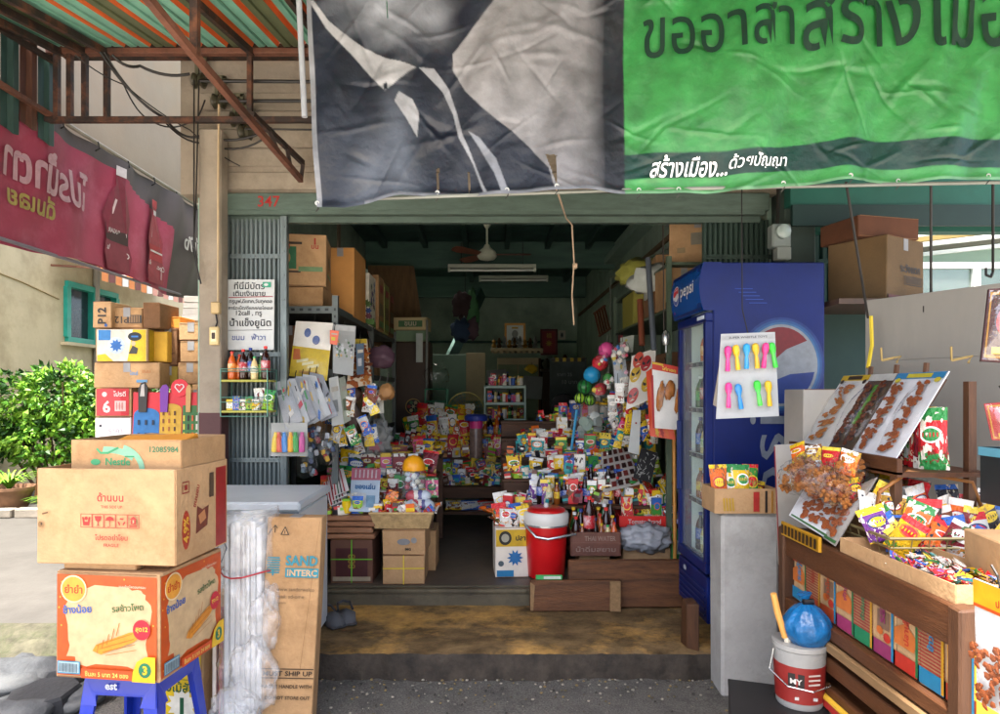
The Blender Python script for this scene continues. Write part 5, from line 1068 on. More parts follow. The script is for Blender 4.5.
def tube_lamp(label, px0, px1, py, d):
    c = (PX(px0, d)+PX(px1, d))/2; L_ = PX(px1, d)-PX(px0, d); t = thing('fluorescent_lamp', label, 'lamp', (c, d, PZ(py, d)), 0, 'unlit fluorescent tubes')
    MB().box((0, .0, .05), (L_, .07, .05), None, .006).build('batten', K('#b9bfae'), t); MB().tube([(-L_/2+.03, 0, -.005), (L_/2-.03, 0, -.005)], .016, 10).build('tube', K('#e6eae2'), t, smooth=True)
    for s in (-1, 1): MB().box((s*(L_/2-.015), 0, .005), (.03, .04, .06)).build('socket', K('#c9cfc0'), t)
    for s in (-1, 1): MB().tube([(s*L_*.35, 0, .07), (s*L_*.35, 0, .07+.3)], .005, 5).build('hanger', wires, t)
tube_lamp('long fluorescent tube lamp hanging just below the ceiling fan', 448, 536, 270, 9.0); tube_lamp('thinner fluorescent tube lamp farther back below the fan', 479, 548, 280, 11.4)
# rope hanging in the opening
cable('knotted beige rope hanging in front of the shop opening', [P(557, 190, 3.0), P(566, 218, 4.2), P(572, 225, 4.36), P(574, 262, 4.36), P(572, 295, 4.36), P(574, 325, 4.36)], .005, 'rope', M('rope', '#b39a80', .9, var=.2, scale=40))
b = MB(); b.blob((0, 0, 0), (.018, .018, .022), 2, .4, 3, 4); o = b.build('rope_knot', M('rope'), smooth=2); o.location = (0, 0, 0); ro = bpy.data.objects['rope']; o.parent = ro; o.location = P(575, 266, 4.36)-ro.location
# rear: green partition, altar cabinet, pictures
gp = thing('green_partition', 'low pale green partition panel at the rear of the shop', 'partition', (PX(452, 10.4), 10.4, .235))
MB().box((0, 0, .95), (.88, .05, 1.9), None, .006).build('panel', M('partition green', '#7fa08c', .6, var=.12, scale=2, stain='#5a7a68'), gp); MB().box((.37, -.035, 1.55), (.3, .02, .75), None, .004).build('cream_board', K('#c4b792', .7), gp)
ac = thing('altar_cabinet', 'tall cream cabinet carrying the altar shelf at the rear', 'cabinet', (PX(518, 10.6), 10.6, .235))
CM = M('cream cabinet', '#a89b78', .6, var=.15, scale=2, stain='#7a6c4c'); MB().box((0, .2, .93), (.66, .36, 1.86), None, .008).build('carcass', CM, ac); MB().box((-.02, .1, 1.98), (.82, .5, .05), None, .008).build('shelf', CM, ac)
b = MB(); [b.box((-.36+.09*k, -.155, 1.94), (.05, .012, .04)) for k in range(9)]; b.build('valance', CM, ac)
for s in (-1, 1): MB().box((s*.165, .012, .9), (.31, .02, 1.7), None, .004).build('door', M('cabinet green', '#7a8a6a', .6, var=.15), ac)
for s in (-1, 1): o = MB().box((0, 0, 0), (.30, .03, .36), None, .004).build('grey_board', K('#8a8f8c', .7)); o.location = (PX(518, 10.5)-.05+.28*s-(.0), 10.50, 1.72-.1*(s > 0)); o.rotation_euler = (R(-6), R(4*s), 0); tag(o, 'grey slate board hung %s below the altar shelf' % ('nearer the fan' if s < 0 else 'nearer the dark doorway'), 'board', 'slate boards')
def picture(label, px, py, wp, hp, d, frame, art, name='framed_picture'):
    w, h_ = wp*d/FPX, hp*d/FPX; t = thing(name, label, 'picture', (PX(px, d), d, PZ(py, d)-h_/2), (R(-4), 0, 0))
    b = MB(); q = .035
    for c, s in (((0, 0, h_-q/2), (w, .03, q)), ((0, 0, q/2), (w, .03, q)), ((-w/2+q/2, 0, h_/2), (q, .03, h_-2*q)), ((w/2-q/2, 0, h_/2), (q, .03, h_-2*q))): b.box(c, s)
    b.build('frame', K(frame, .35), t); MB().box((0, .006, h_/2), (w-2*q, .012, h_-2*q)).build('picture', K(art[0]), t)
    p = Print(lambda u, v, e: (u, -e, v)); art[1](p, w, h_); p.done(t); return t
picture('gold framed pale portrait picture standing on the altar shelf', 515, 335, 21, 24, 10.55, '#b8853a', ('#b9c4c0', lambda p, w, h: (p.disc(0, h*.55, w*.15, h*.16, '#8a8f88'), p.poly([(-w*.25, h*.12), (w*.25, h*.12), (w*.12, h*.42), (-w*.12, h*.42)], '#6f7a78'), p.rect(0, h*.8, w*.3, h*.07, '#d0a83a'))))
picture('red and gold hanging altar scroll beside the altar shelf', 549, 342, 17, 26, 12.6, '#5a1418', ('#7a1a1e', lambda p, w, h: (p.burst(0, h*.45, w*.1, w*.22, 8, '#b58a2a'), p.text('福', 0, h*.75, w=w*.3, c='#c9a03a'))))
picture('small white framed picture on the wall by the altar scroll', 562, 335, 7, 9, 12.8, '#c9c4b4', ('#8f9a94', lambda p, w, h: p.disc(0, h*.5, w*.15, h*.2, '#5a5f5a')))
rnd = random.Random(8)
for k in range(9):
    px = 494+5.2*k; o = MB().lathe([(.03, 0), (.045, .03), (.02, .07), (.035, .1), (.01, .13+.03*(k % 3))], 10).build('altar_vase', M(['brass', 'dark brass', 'grey pewter'][k % 3], ['#a07a34', '#5a4424', '#8f948e'][k % 3], .3, metal=.6, var=.2), smooth=True); o.location = (PX(px, 10.45), 10.5, 2.245); good(o, ['brass', 'dark bronze', 'pewter'][k % 3]+' altar vessel', 'on the altar shelf', 'vase', 'altar vessels')
o = MB().blob((0, 0, .06), (.1, .05, .06), 2, .5, 3, 3).build('flower_garland', K('#d8b42c')); o.location = (PX(532, 10.4), 10.36, 1.85); tag(o, 'yellow flower garland under the altar shelf', 'garland'); MB().tube([(0, 0, .1), (0, .06, .16)], .004, 5).build('string', wires, o)
dk = thing('doorway', 'dark rear doorway right of the altar cabinet', 'doorway', (PX(563, 13.6), 13.9, .235)); MB().box((0, .2, 1.0), (.9, .03, 2.0)).build('unlit_void_panel', M('dark void', '#15140f', .9), dk)  # dark sheet: the unlit space beyond the doorway is put into its colour
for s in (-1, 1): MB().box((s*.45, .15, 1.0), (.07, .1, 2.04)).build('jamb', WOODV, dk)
sb = thing('side_shelf', 'dark shelf at the rear right carrying altar odds and ends', 'shelf', (PX(560, 12.2), 12.3, 1.95)); MB().box((.1, 0, 0), (.9, .35, .04)).build('board', DB, sb); MB().box((.1, .12, -.85), (.8, .06, 1.66)).build('support', DB, sb)
for k in range(5): o = MB().lathe([(.05, 0), (.09, .08), (.1, .16), (.06, .22), (.03, .28)], 10).build('jar', K(['#4a4a3c', '#7a6a3a', '#5a2a24', '#3c3c34', '#8c8a74'][k], .4), smooth=True); o.location = (sb.location.x-.25+.17*k, 12.2, 1.972); o.scale = (.8, .8, .7+.12*(k % 3)); good(o, ['dark green', 'tan', 'maroon', 'black', 'pale'][k]+' jar', 'on the dark shelf at the rear', 'jar', 'jars on the rear shelf')
# hung clothes and blackboard
hc = thing('hung_clothes', 'bundle of dark hung clothes with green cloth near the stairs', 'clothes', (PX(465, 10.0), 10.1, PZ(345, 10.0)))
for k, (c, z, r_, m) in enumerate((((-.06, 0, .62), 0, (.14, .1, .2), '#3a2c2c'), ((.1, .05, .5), 0, (.1, .04, .35), '#3f6a44'), ((-.05, -.04, .22), 0, (.16, .1, .17), '#2c3f56'), ((.12, -.05, .25), 0, (.08, .07, .16), '#5a4850'))): b = MB(); b.blob(c, r_, 3, .5, 2.4, k+3); b.build('garment', K(m, .9), hc, smooth=2)
MB().tube([(0, 0, .8), (.0, 0, 1.9)], .004, 5).build('cord', wires, hc)
bbd = thing('blackboard', 'dark chalk board with faint chalk lines and yellow edge at rear right', 'blackboard', (PX(568, 9.0), 9.0, .235))
MB().box((0, 0, .9), (.5, .03, 1.75), None, .004).build('board', M('chalkboard', '#39423f', .8, var=.2, stain='#55605c', stain_amt=.5), bbd); p = Print(lambda u, v, e: (u, -.016-e, v)); [p.rect(-.2+.05*k, 1.75, .045, .05, '#d8b82a' if k % 2 else '#2b2b20') for k in range(9)]; p.text('ราคา 25', -.05, 1.55, w=.2, c='#8f9a96'); p.text('10 บาท', .02, 1.45, w=.2, c='#8f9a96'); p.done(bbd, 'chalk')
rec = thing('standing_fan', 'black disc shaped fan head with tan hub before the blackboard', 'fan', (PX(564, 8.4), 8.4, .235)); MB().lathe([(.17, -.02), (.18, 0), (.17, .02)], 28, T=Matrix.Translation((0, 0, 1.12)) @ Matrix.Rotation(R(90), 4, 'X')).build('head', K('#17181a', .25), rec, smooth=True); MB().lathe([(.05, 0), (.055, .015), (.02, .03)], 16, T=Matrix.Translation((0, -.02, 1.12)) @ Matrix.Rotation(R(90), 4, 'X')).build('hub', K('#b58a5a'), rec, smooth=True); MB().tube([(0, .05, .02), (0, .05, 1.1)], .015, 8).build('post', K('#2a2a2a'), rec); MB().lathe([(.16, 0), (.16, .02), (.03, .05)], 16).build('base', K('#222'[0:1]+'222222'), rec)
# green standing fan with wire cage, water drum
gf = thing('standing_fan', 'standing fan with round wire cage and green hub behind the goods', 'fan', (PX(466, 9.2), 9.2, .235))
b = MB(); T = Matrix.Translation((0, -.06, 1.06)) @ Matrix.Rotation(R(90), 4, 'X'); 
for rr in (.06, .11, .16, .205, .25): b.tube([T @ Vector((rr*cs(a*.2094), rr*sn(a*.2094), 0)) for a in range(31)], .003 if rr < .24 else .009, 5)
for k in range(24): b.tube([T @ Vector((.04*cs(k*.2618), .04*sn(k*.2618), .02)), T @ Vector((.25*cs(k*.2618), .25*sn(k*.2618), 0))], .0025, 4)
b.build('cage', M('cage gold', '#a89a54', .4, metal=.4), gf); MB().lathe([(.05, 0), (.05, .02), (.02, .035)], 16, T=T).build('hub', K('#3aa06a'), gf)
for k in range(3): MB().sheet(lambda u, v: T @ Matrix.Rotation(R(120*k), 4, 'Z') @ Vector((.04+.18*u, (v-.5)*.15*(.5+u*.6), -.03+.04*(v-.5))), 4, 3).build('blade', M('fan vane', '#7d8c84', .3), gf, smooth=2)
MB().tube([(0, 0, .03), (0, 0, 1.0)], .018, 8).build('post', K('#6a6f6a'), gf); MB().lathe([(.19, 0), (.19, .03), (.04, .06)], 18).build('base', K('#5a5f5a'), gf)
dm = thing('plastic_drum', 'grey green lidded plastic drum at the rear right', 'drum', (PX(547, 8.2), 8.2, .235)); MB().lathe([(.17, 0), (.18, .05), (.19, .6), (.185, .64)], 18).build('drum', K('#6e7d7a'), dm, smooth=True); MB().lathe([(.2, .64), (.2, .68), (.1, .71)], 18).build('lid', K('#86948f'), dm, smooth=True)
sw2 = thing('mop_and_shelf', 'green wire stand with crumpled plastic beside the cupboard', 'stand', (PX(436, 8.1), 8.1, .235))
b = MB(); [b.tube([(sx, sy, 0), (sx, sy, 1.35)], .01, 6) for sx in (-.13, .13) for sy in (0, .2)]; [b.tube([(-.13, 0, z), (.13, 0, z)], .008, 6) for z in (.4, .9, 1.2, 1.35)]; b.build('frame', K('#2c7a5a'), sw2); b = MB(); b.blob((0, .05, 1.5), (.15, .1, .16), 3, .5, 3, 5); b.build('plastic', FILM2, sw2, smooth=2); MB().tube([(-.14, .1, 0), (-.12, .12, 2.2)], .014, 8).build('broom_pole', K('#8f9490'), sw2)
MB().box((-.2, -.02, 1.85), (.08, .01, .35)).build('paper_tag', K('#b9c4c0'), sw2); sw2.name = 'wire_stand'
# ================================================================ goods inside: helpers
def tiers(name, label, x0, x1, steps, mat, legs=True):
    """stepped wooden display stand; steps = [(front depth, back depth, top z)]"""
    t = thing(name, label, 'display stand', ((x0+x1)/2, steps[0][0], .235)); w = x1-x0
    for i, (a, c, z) in enumerate(steps):
        MB().box((0, (a+c)/2-steps[0][0], z-.235-.012), (w, c-a, .024), None, .003).build('tier', mat, t)
        zb = steps[i-1][2] if i else .30
        if i: MB().box((0, a-steps[0][0]+.008, (z+zb)/2-.235-.014), (w-.02, .014, z-zb-.026)).build('riser', mat, t)
    for sx in (-1, 1):
        for a, z in ((steps[0][0]+.03, steps[0][2]), (steps[-1][1]-.03, steps[-1][2])): MB().box((sx*(w/2-.03), a-steps[0][0], (z-.235)/2-.014), (.05, .05, z-.235-.028)).build('leg', mat, t)
    return t
def row(kinds, px0, px1, d, z, n, place, group, hmin=.1, hmax=.17, wd=.1, seed=0, lean=12, cols=None):
    r = random.Random(seed); cols = cols or CN; n = int(n*1.6); wd *= .9; hmin *= 1.1; hmax *= 1.1
    for k in range(n):
        px = px0+(px1-px0)*(k+.5)/n+r.uniform(-.25, .25)*(px1-px0)/n; x = PX(px, d); h_ = r.uniform(hmin, hmax); w_ = wd*r.uniform(.75, 1.15); kd = r.choice(kinds); c = r.choice(cols); y = d+r.uniform(-.04, .04)
        if kd == 'p': packet(c, (x, y, z), (w_, w_*.45, h_), (R(r.uniform(-lean*1.6, -2)), R(r.uniform(-lean, lean)), R(r.uniform(-25, 25))), place, group)
        elif kd == 'b': pbox(c, (x, y, z), (w_*.8, w_*.5, h_*.9), R(r.uniform(-22, 22)), place, group)
        elif kd == 'f': pbox(c, (x, y, z), (w_*1.3, w_, h_*.3), R(r.uniform(-25, 25)), place, group, 'flat printed box')
        elif kd == 't': bottle(r.randrange(6), (x, y, z), place, group, h_/.22)
        elif kd == 'j': jar(c, (x, y, z), (w_*.42, h_*.8), place, group)
        elif kd == 'l': packet(c, (x, y, z+w_*.2), (w_, w_*.4, h_), (R(-78+r.uniform(-8, 8)), 0, R(r.uniform(-60, 60))), place, group)
_jar = {}
def jar(colr, loc, size, place, group):
    if colr not in _jar:
        a = MB().lathe([(.9, 0), (1, .04), (1, .8), (.85, .86)], 12).mesh('jar_body', M('jar fill '+colr, COLN[colr], .25, var=.3, scale=18), True); c = MB().lathe([(.92, .86), (.95, .88), (.95, .98), (.8, 1)], 12).mesh('lid', K(COLN[random.choice(CN)]), True); _jar[colr] = (a, c)
    t = thing('goods_jar', None, None, loc); t.scale = (size[0], size[0], size[1])
    for n_, me in zip(('jar_body', 'lid'), _jar[colr]): link(n_, me, t)
    return good(t, colr+' filled jar', place, 'jar', group)
CRISP = [M('fried brown', '#8a4519', .7, var=.4, scale=25, bump=.6, bscale=60), M('fried gold', '#a3652a', .7, var=.35, scale=25, bump=.6, bscale=60), M('fried dark', '#5e2c10', .65, var=.4, scale=25, bump=.6, bscale=60)]
def cluster(seed, n=12, flat=.5, mat=0):
    r = random.Random(seed); b = MB()
    for k in range(n):
        a = r.uniform(0, 6.28); q = r.uniform(0, 1)**.6*.8
        b.blob((q*cs(a), flat*r.uniform(-.3, .3), q*sn(a)), (r.uniform(.22, .42), r.uniform(.2, .3)*flat*1.6, r.uniform(.18, .36)), 1, .55, 3, seed*13+k)
    return b.mesh('snack_cluster', CRISP[mat])
CL = [cluster(k, 12, .5, k % 3) for k in range(6)]
def card(name, label, cat, corners, col_, thick=.004, group=None):
    """stiff card spanning four world corners: top left, top right, bottom right, bottom left (as seen)"""
    tl, tr, br, bl_ = [Vector(c) for c in corners]; o = (bl_+br)/2; t = thing(name, label, cat, o, 0, group)
    ux = (br-bl_); uz = ((tl+tr)/2-o); nrm = ux.cross(uz).normalized()
    def mp(u, v, e=0):   # u,v in 0..1 ; e towards the viewer
        a = bl_.lerp(br, u); c = tl.lerp(tr, u); return a.lerp(c, v)-o+nrm*e
    vs = [mp(0, 0), mp(1, 0), mp(1, 1), mp(0, 1), mp(0, 0, -thick), mp(1, 0, -thick), mp(1, 1, -thick), mp(0, 1, -thick)]
    MB().add(vs, [(0, 1, 2, 3), (7, 6, 5, 4), (0, 4, 5, 1), (1, 5, 6, 2), (2, 6, 7, 3), (3, 7, 4, 0)]).build('card', K(col_, .4) if isinstance(col_, str) else col_, t)
    t['_w'] = ux.length; t['_h'] = uz.length
    return t, mp, Print(lambda u, v, e: mp(u, v, e)), nrm
def on_card(t, mp, nrm, me, u, v, s, e, name='snack_cluster', roll=0., flat=.6):
    ux = (mp(1, v)-mp(0, v)).normalized(); vz = nrm.cross(ux).normalized()
    # local x -> ux, local z -> up, local -y -> towards viewer
    m = Matrix((ux, -nrm, vz)).transposed().to_4x4() @ Matrix.Rotation(roll, 4, 'Y'); m.translation = mp(u, v, e)
    o = link(name, me, t); o.matrix_local = m @ Matrix.Diagonal((s[0], s[1], s[2], 1)); return o
def film(t, mp, nrm, u0, u1, v0, v1, puff, mat=None, name='film'):
    MB().sheet(lambda a, c: mp(u0+(u1-u0)*a, v0+(v1-v0)*c, .002+puff*math.sin(math.pi*a)**.6*math.sin(math.pi*c)**.6*(1+.5*noise.noise(Vector((a*5, c*5, u0*9+v0))))), 9, 9).build(name, mat or FILM2, t, smooth=2)
def flat_quad(px0, py0, px1, py1, d, tilt=0., d2=None):
    d2 = d if d2 is None else d2
    return [P(px0+tilt, py0, d), P(px1+tilt, py0, d2), P(px1, py1, d2), P(px0, py1, d)]
SMALLC = ['#d6d0c0', '#c9c2b0', '#4a2c1c', '#33302c', '#8a5a34', '#e6e2d6', '#c41f26', '#e2691c', '#ecc01c', '#3a8f36', '#2458b4', '#dcdad2', '#dc5a8e', '#6e3a1c', '#2c9a9a', '#26242a', '#7a1c2a', '#8cbf2c', '#b4b6b4', '#e8e4d8', '#c98a3a']
def small_goods(label, zones, n, seed, size=.05):
    """loose small wares too little to pick apart: one mass of boxes, sachets and tubs"""
    r = random.Random(seed); b = MB()
    for k in range(n):
        x0, x1, y0, y1, z, dz = r.choice(zones); s = size*r.uniform(.6, 1.3)
        T = Matrix.Translation((r.uniform(x0, x1), r.uniform(y0, y1), z+s*.35+.35*dz*r.random()**1.5)) @ Euler((r.uniform(-.45, .1), r.uniform(-.25, .25), r.uniform(-.6, .6))).to_matrix().to_4x4()
        c1, c2 = K(r.choice(SMALLC), .35), K(r.choice(SMALLC), .35); t = r.random()
        if t < .45:
            w_, d_, h_ = s*r.uniform(.7, 1.2), s*r.uniform(.15, .5), s*r.uniform(.8, 1.4); b.box((0, 0, 0), (w_, d_, h_), c1, 0, T); b.box((0, 0, h_*r.uniform(-.2, .25)), (w_*1.02, d_*1.03, h_*.3), c2, 0, T)
        elif t < .8:
            w_, h_ = s*r.uniform(.8, 1.2), s*r.uniform(1, 1.5); f = lambda u, v: ((u-.5)*w_, -.18*s*math.sin(math.pi*u)*math.sin(math.pi*v), (v-.5)*h_); b.sheet(f, 3, 3, c1, T); b.add([(-w_*.3, -.17*s, -h_*.05), (w_*.3, -.17*s, -h_*.05), (w_*.3, -.19*s, h_*.2), (-w_*.3, -.19*s, h_*.2)], [(0, 1, 2, 3)], c2, T)
        else: b.lathe([(s*.3, -s*.5), (s*.32, s*.3), (s*.25, s*.4)], 7, c1, T); b.lathe([(s*.33, -s*.25), (s*.335, s*.1)], 7, c2, T)
    o = b.build('small_goods'); return tag(o, label, 'goods', kind='stuff')
small_goods('loose small sachets and tubs filling gaps on the left display', [(-1.24, -.46, 5.0, 5.28, .742, .10), (-1.24, -.46, 5.3, 5.62, .88, .12), (-1.24, -.46, 5.66, 6.0, 1.0, .14), (-1.12, -.98, 4.6, 5.0, .70, .06), (-.82, -.50, 4.6, 4.9, .70, .05)], 260, 1, .055)
small_goods('loose small sachets and tubs filling gaps on the centre stand', [(-.52, .3, 6.6, 6.85, .622, .12), (-.95, .35, 6.9, 7.15, .66, .2), (-.95, .3, 7.2, 7.45, .84, .2), (-.9, .2, 7.5, 7.75, 1.0, .2), (-.8, .1, 7.8, 8.0, 1.16, .12)], 360, 2, .07)
small_goods('loose small sachets and tubs filling gaps in the right pile', [(.2, 1.28, 5.0, 5.25, .70, .14), (.14, 1.28, 5.3, 5.55, .86, .16), (.14, 1.25, 5.6, 5.85, 1.0, .16), (.3, 1.25, 5.9, 6.12, 1.14, .14), (.45, 1.2, 6.17, 6.36, 1.28, .12), (.04, .25, 4.75, 4.98, .60, .2)], 360, 3, .056)
# ================================================================ zone: left front table
GL = 'goods on the left display'
def dkp(p): p.rect(0, .14, .22, .2, '#4c2022'); p.text('888', 0, .15, w=.1, c='#8a6a2a', a=90, bold=.03); p.rect(0, .03, .26, .03, '#a89a80')
carton('dark maroon printed carton tied with green string under the left goods', (PX(352, 4.6), 4.75, .235), (.29, .32, .30), 0, M('maroon card', '#5c3c2e', .7, var=.15), tape=False, strap='#5fae2c', prints={'front': dkp})
st_ = thing('plank_stack', 'stack of plastic wrapped brown boards topping the dark carton', 'boards', (PX(349, 4.6), 4.85, .537))
for k in range(4): MB().box((.008*((-1)**k), 0, .02+.042*k), (.35, .55, .036), None, .008, jit=.003).build('board', M('wrapped board', '#8a6248', .3, var=.25, scale=6, stretch=(1, 5, 5), bump=.2), st_)
carton('plain carton tied with yellow string, lowest under the snack tray', (PX(403, 4.55), 4.72, .235), (.285, .32, .20), R(1), CARD2, tape=False, strap='#d8c22c')
carton('plain carton with grey stamp under the snack tray', (PX(404, 4.55), 4.72, .437), (.29, .33, .17), R(-1), CARD2, tape=False, prints={'front': lambda p: (p.disc(.0, .09, .045, .022, '#8f8f90'), p.disc(.07, .1, .02, .02, '#9a9a98'), p.text('IMG', .03, .04, w=.04, c='#2a2420', bold=.04))})
carton('brown carton farther back right of the strapped cartons', (PX(429, 5.0), 5.05, .235), (.12, .3, .30), 0, CARD, tape=False)
ty = thing('snack_tray', 'wide flared beige woven tray of loose snacks on plain cartons', 'tray', (PX(402, 4.6), 4.76, .61))
b = MB(); a0, a1 = (.185, .17), (.215, .20); zt2 = .11
b.add([(-a0[0], -a0[1], 0), (a0[0], -a0[1], 0), (a0[0], a0[1], 0), (-a0[0], a0[1], 0), (-a1[0], -a1[1], zt2), (a1[0], -a1[1], zt2), (a1[0], a1[1], zt2), (-a1[0], a1[1], zt2)], [(3, 2, 1, 0), (0, 1, 5, 4), (1, 2, 6, 5), (2, 3, 7, 6), (3, 0, 4, 7)]); b.build('basket', M('woven beige', '#a88e62', .8, var=.3, scale=30, bump=.8, bscale=70), ty)
MB().tube([(-a1[0], -a1[1], zt2), (a1[0], -a1[1], zt2), (a1[0], a1[1], zt2), (-a1[0], a1[1], zt2), (-a1[0], -a1[1], zt2)], .009, 6).build('rim', M('woven rim', '#b89c6c', .7, var=.2, scale=30), ty)
tiers('display_stand', 'stepped wooden display stand under the left goods', -1.28, -.42, [(4.97, 5.3, .74), (5.3, 5.65, .88), (5.65, 6.05, 1.0)], WOOD)
for k in range(22):
    c = ['orange', 'white', 'white', 'red', 'yellow'][k % 5]; packet(c, (PX(376+2.6*k, 4.6), 4.62+.04*((k*5) % 6), .695+.012*(k % 3)), (.06, .025, .09), (R(-70+13*(k % 5)), R(20*((k*3) % 5-2)), R(40*((k*7) % 5-2))), 'in the woven snack tray', GL, 'small wrapped snack')
# specific goods
t, mp, p, nrm = card('toy_pack', 'large white and pink printed toy pack leaning on the left display', 'pack', [P(352, 468, 4.95), P(381, 469, 4.95), P(378, 512, 4.62), P(349, 511, 4.62)], '#b9c9d6'); p.poly([(0, .7), (1, .72), (1, 1), (0, 1)], '#d87a8c'); [p.rect(.15+.14*k, .86, .05, .2, '#f0e6e6') for k in range(6)]; p.text('ของเล่น', .5, .56, w=.7, h=.14, c='#2c78b8', bold=.03, fit=True); p.poly([(.1, .06), (.5, .05), (.55, .4), (.12, .42)], '#e6ecef'); p.rect(.22, .2, .16, .18, '#7ab04a'); p.rect(.72, .22, .3, .26, '#8fb8d4'); p.done(t); film(t, mp, nrm, .03, .97, .03, .97, .02)
for k in range(3):
    t, mp, p, nrm = card('striped_pack', ['lowest', 'middle', 'top'][k]+' red white and green striped flat pack on left display', 'pack', [P(325+3*k, 482-5*k, 4.85), P(337+3*k, 478-5*k, 4.9), P(345+2*k, 500-5*k, 4.65), P(330+2*k, 506-5*k, 4.62)], '#cfcac4', group='striped packs'); [p.poly([(.08+.2*q, 0), (.16+.2*q, 0), (.16+.2*q, 1), (.08+.2*q, 1)], ['#b8262c', '#2c6a3c', '#33333a', '#b8262c'][q]) for q in range(4)]; p.done(t)
jar('yellow', (PX(344.5, 4.6), 4.66, .705), (.032, .10), 'at the front of the left display', GL); packet('lime', (PX(356, 4.6), 4.64, .705), (.075, .03, .12), (R(-12), 0, 0), 'at the front of the left display', GL); packet('yellow', (PX(350, 4.6), 4.72, .705), (.07, .03, .13), (R(-10), R(-6), 0), 'at the front of the left display', GL)
# the jar with the orange dome and candies
cj = thing('candy_jar', 'clear plastic jar of candies with orange dome lid', 'jar', (PX(413, 4.85), 4.90, .742)); MB().lathe([(.075, 0), (.085, .02), (.09, .2), (.075, .235)], 18).build('jar_body', glassy('jar clear', '#f2f5f5', .06, .05, .08), cj, smooth=True); MB().lathe([(.082, .235), (.085, .26), (.07, .31), (.04, .335), (.005, .345)], 18).build('dome_lid', K('#eda21c', .3), cj, smooth=True)
for k in range(26): a = k*2.4; r_ = .062*math.sqrt((k % 7)/7); MB().blob((r_*cs(a), r_*sn(a), .025+.19*k/26), .024, 1, .1, 2, k).build('candy', K(['#c9d0d8', '#8a9ab8', '#b8485a', '#d8d2c0', '#5a4a7a'][k % 5], .3), cj)
for k in range(9): o = MB().blob((0, 0, .04), (.05, .045, .045), 2, .12, 2, k).build('wrapped_ball', K(['#b9c3cc', '#a84850', '#d6d0c4', '#5c5a86'][k % 4], .25), smooth=2); o.location = (PX(412+4.0*(k % 5), 4.75), 4.74+.035*(k//5), .705+.06*(k//5)); good(o, ['silver', 'red', 'cream', 'violet'][k % 4]+' wrapped candy ball', 'bagged beside the orange domed jar', 'candy', 'candy balls')
o = thing('snack_bag', 'clear bag of orange crisps on the woven tray', 'bag', (PX(393, 4.72), 4.74, .70)); MB().blob((0, 0, .085), (.07, .04, .085), 3, .2, 3, 4).build('film', FILM2, o, smooth=2); [link('crisp', CL[k % 6], o, (random.uniform(-.03, .03), random.uniform(-.01, .01), .04+.022*k)) for k in range(5)]
for c in o.children:
    if c.name.startswith('crisp'): c.scale = (.045, .03, .04); c.data = c.data.copy() if False else c.data; c.material_slots[0].link = 'OBJECT'; c.material_slots[0].material = K('#e8822a', .6)
row('fbp', 326, 436, 5.12, .742, 11, 'on the lowest tier of the left display', GL, .12, .18, .13, 1); row('fbpl', 328, 432, 5.22, .80, 10, 'heaped on the left display', GL, .1, .16, .13, 41)
row('fbp', 330, 432, 5.45, .882, 11, 'on the middle tier of the left display', GL, .12, .18, .14, 2, cols=['red', 'white', 'pink', 'yellow', 'blue', 'maroon']); row('fpl', 330, 430, 5.8, 1.002, 10, 'on the top tier of the left display', GL, .1, .16, .15, 3, cols=['white', 'red', 'silver', 'brown', 'yellow', 'pink'])
row('f', 328, 395, 5.75, 1.03, 8, 'stacked at the back of the left display', GL, .12, .2, .17, 33, cols=['red', 'white', 'yellow', 'maroon'])
# ================================================================ zone: centre back table
GC = 'goods on the centre table'
tb = thing('goods_table', 'brown wooden table carrying the heaped goods at the centre', 'table', (PX(481, 6.6), 6.6, .235))
MB().box((0, .2, .36), (.95, .5, .05), None, .006).build('tabletop', WOOD, tb); MB().box((0, -.035, .31), (.92, .025, .07)).build('apron', WOOD, tb); MB().box((0, .2, .12), (.9, .44, .03)).build('lower_shelf', WOOD, tb)
for sx in (-1, 1):
    for y in (0, .4): MB().box((sx*.43, y, .165), (.05, .05, .33)).build('leg', WOODV, tb)
for k in range(4): packet(['silver', 'white', 'silver', 'black'][k], (PX(455+16*k, 6.7), 6.65, .375), (.18, .06, .1), (R(-20), 0, R(15*k)), 'under the centre table', GC, 'plastic wrapped pack')
tiers('display_stand', 'stepped wooden display stand heaped with goods at the centre', -1.0, .40, [(6.88, 7.18, .66), (7.18, 7.48, .84), (7.48, 7.78, 1.0), (7.78, 8.05, 1.16)], WOOD)
bright = ['red', 'yellow', 'green', 'orange', 'blue', 'white', 'lime', 'brown', 'pink', 'purple', 'teal']
row('pfbl', 437, 520, 6.72, .622, 14, 'on the front edge of the centre table', GC, .09, .15, .1, 5, cols=['green', 'white', 'brown', 'yellow', 'red', 'blue', 'black']); row('pbf', 437, 500, 6.82, .63, 12, 'in the second row on the centre table', GC, .13, .2, .1, 6, cols=['green', 'brown', 'lime', 'red', 'yellow', 'white'])
row('pl', 400, 500, 7.02, .662, 15, 'on the lowest tier of the centre stand', GC, .15, .22, .12, 7, cols=['green', 'red', 'brown', 'lime', 'yellow', 'maroon']); row('p', 398, 500, 7.32, .842, 17, 'on the second tier of the centre stand', GC, .16, .24, .12, 8, cols=['red', 'brown', 'green', 'yellow', 'maroon', 'orange'])
row('p', 408, 480, 7.6, 1.002, 12, 'on the third tier of the centre stand', GC, .2, .3, .13, 9, cols=['red', 'yellow', 'orange', 'lime', 'white', 'yellow', 'blue']); row('p', 418, 472, 7.88, 1.162, 8, 'on the top tier of the centre stand', GC, .2, .28, .14, 10, cols=['yellow', 'lime', 'red', 'orange', 'white'])
row('p', 410, 470, 7.45, 1.02, 10, 'leaning in front of the third tier', GC, .2, .26, .13, 35, cols=['yellow', 'red', 'green', 'orange', 'white'])
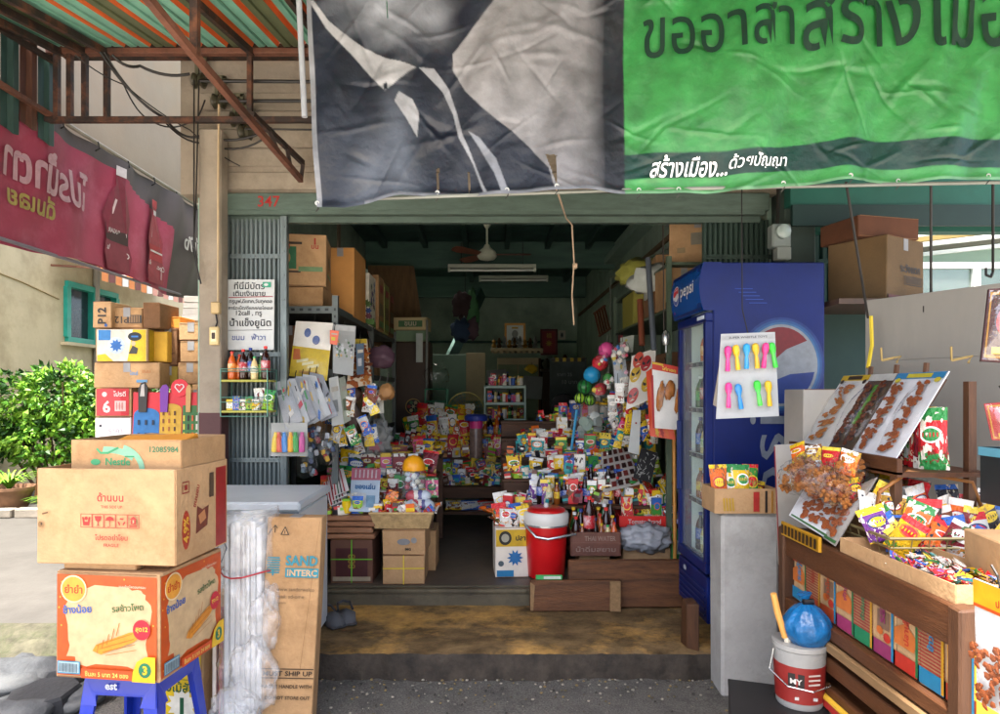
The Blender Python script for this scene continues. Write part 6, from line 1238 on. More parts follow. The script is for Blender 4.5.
for k in range(7): packet(['black', 'silver', 'black', 'maroon', 'black', 'silver', 'white'][k], (PX(393+5.5*k, 7.2), 7.2, .84+.02*k), (.07, .035, .26), (R(-14), R(14), R(10)), 'in the dark slanting row', GC, 'long snack packet')
row('tbj', 482, 503, 7.6, 1.002, 6, 'among the canisters on the centre stand', GC, .18, .26, .09, 11, cols=['red', 'orange', 'blue', 'white', 'teal']); row('bp', 484, 506, 7.3, .842, 6, 'below the canisters on the centre stand', GC, .16, .22, .1, 12, cols=['pink', 'red', 'white', 'maroon'])
cn = thing('clear_canister', 'tall clear canister with blue lid and pink band', 'canister', (PX(476, 7.1), 7.15, .662)); MB().lathe([(.07, 0), (.07, .5), (.065, .52)], 14).build('tube_body', M('canister brown', '#8a7268', .2, var=.3, scale=20), cn, smooth=True); MB().lathe([(.072, .50), (.072, .58)], 14).build('band', K('#d83a86'), cn, smooth=True); MB().lathe([(.12, .58), (.125, .60), (.125, .63), (.1, .65)], 14).build('lid', K('#2c3c96'), cn, smooth=True)
bg_ = thing('plastic_sack', 'large clear plastic sack of packets in front of the centre stand', 'bag', (PX(491, 6.85), 6.78, .622)); MB().blob((0, 0, .13), (.2, .13, .13), 3, .25, 2.5, 6).build('film', FILM, bg_, smooth=2)
for k in range(8): link('packet', PK[k % 5], bg_, (random.uniform(-.1, .1), random.uniform(-.04, .04), .03+.02*k)).scale = (.09, .04, .1)
for c in bg_.children:
    if c.name.startswith('packet'): c.color = (*C(COLN[random.choice(['silver', 'blue', 'purple', 'white'])]), 1); c.rotation_euler = (random.uniform(-1, 1), random.uniform(-1, 1), 0)
carton('brown carton under the glass jars right of the centre goods', (PX(516, 6.9), 7.1, .31), (.19, .3, .42), 0, CARD3, tape=False); carton('low dark carton on the floor supporting the jar carton', (PX(516, 6.9), 7.1, .235), (.3, .34, .072), 0, CARD3, tape=False, seam=False)
for k in range(3):
    j = thing('glass_jar', ['first', 'second', 'third'][k]+' large clear lidded jar from the canisters', 'jar', (PX(507+6.5*k, 7.05), 7.0+.1*(k % 2), .733), 0, 'large clear jars'); MB().lathe([(.07, 0), (.08, .02), (.08, .2), (.06, .25)], 14).build('jar_body', glassy('jar clear'), j, smooth=True); MB().lathe([(.065, .25), (.065, .29)], 12).build('lid', K('#c9c4b4'), j, smooth=True); MB().lathe([(.06, .01), (.065, .1), (.05, .14)], 10).build('contents', M('jar mix', '#8d8a88', .6, var=.6, scale=60), j, smooth=True)
sh = thing('white_counter_shelf', 'small white two tier shelf of toiletries above the centre goods', 'shelf', (PX(505, 7.95), 7.95, 1.17))
MB().box((0, .1, .04), (.46, .2, .04), None, .004).build('shelf', K('#b9d3cc'), sh); MB().box((0, .1, .24), (.46, .2, .03), None, .004).build('shelf', K('#b9d3cc'), sh); MB().box((0, .1, .44), (.46, .2, .03), None, .004).build('shelf', K('#b9d3cc'), sh)
for s in (-1, 1): MB().box((.24*s, .1, .23), (.02, .2, .46)).build('side', K('#a8c4bc'), sh)
for i, z in enumerate((.065, .26, .46)): row('btj', 489, 522, 7.98, 1.17+z, 8, 'on the %s of the white shelf' % ('lower tier', 'middle tier', 'top')[i], GC, .10, .15, .075, 13+i, lean=3, cols=['white', 'pink', 'blue', 'red', 'silver', 'maroon'])
carton('narrow carton standing under the small white shelf', (PX(505, 7.95), 8.1, .235), (.5, .12, .92), 0, CARD3, tape=False)
# ================================================================ zone: right pile
GR = 'goods in the right pile'
tiers('display_stand', 'stepped wooden display stand under the right pile of goods', .10, 1.32, [(4.98, 5.28, .70), (5.28, 5.58, .86), (5.58, 5.88, 1.0), (5.88, 6.15, 1.14), (6.15, 6.4, 1.28)], WOOD)
def ylp(p): p.rect(0, .28, .23, .12, '#e3b81e'); p.disc(-.05, .28, .045, .05, '#24221c'); p.disc(-.05, .28, .028, .03, '#b9b4a0'); p.text('ปลา', .06, .28, w=.07, c='#24221c', bold=.04); p.burst(.02, .14, .035, .06, 10, '#2c78b8'); p.rect(-.05, .03, .12, .045, '#2c8ac0'); p.disc(-.08, .1, .02, .02, '#5a6a72')
carton('white carton printed yellow and blue beside the red cooler', (PX(511, 4.72), 4.86, .235), (.24, .26, .355), R(4), K('#d9cfc0', .6), tape=False, prints={'front': ylp})
carton('brown carton behind the printed carton at the aisle', (PX(503, 5.1), 5.2, .235), (.14, .3, .5), 0, CARD, tape=False)
row('pl', 499, 528, 4.78, .592, 5, 'on the printed carton', GR, .12, .16, .11, 20, cols=['white', 'blue', 'orange', 'brown']); row('plb', 500, 528, 4.9, .63, 6, 'heaped on the printed carton', GR, .13, .2, .11, 21, cols=['blue', 'orange', 'white', 'red', 'brown'])
# the red drink cooler with white lid and bail handle
wc = thing('water_cooler', 'red cylindrical water cooler with white lid and bail handle', 'cooler', (PX(546.5, 4.72), 4.75, .245))
MB().lathe([(.125, 0), (.13, .01), (.15, .34), (.152, .375)], 28).build('bucket', M('red plastic', '#c4161a', .3, var=.06, spec=.5), wc, smooth=True); MB().lathe([(.154, .372), (.16, .38), (.162, .44), (.15, .46)], 28).build('collar', M('white plastic', '#d3d2cc', .35, var=.06), wc, smooth=True); MB().lathe([(.135, .455), (.135, .475), (.11, .487)], 24).build('lid', M('red plastic'), wc, smooth=True); MB().lathe([(.016, .48), (.018, .50), (.012, .515)], 10).build('knob', M('white plastic'), wc, smooth=True)
MB().tube([(-.16, 0, .40), (-.145, -.06, .36), (-.08, -.155, .305), (.0, -.175, .295), (.08, -.155, .305), (.2, -.10, .315)], .009, 8).build('handle', M('chrome', '#b9bec0', .25, metal=.8), wc, smooth=True); MB().lathe([(.157, .365), (.157, .38)], 28).build('hoop', M('chrome'), wc, smooth=True)
# wood planks along the threshold
PLK = M('worn plank', '#5d3a20', .6, var=.4, scale=4, bump=.4, bscale=30, stain='#26160c', stain_amt=.75, stain_scale=2.2, stretch=(1, 6, 6))
pk = thing('door_plank', 'long dark wooden board standing on edge across the threshold', 'plank', (PX(630, 4.39), 4.36, .145)); MB().box((0, 0, .155), (.82, .035, .31), None, .006, jit=.003).build('board', PLK, pk)
pk = thing('door_plank', 'shorter worn board with a pale cleat in front of the long one', 'plank', (PX(575, 4.3), 4.30, .14)); MB().box((0, 0, .10), (.58, .04, .20), None, .006, jit=.003).build('board', PLK, pk); MB().box((.255, -.026, .10), (.07, .014, .195), None, .003).build('cleat', PALEW, pk); b = MB(); b.add([(-.289, -.021, .01), (-.27, -.021, .005), (-.26, -.021, .17), (-.29, -.021, .19)], [(0, 1, 2, 3)]); b.build('splintered_edge', PALEW, pk)
o = MB().box((0, 0, 0), (.17, .012, .03), None, .003).build('label_strip', K('#3a9a54')); o.location = (PX(549, 4.3), 4.30, .356); tag(o, 'green and white sticker strip on top of the shorter board', 'strip'); Print(lambda u, v, e: (u, -.006-e, v)).rect(.02, 0, .11, .018, '#d9e0d4').done(o)
# crate of bottles
cr = thing('bottle_crate', 'brown lettered plastic crate holding bottles beside the red cooler', 'crate', (PX(595, 4.72), 4.82, .40))
CRM = M('crate brown', '#6a4438', .5, var=.2, scale=8)
b = MB(); w_, d_, h_ = .34, .26, .165
for c, s in (((0, -d_/2, h_/2), (w_, .014, h_)), ((0, d_/2, h_/2), (w_, .014, h_)), ((-w_/2, 0, h_/2), (.014, d_, h_)), ((w_/2, 0, h_/2), (.014, d_, h_)), ((0, 0, .008), (w_, d_, .014))): b.box(c, s, None, .003)
b.build('crate_body', CRM, cr); b = MB(); [b.box((0, -d_/2-.009, z), (w_+.012, .008, .014)) for z in (.008, .085, .157)]; b.build('rib', CRM, cr)
p = Print(lambda u, v, e: (u, -d_/2-.007-e, v)); p.text('THAI WATER', .03, .122, w=.22, h=.035, c='#a88a7c', bold=.02, fit=True); p.text('น้ำดื่มสยาม', 0, .048, w=.28, h=.04, c='#a88a7c', bold=.02, fit=True); p.done(cr, 'lettering')
carton('small carton with yellow sticker carrying the bottle crate', (PX(595, 4.72), 4.85, .235), (.22, .22, .163), 0, CARD, tape=False, prints={'front': lambda p: p.rect(0, .08, .05, .06, '#d8c22c')})
for r_ in range(3):
    for c_ in range(7): bottle([4, 3, 2, 0, 3, 5, 1][(c_+r_*2) % 7], (PX(576+6.4*c_, 4.74), 4.75+.07*r_, .415+.02*r_), 'standing in the brown crate', 'bottles in the crate', 1.0+.13*((c_*3+r_) % 3))
bottle(4, (PX(590, 4.7), 4.735, .50), 'standing in the brown crate', 'bottles in the crate', 1.25)
# white shopping bag and red tray
wbag = MB(); wbag.blob((0, 0, .09), (.19, .11, .10), 4, .35, 4.2, 12); wbag = wbag.build('shopping_bag', M('white film bag', '#a9acb2', .3, var=.1, scale=6, bump=.9, bscale=24, alpha=.85), smooth=2); wbag.location = (PX(645, 4.8), 4.8, .41); tag(wbag, 'crumpled white plastic bag behind the long plank', 'bag')
carton('plain carton under the crumpled white bag', (PX(645, 4.85), 4.93, .235), (.34, .26, .19), 0, CARD2, tape=False)
rt = thing('red_tray', 'low red carton tray with white lettering in the right pile', 'tray', (PX(645, 4.85), 5.0, .565)); b = MB(); b.box((0, -.13, .04), (.36, .006, .08)); b.box((0, .13, .04), (.36, .006, .08)); b.box((-.18, 0, .04), (.006, .26, .08)); b.box((.18, 0, .04), (.006, .26, .08)); b.box((0, 0, .003), (.36, .26, .006)); b.build('tray', K('#c8231f'), rt); Print(lambda u, v, e: (u, -.133-e, v)).text('Tomato Brand', 0, .04, w=.24, h=.035, c='#ecd8d4', bold=.02, fit=True).done(rt, 'lettering')
carton('brown carton carrying the low red tray', (PX(645, 4.95), 5.03, .428), (.36, .06, .135), 0, CARD, tape=False, seam=False)
carton('green printed carton under the candy tray by the cooler', (PX(683, 4.8), 4.9, .235), (.16, .2, .33), 0, K('#3f8f4c', .5), tape=False, prints={'front': lambda p: (p.rect(0, .2, .1, .1, '#d6e2d0'), p.text('ชา', 0, .2, w=.06, c='#2a7a3c', bold=.03))})
row('jt', 675, 692, 4.8, .57, 9, 'in the corner by the blue cooler', GR, .08, .11, .05, 22, cols=['red', 'green', 'white', 'teal', 'orange'])
row('bpf', 624, 668, 4.97, .575, 8, 'in the low red tray', GR, .13, .2, .1, 23, cols=['red', 'yellow', 'green', 'maroon', 'white', 'teal']); row('bp', 626, 668, 5.05, .62, 7, 'heaped behind the low red tray', GR, .16, .22, .1, 24, cols=['red', 'yellow', 'green', 'white'])
row('ptb', 530, 640, 5.08, .702, 17, 'on the lowest tier of the right pile', GR, .13, .2, .1, 25, cols=bright); row('tpb', 560, 650, 5.2, .72, 14, 'behind the bottles in the right pile', GR, .16, .24, .09, 26, cols=['yellow', 'gold', 'orange', 'brown', 'green', 'white'])
row('pfb', 512, 660, 5.42, .862, 19, 'on the second tier of the right pile', GR, .12, .2, .12, 27, cols=['yellow', 'white', 'teal', 'green', 'red', 'blue', 'lime']); row('pfb', 520, 655, 5.7, 1.002, 18, 'on the third tier of the right pile', GR, .13, .2, .12, 28, cols=['white', 'teal', 'yellow', 'green', 'red', 'blue'])
row('pfb', 545, 640, 6.0, 1.142, 12, 'on the fourth tier of the right pile', GR, .12, .2, .13, 29, cols=['yellow', 'brown', 'green', 'orange', 'white', 'pink']); row('bpj', 556, 640, 6.27, 1.282, 11, 'on the top tier of the right pile', GR, .14, .22, .13, 30, cols=['yellow', 'lime', 'white', 'blue', 'pink'])
t, mp, p, nrm = card('sachet_sheet', 'sheet of brown and white sachets draped over the right pile', 'sachets', [P(601, 452, 5.45), P(628, 447, 5.45), P(640, 484, 5.0), P(603, 492, 5.0)], '#b9b4ac'); [p.rect(.13+.19*i, .12+.2*j, .13, .13, ['#5a2c24', '#8a3a34', '#3a2420'][(i+j) % 3]) for i in range(5) for j in range(5)]; p.done(t)
packet('red', P(648, 492, 5.0), (.13, .05, .2), (R(-60), R(50), R(10)), 'sliding off the right pile', GR); packet('red', P(661, 488, 4.95), (.1, .04, .2), (R(-50), R(60), 0), 'sliding off the right pile', GR, 'long snack packet'); pbox('yellow', P(633, 462, 5.5), (.13, .08, .14), R(-10), 'upright behind the sachet sheet', GR, 'tea box'); pbox('white', P(630, 446, 5.6), (.16, .08, .09), R(-10), 'upright behind the sachet sheet', GR, 'tea box')
jar('lime', P(592, 440, 5.9), (.055, .14), 'high on the right pile', GR)
# black and white picture card
t, mp, p, nrm = card('picture_card', 'black card with white line picture hanging over the right pile', 'card', [P(641, 448, 4.9), P(658, 453, 4.9), P(651, 483, 4.85), P(633, 478, 4.85)], '#1c1b1c'); r_ = random.Random(4)
for k in range(26): a, c = r_.uniform(.1, .9), r_.uniform(.08, .92); p.rect(a, c, r_.uniform(.06, .2), .022, '#c9c9c4', r_.uniform(0, 180))
p.done(t)
# big clear bag, blue tube, balls
cb2 = thing('plastic_sack', 'large clear sack of plastic cups hung above the right pile', 'bag', P(592, 452, 5.9)); MB().blob((0, 0, .22), (.19, .12, .22), 4, .22, 3, 31).build('film', FILM, cb2, smooth=2); [MB().lathe([(.03, 0), (.042, .09), (.045, .09)], 10).build('cup', K(['#9fb4ac', '#b4bfbc', '#86a096'][k % 3], .3), cb2, loc=(random.uniform(-.1, .1), random.uniform(-.05, .05), .06+.02*k), rot=(random.uniform(0, 3), random.uniform(0, 3), 0)) for k in range(14)]
o = MB().tube([(0, 0, 0), (.05, .0, .36)], .012, 8).build('blue_tube', K('#3a9ac8'), smooth=True); o.location = P(571, 452, 5.7); tag(o, 'long thin blue plastic tube standing left of clear sack', 'tube')
for k, (px, py, c, r_) in enumerate(((606.5, 350, '#e0559a', .068), (600, 363, '#cf3440', .068), (592, 375, '#2a9ad0', .072), (600.5, 389, '#c02c3c', .055), (585, 387, '#2c7a3c', .06), (608, 378, '#4aa04c', .045), (580, 398, '#9cc43a', .045), (590, 400, '#7ab83a', .045))):
    o = MB().blob((0, 0, 0), r_, 3, 0.0, 1, 0).build('toy_ball', K(c, .25), smooth=2); o.location = P(px, py, 5.6)
    tag(o, ['pink toy ball hanging highest in the string', 'red toy ball second from the top of the string', 'bright blue toy ball in the middle of the string', 'dark red toy ball beside the watermelon ball', 'green striped watermelon ball in the string', 'small plain green ball behind the blue ball', 'yellow green ball lowest at the string end', 'second yellow green ball at the string end'][k], 'ball', 'string of toy balls')
    if k in (4, 6, 7):
        b = MB(); [b.tube([Vector((r_*1.01*cs(R(a))*cs(R(q)), r_*1.01*sn(R(a))*cs(R(q)), r_*1.01*sn(R(q)))) for q in range(-80, 81, 20)], .006, 4) for a in range(0, 360, 45)]; b.build('stripe', K('#1c3a20'), o)
    b = MB(); b.tube([(0, 0, r_), (.01, 0, r_+.06)], .0015, 4); b.build('string', K('#d0d0c8'), o)
# ---------------------------------------------------------------- right rack with cartons up high
rr_ = thing('steel_rack', 'green perforated steel rack along the right inside wall', 'rack', (1.55, 5.9, .235)); RG = M('rack green', '#5a6a58', .5, var=.2, metal=.3)
for y in (-1.05, 1.05):
    for x in (-.25, .25): MB().box((x, y, 1.15), (.035, .035, 2.3)).build('post', RG, rr_)
for z in (.6, 1.2, 1.92, 2.25): MB().box((0, 0, z), (.5, 2.1, .02)).build('shelf', RG, rr_)
GRK = 'cartons on the right rack'
carton('pale carton with flap label high on the right rack', (1.62, 5.15, 2.497), (.42, .36, .35), R(-22), CARD2, group=GRK, prints={'front': lambda p: (p.rect(.02, .2, .14, .09, '#8f8a78'), p.rect(-.12, .12, .06, .04, '#a8926a'))}); carton('red brown carton next along the right rack top', (1.6, 5.72, 2.497), (.4, .34, .2), R(-5), CARD, group=GRK); carton('brown carton in the rack gap beside the cooler header', (1.42, 5.05, 2.167), (.26, .26, .3), R(5), CARD, group=GRK); carton('dark red carton beside the plastic on the right rack', (1.45, 5.5, 2.167), (.3, .3, .22), R(0), CARD3, group=GRK); carton('yellow lidded carton on the far end of the rack', (1.5, 6.3, 2.167), (.4, .5, .30), R(0), K('#8f8a3c', .6), group=GRK)
for k in range(3): carton(['first', 'second', 'third'][k]+' carton on the hidden middle shelf of right rack', (1.55, 5.15+.6*k, 1.447), (.42, .45, .4), R(5*k), CARD3, group=GRK)
for k, (c, lb) in enumerate((((1.35, 6.0, 2.62), 'yellowish clear plastic bundle on the right rack'), ((1.36, 5.45, 2.46), 'milky plastic bundle on the right rack behind the pole'), ((1.62, 5.3, 2.92), 'grey plastic sheet over the topmost right carton'))): o = MB().blob((0, 0, 0), (.2, .18, .14 if k < 2 else .09), 3, .5, 2.6, 40+k).build('plastic_bundle', [M('yellow film', '#9a9a4a', .3, var=.3, bump=.4, bscale=14), M('milky film', '#b4bab4', .3, var=.2, bump=.4, bscale=14), M('grey film', '#6e7674', .3, var=.2, bump=.4, bscale=14)][k], smooth=2); o.location = c; tag(o, lb, 'plastic', 'plastic bundles on the right rack')
for k, (a, c, r_, m, lb) in enumerate((((648, 258, 5.0), (654, 350, 4.9), .022, '#4a5058', 'tall dark metal pole leaning against the right rack'), ((640, 300, 5.1), (642, 345, 5.0), .024, '#6b3a28', 'short red brown pole beside the metal pole'), ((663, 225, 4.75), (664, 330, 4.75), .005, '#3a322c', 'thin dark hanging wire in front of the right rack'))):
    A_, B_ = P(*a), P(*c); o = MB().tube([Vector((0, 0, 0)), A_-B_], r_, 10).build('leaning_pole', K(m, .35), smooth=True); o.location = B_; tag(o, lb, 'pole')
o = thing('wooden_rack', 'small wooden slatted rack hung askew on the right wall', 'rack', P(602, 321, 7.0), (0, R(-20), R(-60))); [MB().box((-.08+.04*k, 0, 0), (.012, .02, .28)).build('slat', WOODV, o) for k in range(5)]; [MB().box((0, 0, z), (.2, .022, .014)).build('rail', WOOD, o) for z in (-.13, .13)]
ws = thing('wall_shelf', 'small wall shelf with red candles on the right wall', 'shelf', (1.74, 8.6, PZ(345, 8.6))); MB().box((-.12, 0, 0), (.24, .5, .03)).build('board', DB, ws); MB().box((-.05, 0, -.06), (.08, .04, .1)).build('bracket', DB, ws)
for k in range(4): o = MB().lathe([(.02, 0), (.022, .14), (.01, .16)], 8).build('candle', K(['#a8242c', '#8a2026', '#3a3a3c', '#5a5044'][k])); o.location = (1.66, 8.42+.1*k, ws.location.z+.016); good(o, ['bright red', 'dark red', 'black', 'tan'][k]+' candle', 'on the small wall shelf', 'candle', 'candles')
for k, (px, c, lb) in enumerate(((689, '#c98a3a', 'yellow broom handle leaning beside the cooler'), (694, '#7a4a2a', 'brown broom handle leaning beside the cooler'))): o = MB().tube([(0, 0, 0), (.02, .1, 1.15)], .013, 8).build('broom_handle', K(c), smooth=True); o.location = (PX(px, 4.75)-.10+.02*k, 4.75, .245); tag(o, lb, 'broom', 'broom handles')
# ================================================================ hanging goods, left inside
def clip(t, o, n='clip'): MB().tube([o, o+Vector((0, .01, .03)), o+Vector((0, .03, .05))], .003, 5).build(n, wires, t)
t, mp, p, nrm = card('plush_pack', 'white and yellow plastic pack with blue flower prints on the rack', 'pack', [P(296, 321, 4.62), P(333, 323, 4.66), P(327, 381, 4.6), P(289, 376, 4.58)], '#d8d4ca'); p.poly([(0, 0), (1, 0), (1, .52), (0, .55)], '#e2c21e'); p.disc(.35, .8, .09, .08, '#3c5aa0'); p.disc(.6, .68, .1, .08, '#3c5aa0'); p.poly([(.05, .3), (.25, .32), (.2, .5), (.04, .5)], '#d8722a'); [p.rect(.3+.15*k, .3-.04*k, .3, .05, '#efe6a8', 10) for k in range(3)]; p.rect(.5, .1, .5, .05, '#c8962a'); p.done(t); film(t, mp, nrm, .02, .98, .02, .54, .03); film(t, mp, nrm, .02, .98, .56, .98, .02); clip(t, mp(.5, 1, .0))
t, mp, p, nrm = card('toy_card', 'grey toy card with small silver toys hanging from the rack', 'toy card', [P(333, 324, 4.66), P(356, 326, 4.7), P(353, 376, 4.66), P(333, 373, 4.62)], '#8f9290'); p.rect(.5, .93, .9, .1, '#c9ccca'); [p.disc(random.uniform(.1, .9), random.uniform(.35, .72), .05, .03, random.choice(('#c9ced2', '#5a7a54', '#d0a860', '#4a4a5a')), 8) for _ in range(34)]; p.done(t); film(t, mp, nrm, .03, .97, .28, .8, .03); clip(t, mp(.5, 1, .0))
t, mp, p, nrm = card('snack_card', 'card of brown fried snacks with yellow top hanging from the rack', 'snack card', [P(353, 339, 4.8), P(367, 339, 4.86), P(372, 384, 4.84), P(346, 389, 4.74)], '#b9a890'); p.rect(.5, .95, .9, .1, '#e0c02a'); p.done(t); [on_card(t, mp, nrm, CL[(k) % 6], .25+.5*(k % 2), .12+.16*(k//2), (.05, .02, .045), .012) for k in range(10)]; clip(t, mp(.5, 1))
for k, (c4, c, lb) in enumerate((([P(330, 330, 4.58), P(339, 331, 4.6), P(337, 345, 4.6), P(330, 344, 4.58)], '#d86a50', 'small red and white picture pack beside the plush pack'), ([P(329, 378, 4.6), P(338, 376, 4.66), P(344, 424, 4.66), P(332, 426, 4.6)], '#b9bcb8', 'white folded paper sheet hanging below the toy card'), ([P(339, 378, 4.68), P(345, 376, 4.75), P(351, 420, 4.75), P(344, 424, 4.68)], '#a8b0a0', 'greenish folded paper sheet beside the white one'), ([P(356, 344, 4.7), P(364, 343, 4.74), P(364, 374, 4.74), P(357, 375, 4.7)], '#4a5a6a', 'dark picture card overlapping the fried snack card'), ([P(372, 394, 5.0), P(383, 393, 5.02), P(384, 413, 5.02), P(371, 414, 5.0)], '#b4b4a8', 'white tag card hanging near the brown snack bag'))):
    t, mp, p, nrm = card('hanging_sheet', lb, 'sheet', c4, c, group='sheets hanging at the left'); p.rect(.5, .75, .7, .1, '#d0c8b8'); p.rect(.4, .4, .5, .25, ['#e8d24a', '#9aa0a0', '#7a8a70', '#c9ccd0', '#8a8a80'][k]); p.done(t); clip(t, mp(.5, 1))
hb = MB(); hb.blob((0, 0, 0), (.10, .08, .09), 3, .3, 2, 50); hb = hb.build('cloth_bag', K('#4c3440', .6), smooth=2); hb.location = P(381, 357, 5.1); tag(hb, 'dark purple round cloth bag hanging from the rack', 'bag'); MB().tube([(-.06, 0, .05), (-.1, 0, .2)], .006, 5).build('strap', wires, hb)
for k, (px, py, r_, m, lb) in enumerate(((378, 396, (.075, .05, .07), 'film', 'clear bag with white toys hanging from the rack'), (386, 392, (.06, .05, .06), '#a87a4a', 'brown paper bag behind the clear toy bag'), (351, 395, (.07, .06, .08), '#5a4238', 'dark brown bag hanging low in the rack'), (352, 414, (.06, .05, .09), '#6a5a54', 'dusty grey brown bag under the dark one'), (312, 395, (.06, .05, .09), '#5c4a48', 'dull maroon bag behind the toy bags'))):
    o = thing('hanging_bag', lb, 'bag', P(px, py, 4.95)); b = MB(); b.blob((0, 0, 0), r_, 3, .35, 2.4, 60+k); b.build('bag_body', FILM2 if m == 'film' else K(m, .6), o, smooth=2); MB().tube([(0, 0, r_[2]*.8), (.02, 0, r_[2]+.08)], .004, 5).build('tie', wires, o)
    if m == 'film': [MB().blob((random.uniform(-.03, .03), 0, random.uniform(-.03, .03)), .025, 1, .2, 2, q).build('toy', K(['#c9ccd0', '#b85a5a', '#d8d2c4'][q % 3]), o) for q in range(6)]
# fan of clear bags with toys on grey cards
for k in range(6):
    x0 = 277+7*k; c4 = [P(x0-3, 382-2*k, 4.4+.03*k), P(x0+11, 380-1*k, 4.42+.03*k), P(x0+26, 420+3*(k % 2)-1.5*k, 4.40+.03*k), P(x0+9, 432-2*k, 4.38+.03*k)]
    t, mp, p, nrm = card('toy_bag', ['first', 'second', 'third', 'fourth', 'fifth', 'sixth'][k]+' grey toy pack from the gate in the slanting fan', 'toy pack', c4, ['#8a8d90', '#a0a3a4', '#777a80'][k % 3], group='fan of grey toy packs'); r_ = random.Random(k)
    for q in range(9): p.rect(r_.uniform(.15, .85), r_.uniform(.08, .9), r_.uniform(.1, .3), r_.uniform(.03, .12), r_.choice(['#c8303c', '#e0b82a', '#2c6ab8', '#d9d6d0', '#3a9a4a', '#26262c']), r_.uniform(0, 90))
    p.done(t); film(t, mp, nrm, .03, .97, .03, .97, .02); clip(t, mp(.5, 1))
tp = thing('marker_pack', 'hanging pack of coloured fat markers beside the gate', 'pack', P(288, 452, 4.36)); 
for k in range(6): MB().lathe([(.018, 0), (.02, .01), (.02, .09), (.012, .11), (.012, .13)], 10).build('marker', K(['#d8b82a', '#c8442c', '#2c7ac0', '#e0a02a', '#3a9a4a', '#b84a8a'][k], .3), tp, loc=(-.09+.036*k, 0, 0), rot=(0, R(random.uniform(-6, 6)), 0))
MB().sheet(lambda u, v: (-.115+.23*u, -.026-.01*math.sin(3.1*u), -.02+.17*v), 6, 6).build('film', FILM2, tp); MB().box((0, .026, .08), (.24, .003, .22)).build('backing_card', K('#9a9c98'), tp); MB().tube([(0, .026, .18), (0, .04, .26)], .003, 5).build('hook', wires, tp)
for k, (px, py, lb) in enumerate(((313, 440, 'dark cluster of bagged toys hanging under the slanting fan'), (306, 462, 'lower cluster of bagged grey toys beside the freezer'), (326, 448, 'thin strip of blue packs hanging behind the freezer'))):
    t = thing('toy_cluster', lb, 'toys', P(px, py, 4.6), 0, 'toy clusters'); b = MB(); b.blob((0, 0, 0), (.075, .05, .12), 3, .35, 3, 70+k); b.build('film', FILM2, t, smooth=2); r_ = random.Random(k+5)
    for q in range(14): MB().box((r_.uniform(-.05, .05), r_.uniform(-.02, .02), r_.uniform(-.09, .09)), (.03, .02, .04), None, .006).build('toy', K(r_.choice(['#b9bcc0', '#8a2c34', '#3a4a6a', '#c9a23a', '#55585c', '#7a8a94'])), t, rot=(0, r_.uniform(-.3, .3), 0))
    MB().tube([(0, 0, .11), (0, .02, .22)], .003, 5).build('hook', wires, t)
r_ = random.Random(9)
for k in range(34):
    c = r_.choice(['blue', 'silver', 'white', 'red', 'orange', 'teal', 'silver', 'brown', 'yellow']); packet(c, P(288+r_.uniform(0, 92), 400+r_.uniform(0, 60), 4.72+.05*(k % 6)), (.075, .02, .14), (R(r_.uniform(-8, 8)), R(r_.uniform(-25, 25)), R(r_.uniform(-20, 20))), 'hanging in the left rack bunch', 'hanging packs at the left', 'hanging pack', 'hanging_pack')
# white carrier bag with pink goods, blue cloth
cbg = thing('carrier_bag', 'translucent white carrier bag with pink goods hanging left of centre', 'bag', P(376, 458, 5.5)); b = MB(); b.blob((0, 0, .15), (.12, .06, .16), 4, .5, 3.2, 81); b.build('film', M('milky bag', '#a9acaa', .35, var=.15, bump=.8, bscale=22, alpha=.6), cbg, smooth=2); MB().box((0, -.02, .1), (.13, .06, .1), None, .02).build('pink_goods', K('#a86a74'), cbg); [MB().tube([(s*.07, 0, .27), (s*.05, 0, .36), (s*.02, 0, .42)], .014, 6).build('handle', M('milky bag'), cbg, smooth=True) for s in (-1, 1)]
bc = MB(); bc.blob((0, 0, 0), (.26, .16, .09), 3, .35, 2, 90); bc = bc.build('blue_cloth', K('#1f4a78', .9), smooth=2); bc.location = P(345, 446, 5.9)+Vector((0, 0, .0)); tag(bc, 'crumpled dark blue cloth heaped behind the left goods', 'cloth')
# ================================================================ hanging goods, right inside
def mask_card():
    t, mp, p, nrm = card('mask_card', 'white card with red and yellow toy masks hanging at the right', 'toy card', [P(632, 356, 4.95), P(656, 348, 4.95), P(653, 398, 4.9), P(626, 410, 4.9)], '#d2cfc6')
    for (u, v, c) in ((.62, .76, '#c8262e'), (.22, .62, '#dfb82a'), (.72, .34, '#e2bc2c'), (.2, .22, '#c83a34'), (.28, .88, '#d8503a')):
        p.disc(u, v, .22, .15, c); p.poly([(u-.17, v+.07), (u-.02, v+.01), (u-.04, v-.03), (u-.15, v)], '#2a2426'); p.poly([(u+.17, v+.07), (u+.02, v+.01), (u+.04, v-.03), (u+.15, v)], '#2a2426'); p.poly([(u-.1, v-.09), (u+.1, v-.09), (u, v-.06)], '#e8e0d0')
    p.done(t); film(t, mp, nrm, .03, .97, .03, .97, .035); clip(t, mp(.5, 1))
mask_card()
t, mp, p, nrm = card('snack_card', 'white card with three long fried snacks and red yellow header', 'snack card', [P(652, 362, 4.52), P(680, 368, 4.50), P(680, 430, 4.50), P(654, 428, 4.52)], '#cfcfcc'); p.poly([(-.05, .8), (.03, .8), (.03, 0), (-.05, 0)], '#b8242a'); p.rect(.5, .95, 1.0, .12, '#d83a2a'); p.text('ไก่ทอด', .6, .94, w=.5, h=.06, c='#f0d24a', bold=.03, fit=True); p.rect(.2, .99, .4, .03, '#e8c82a'); p.done(t)
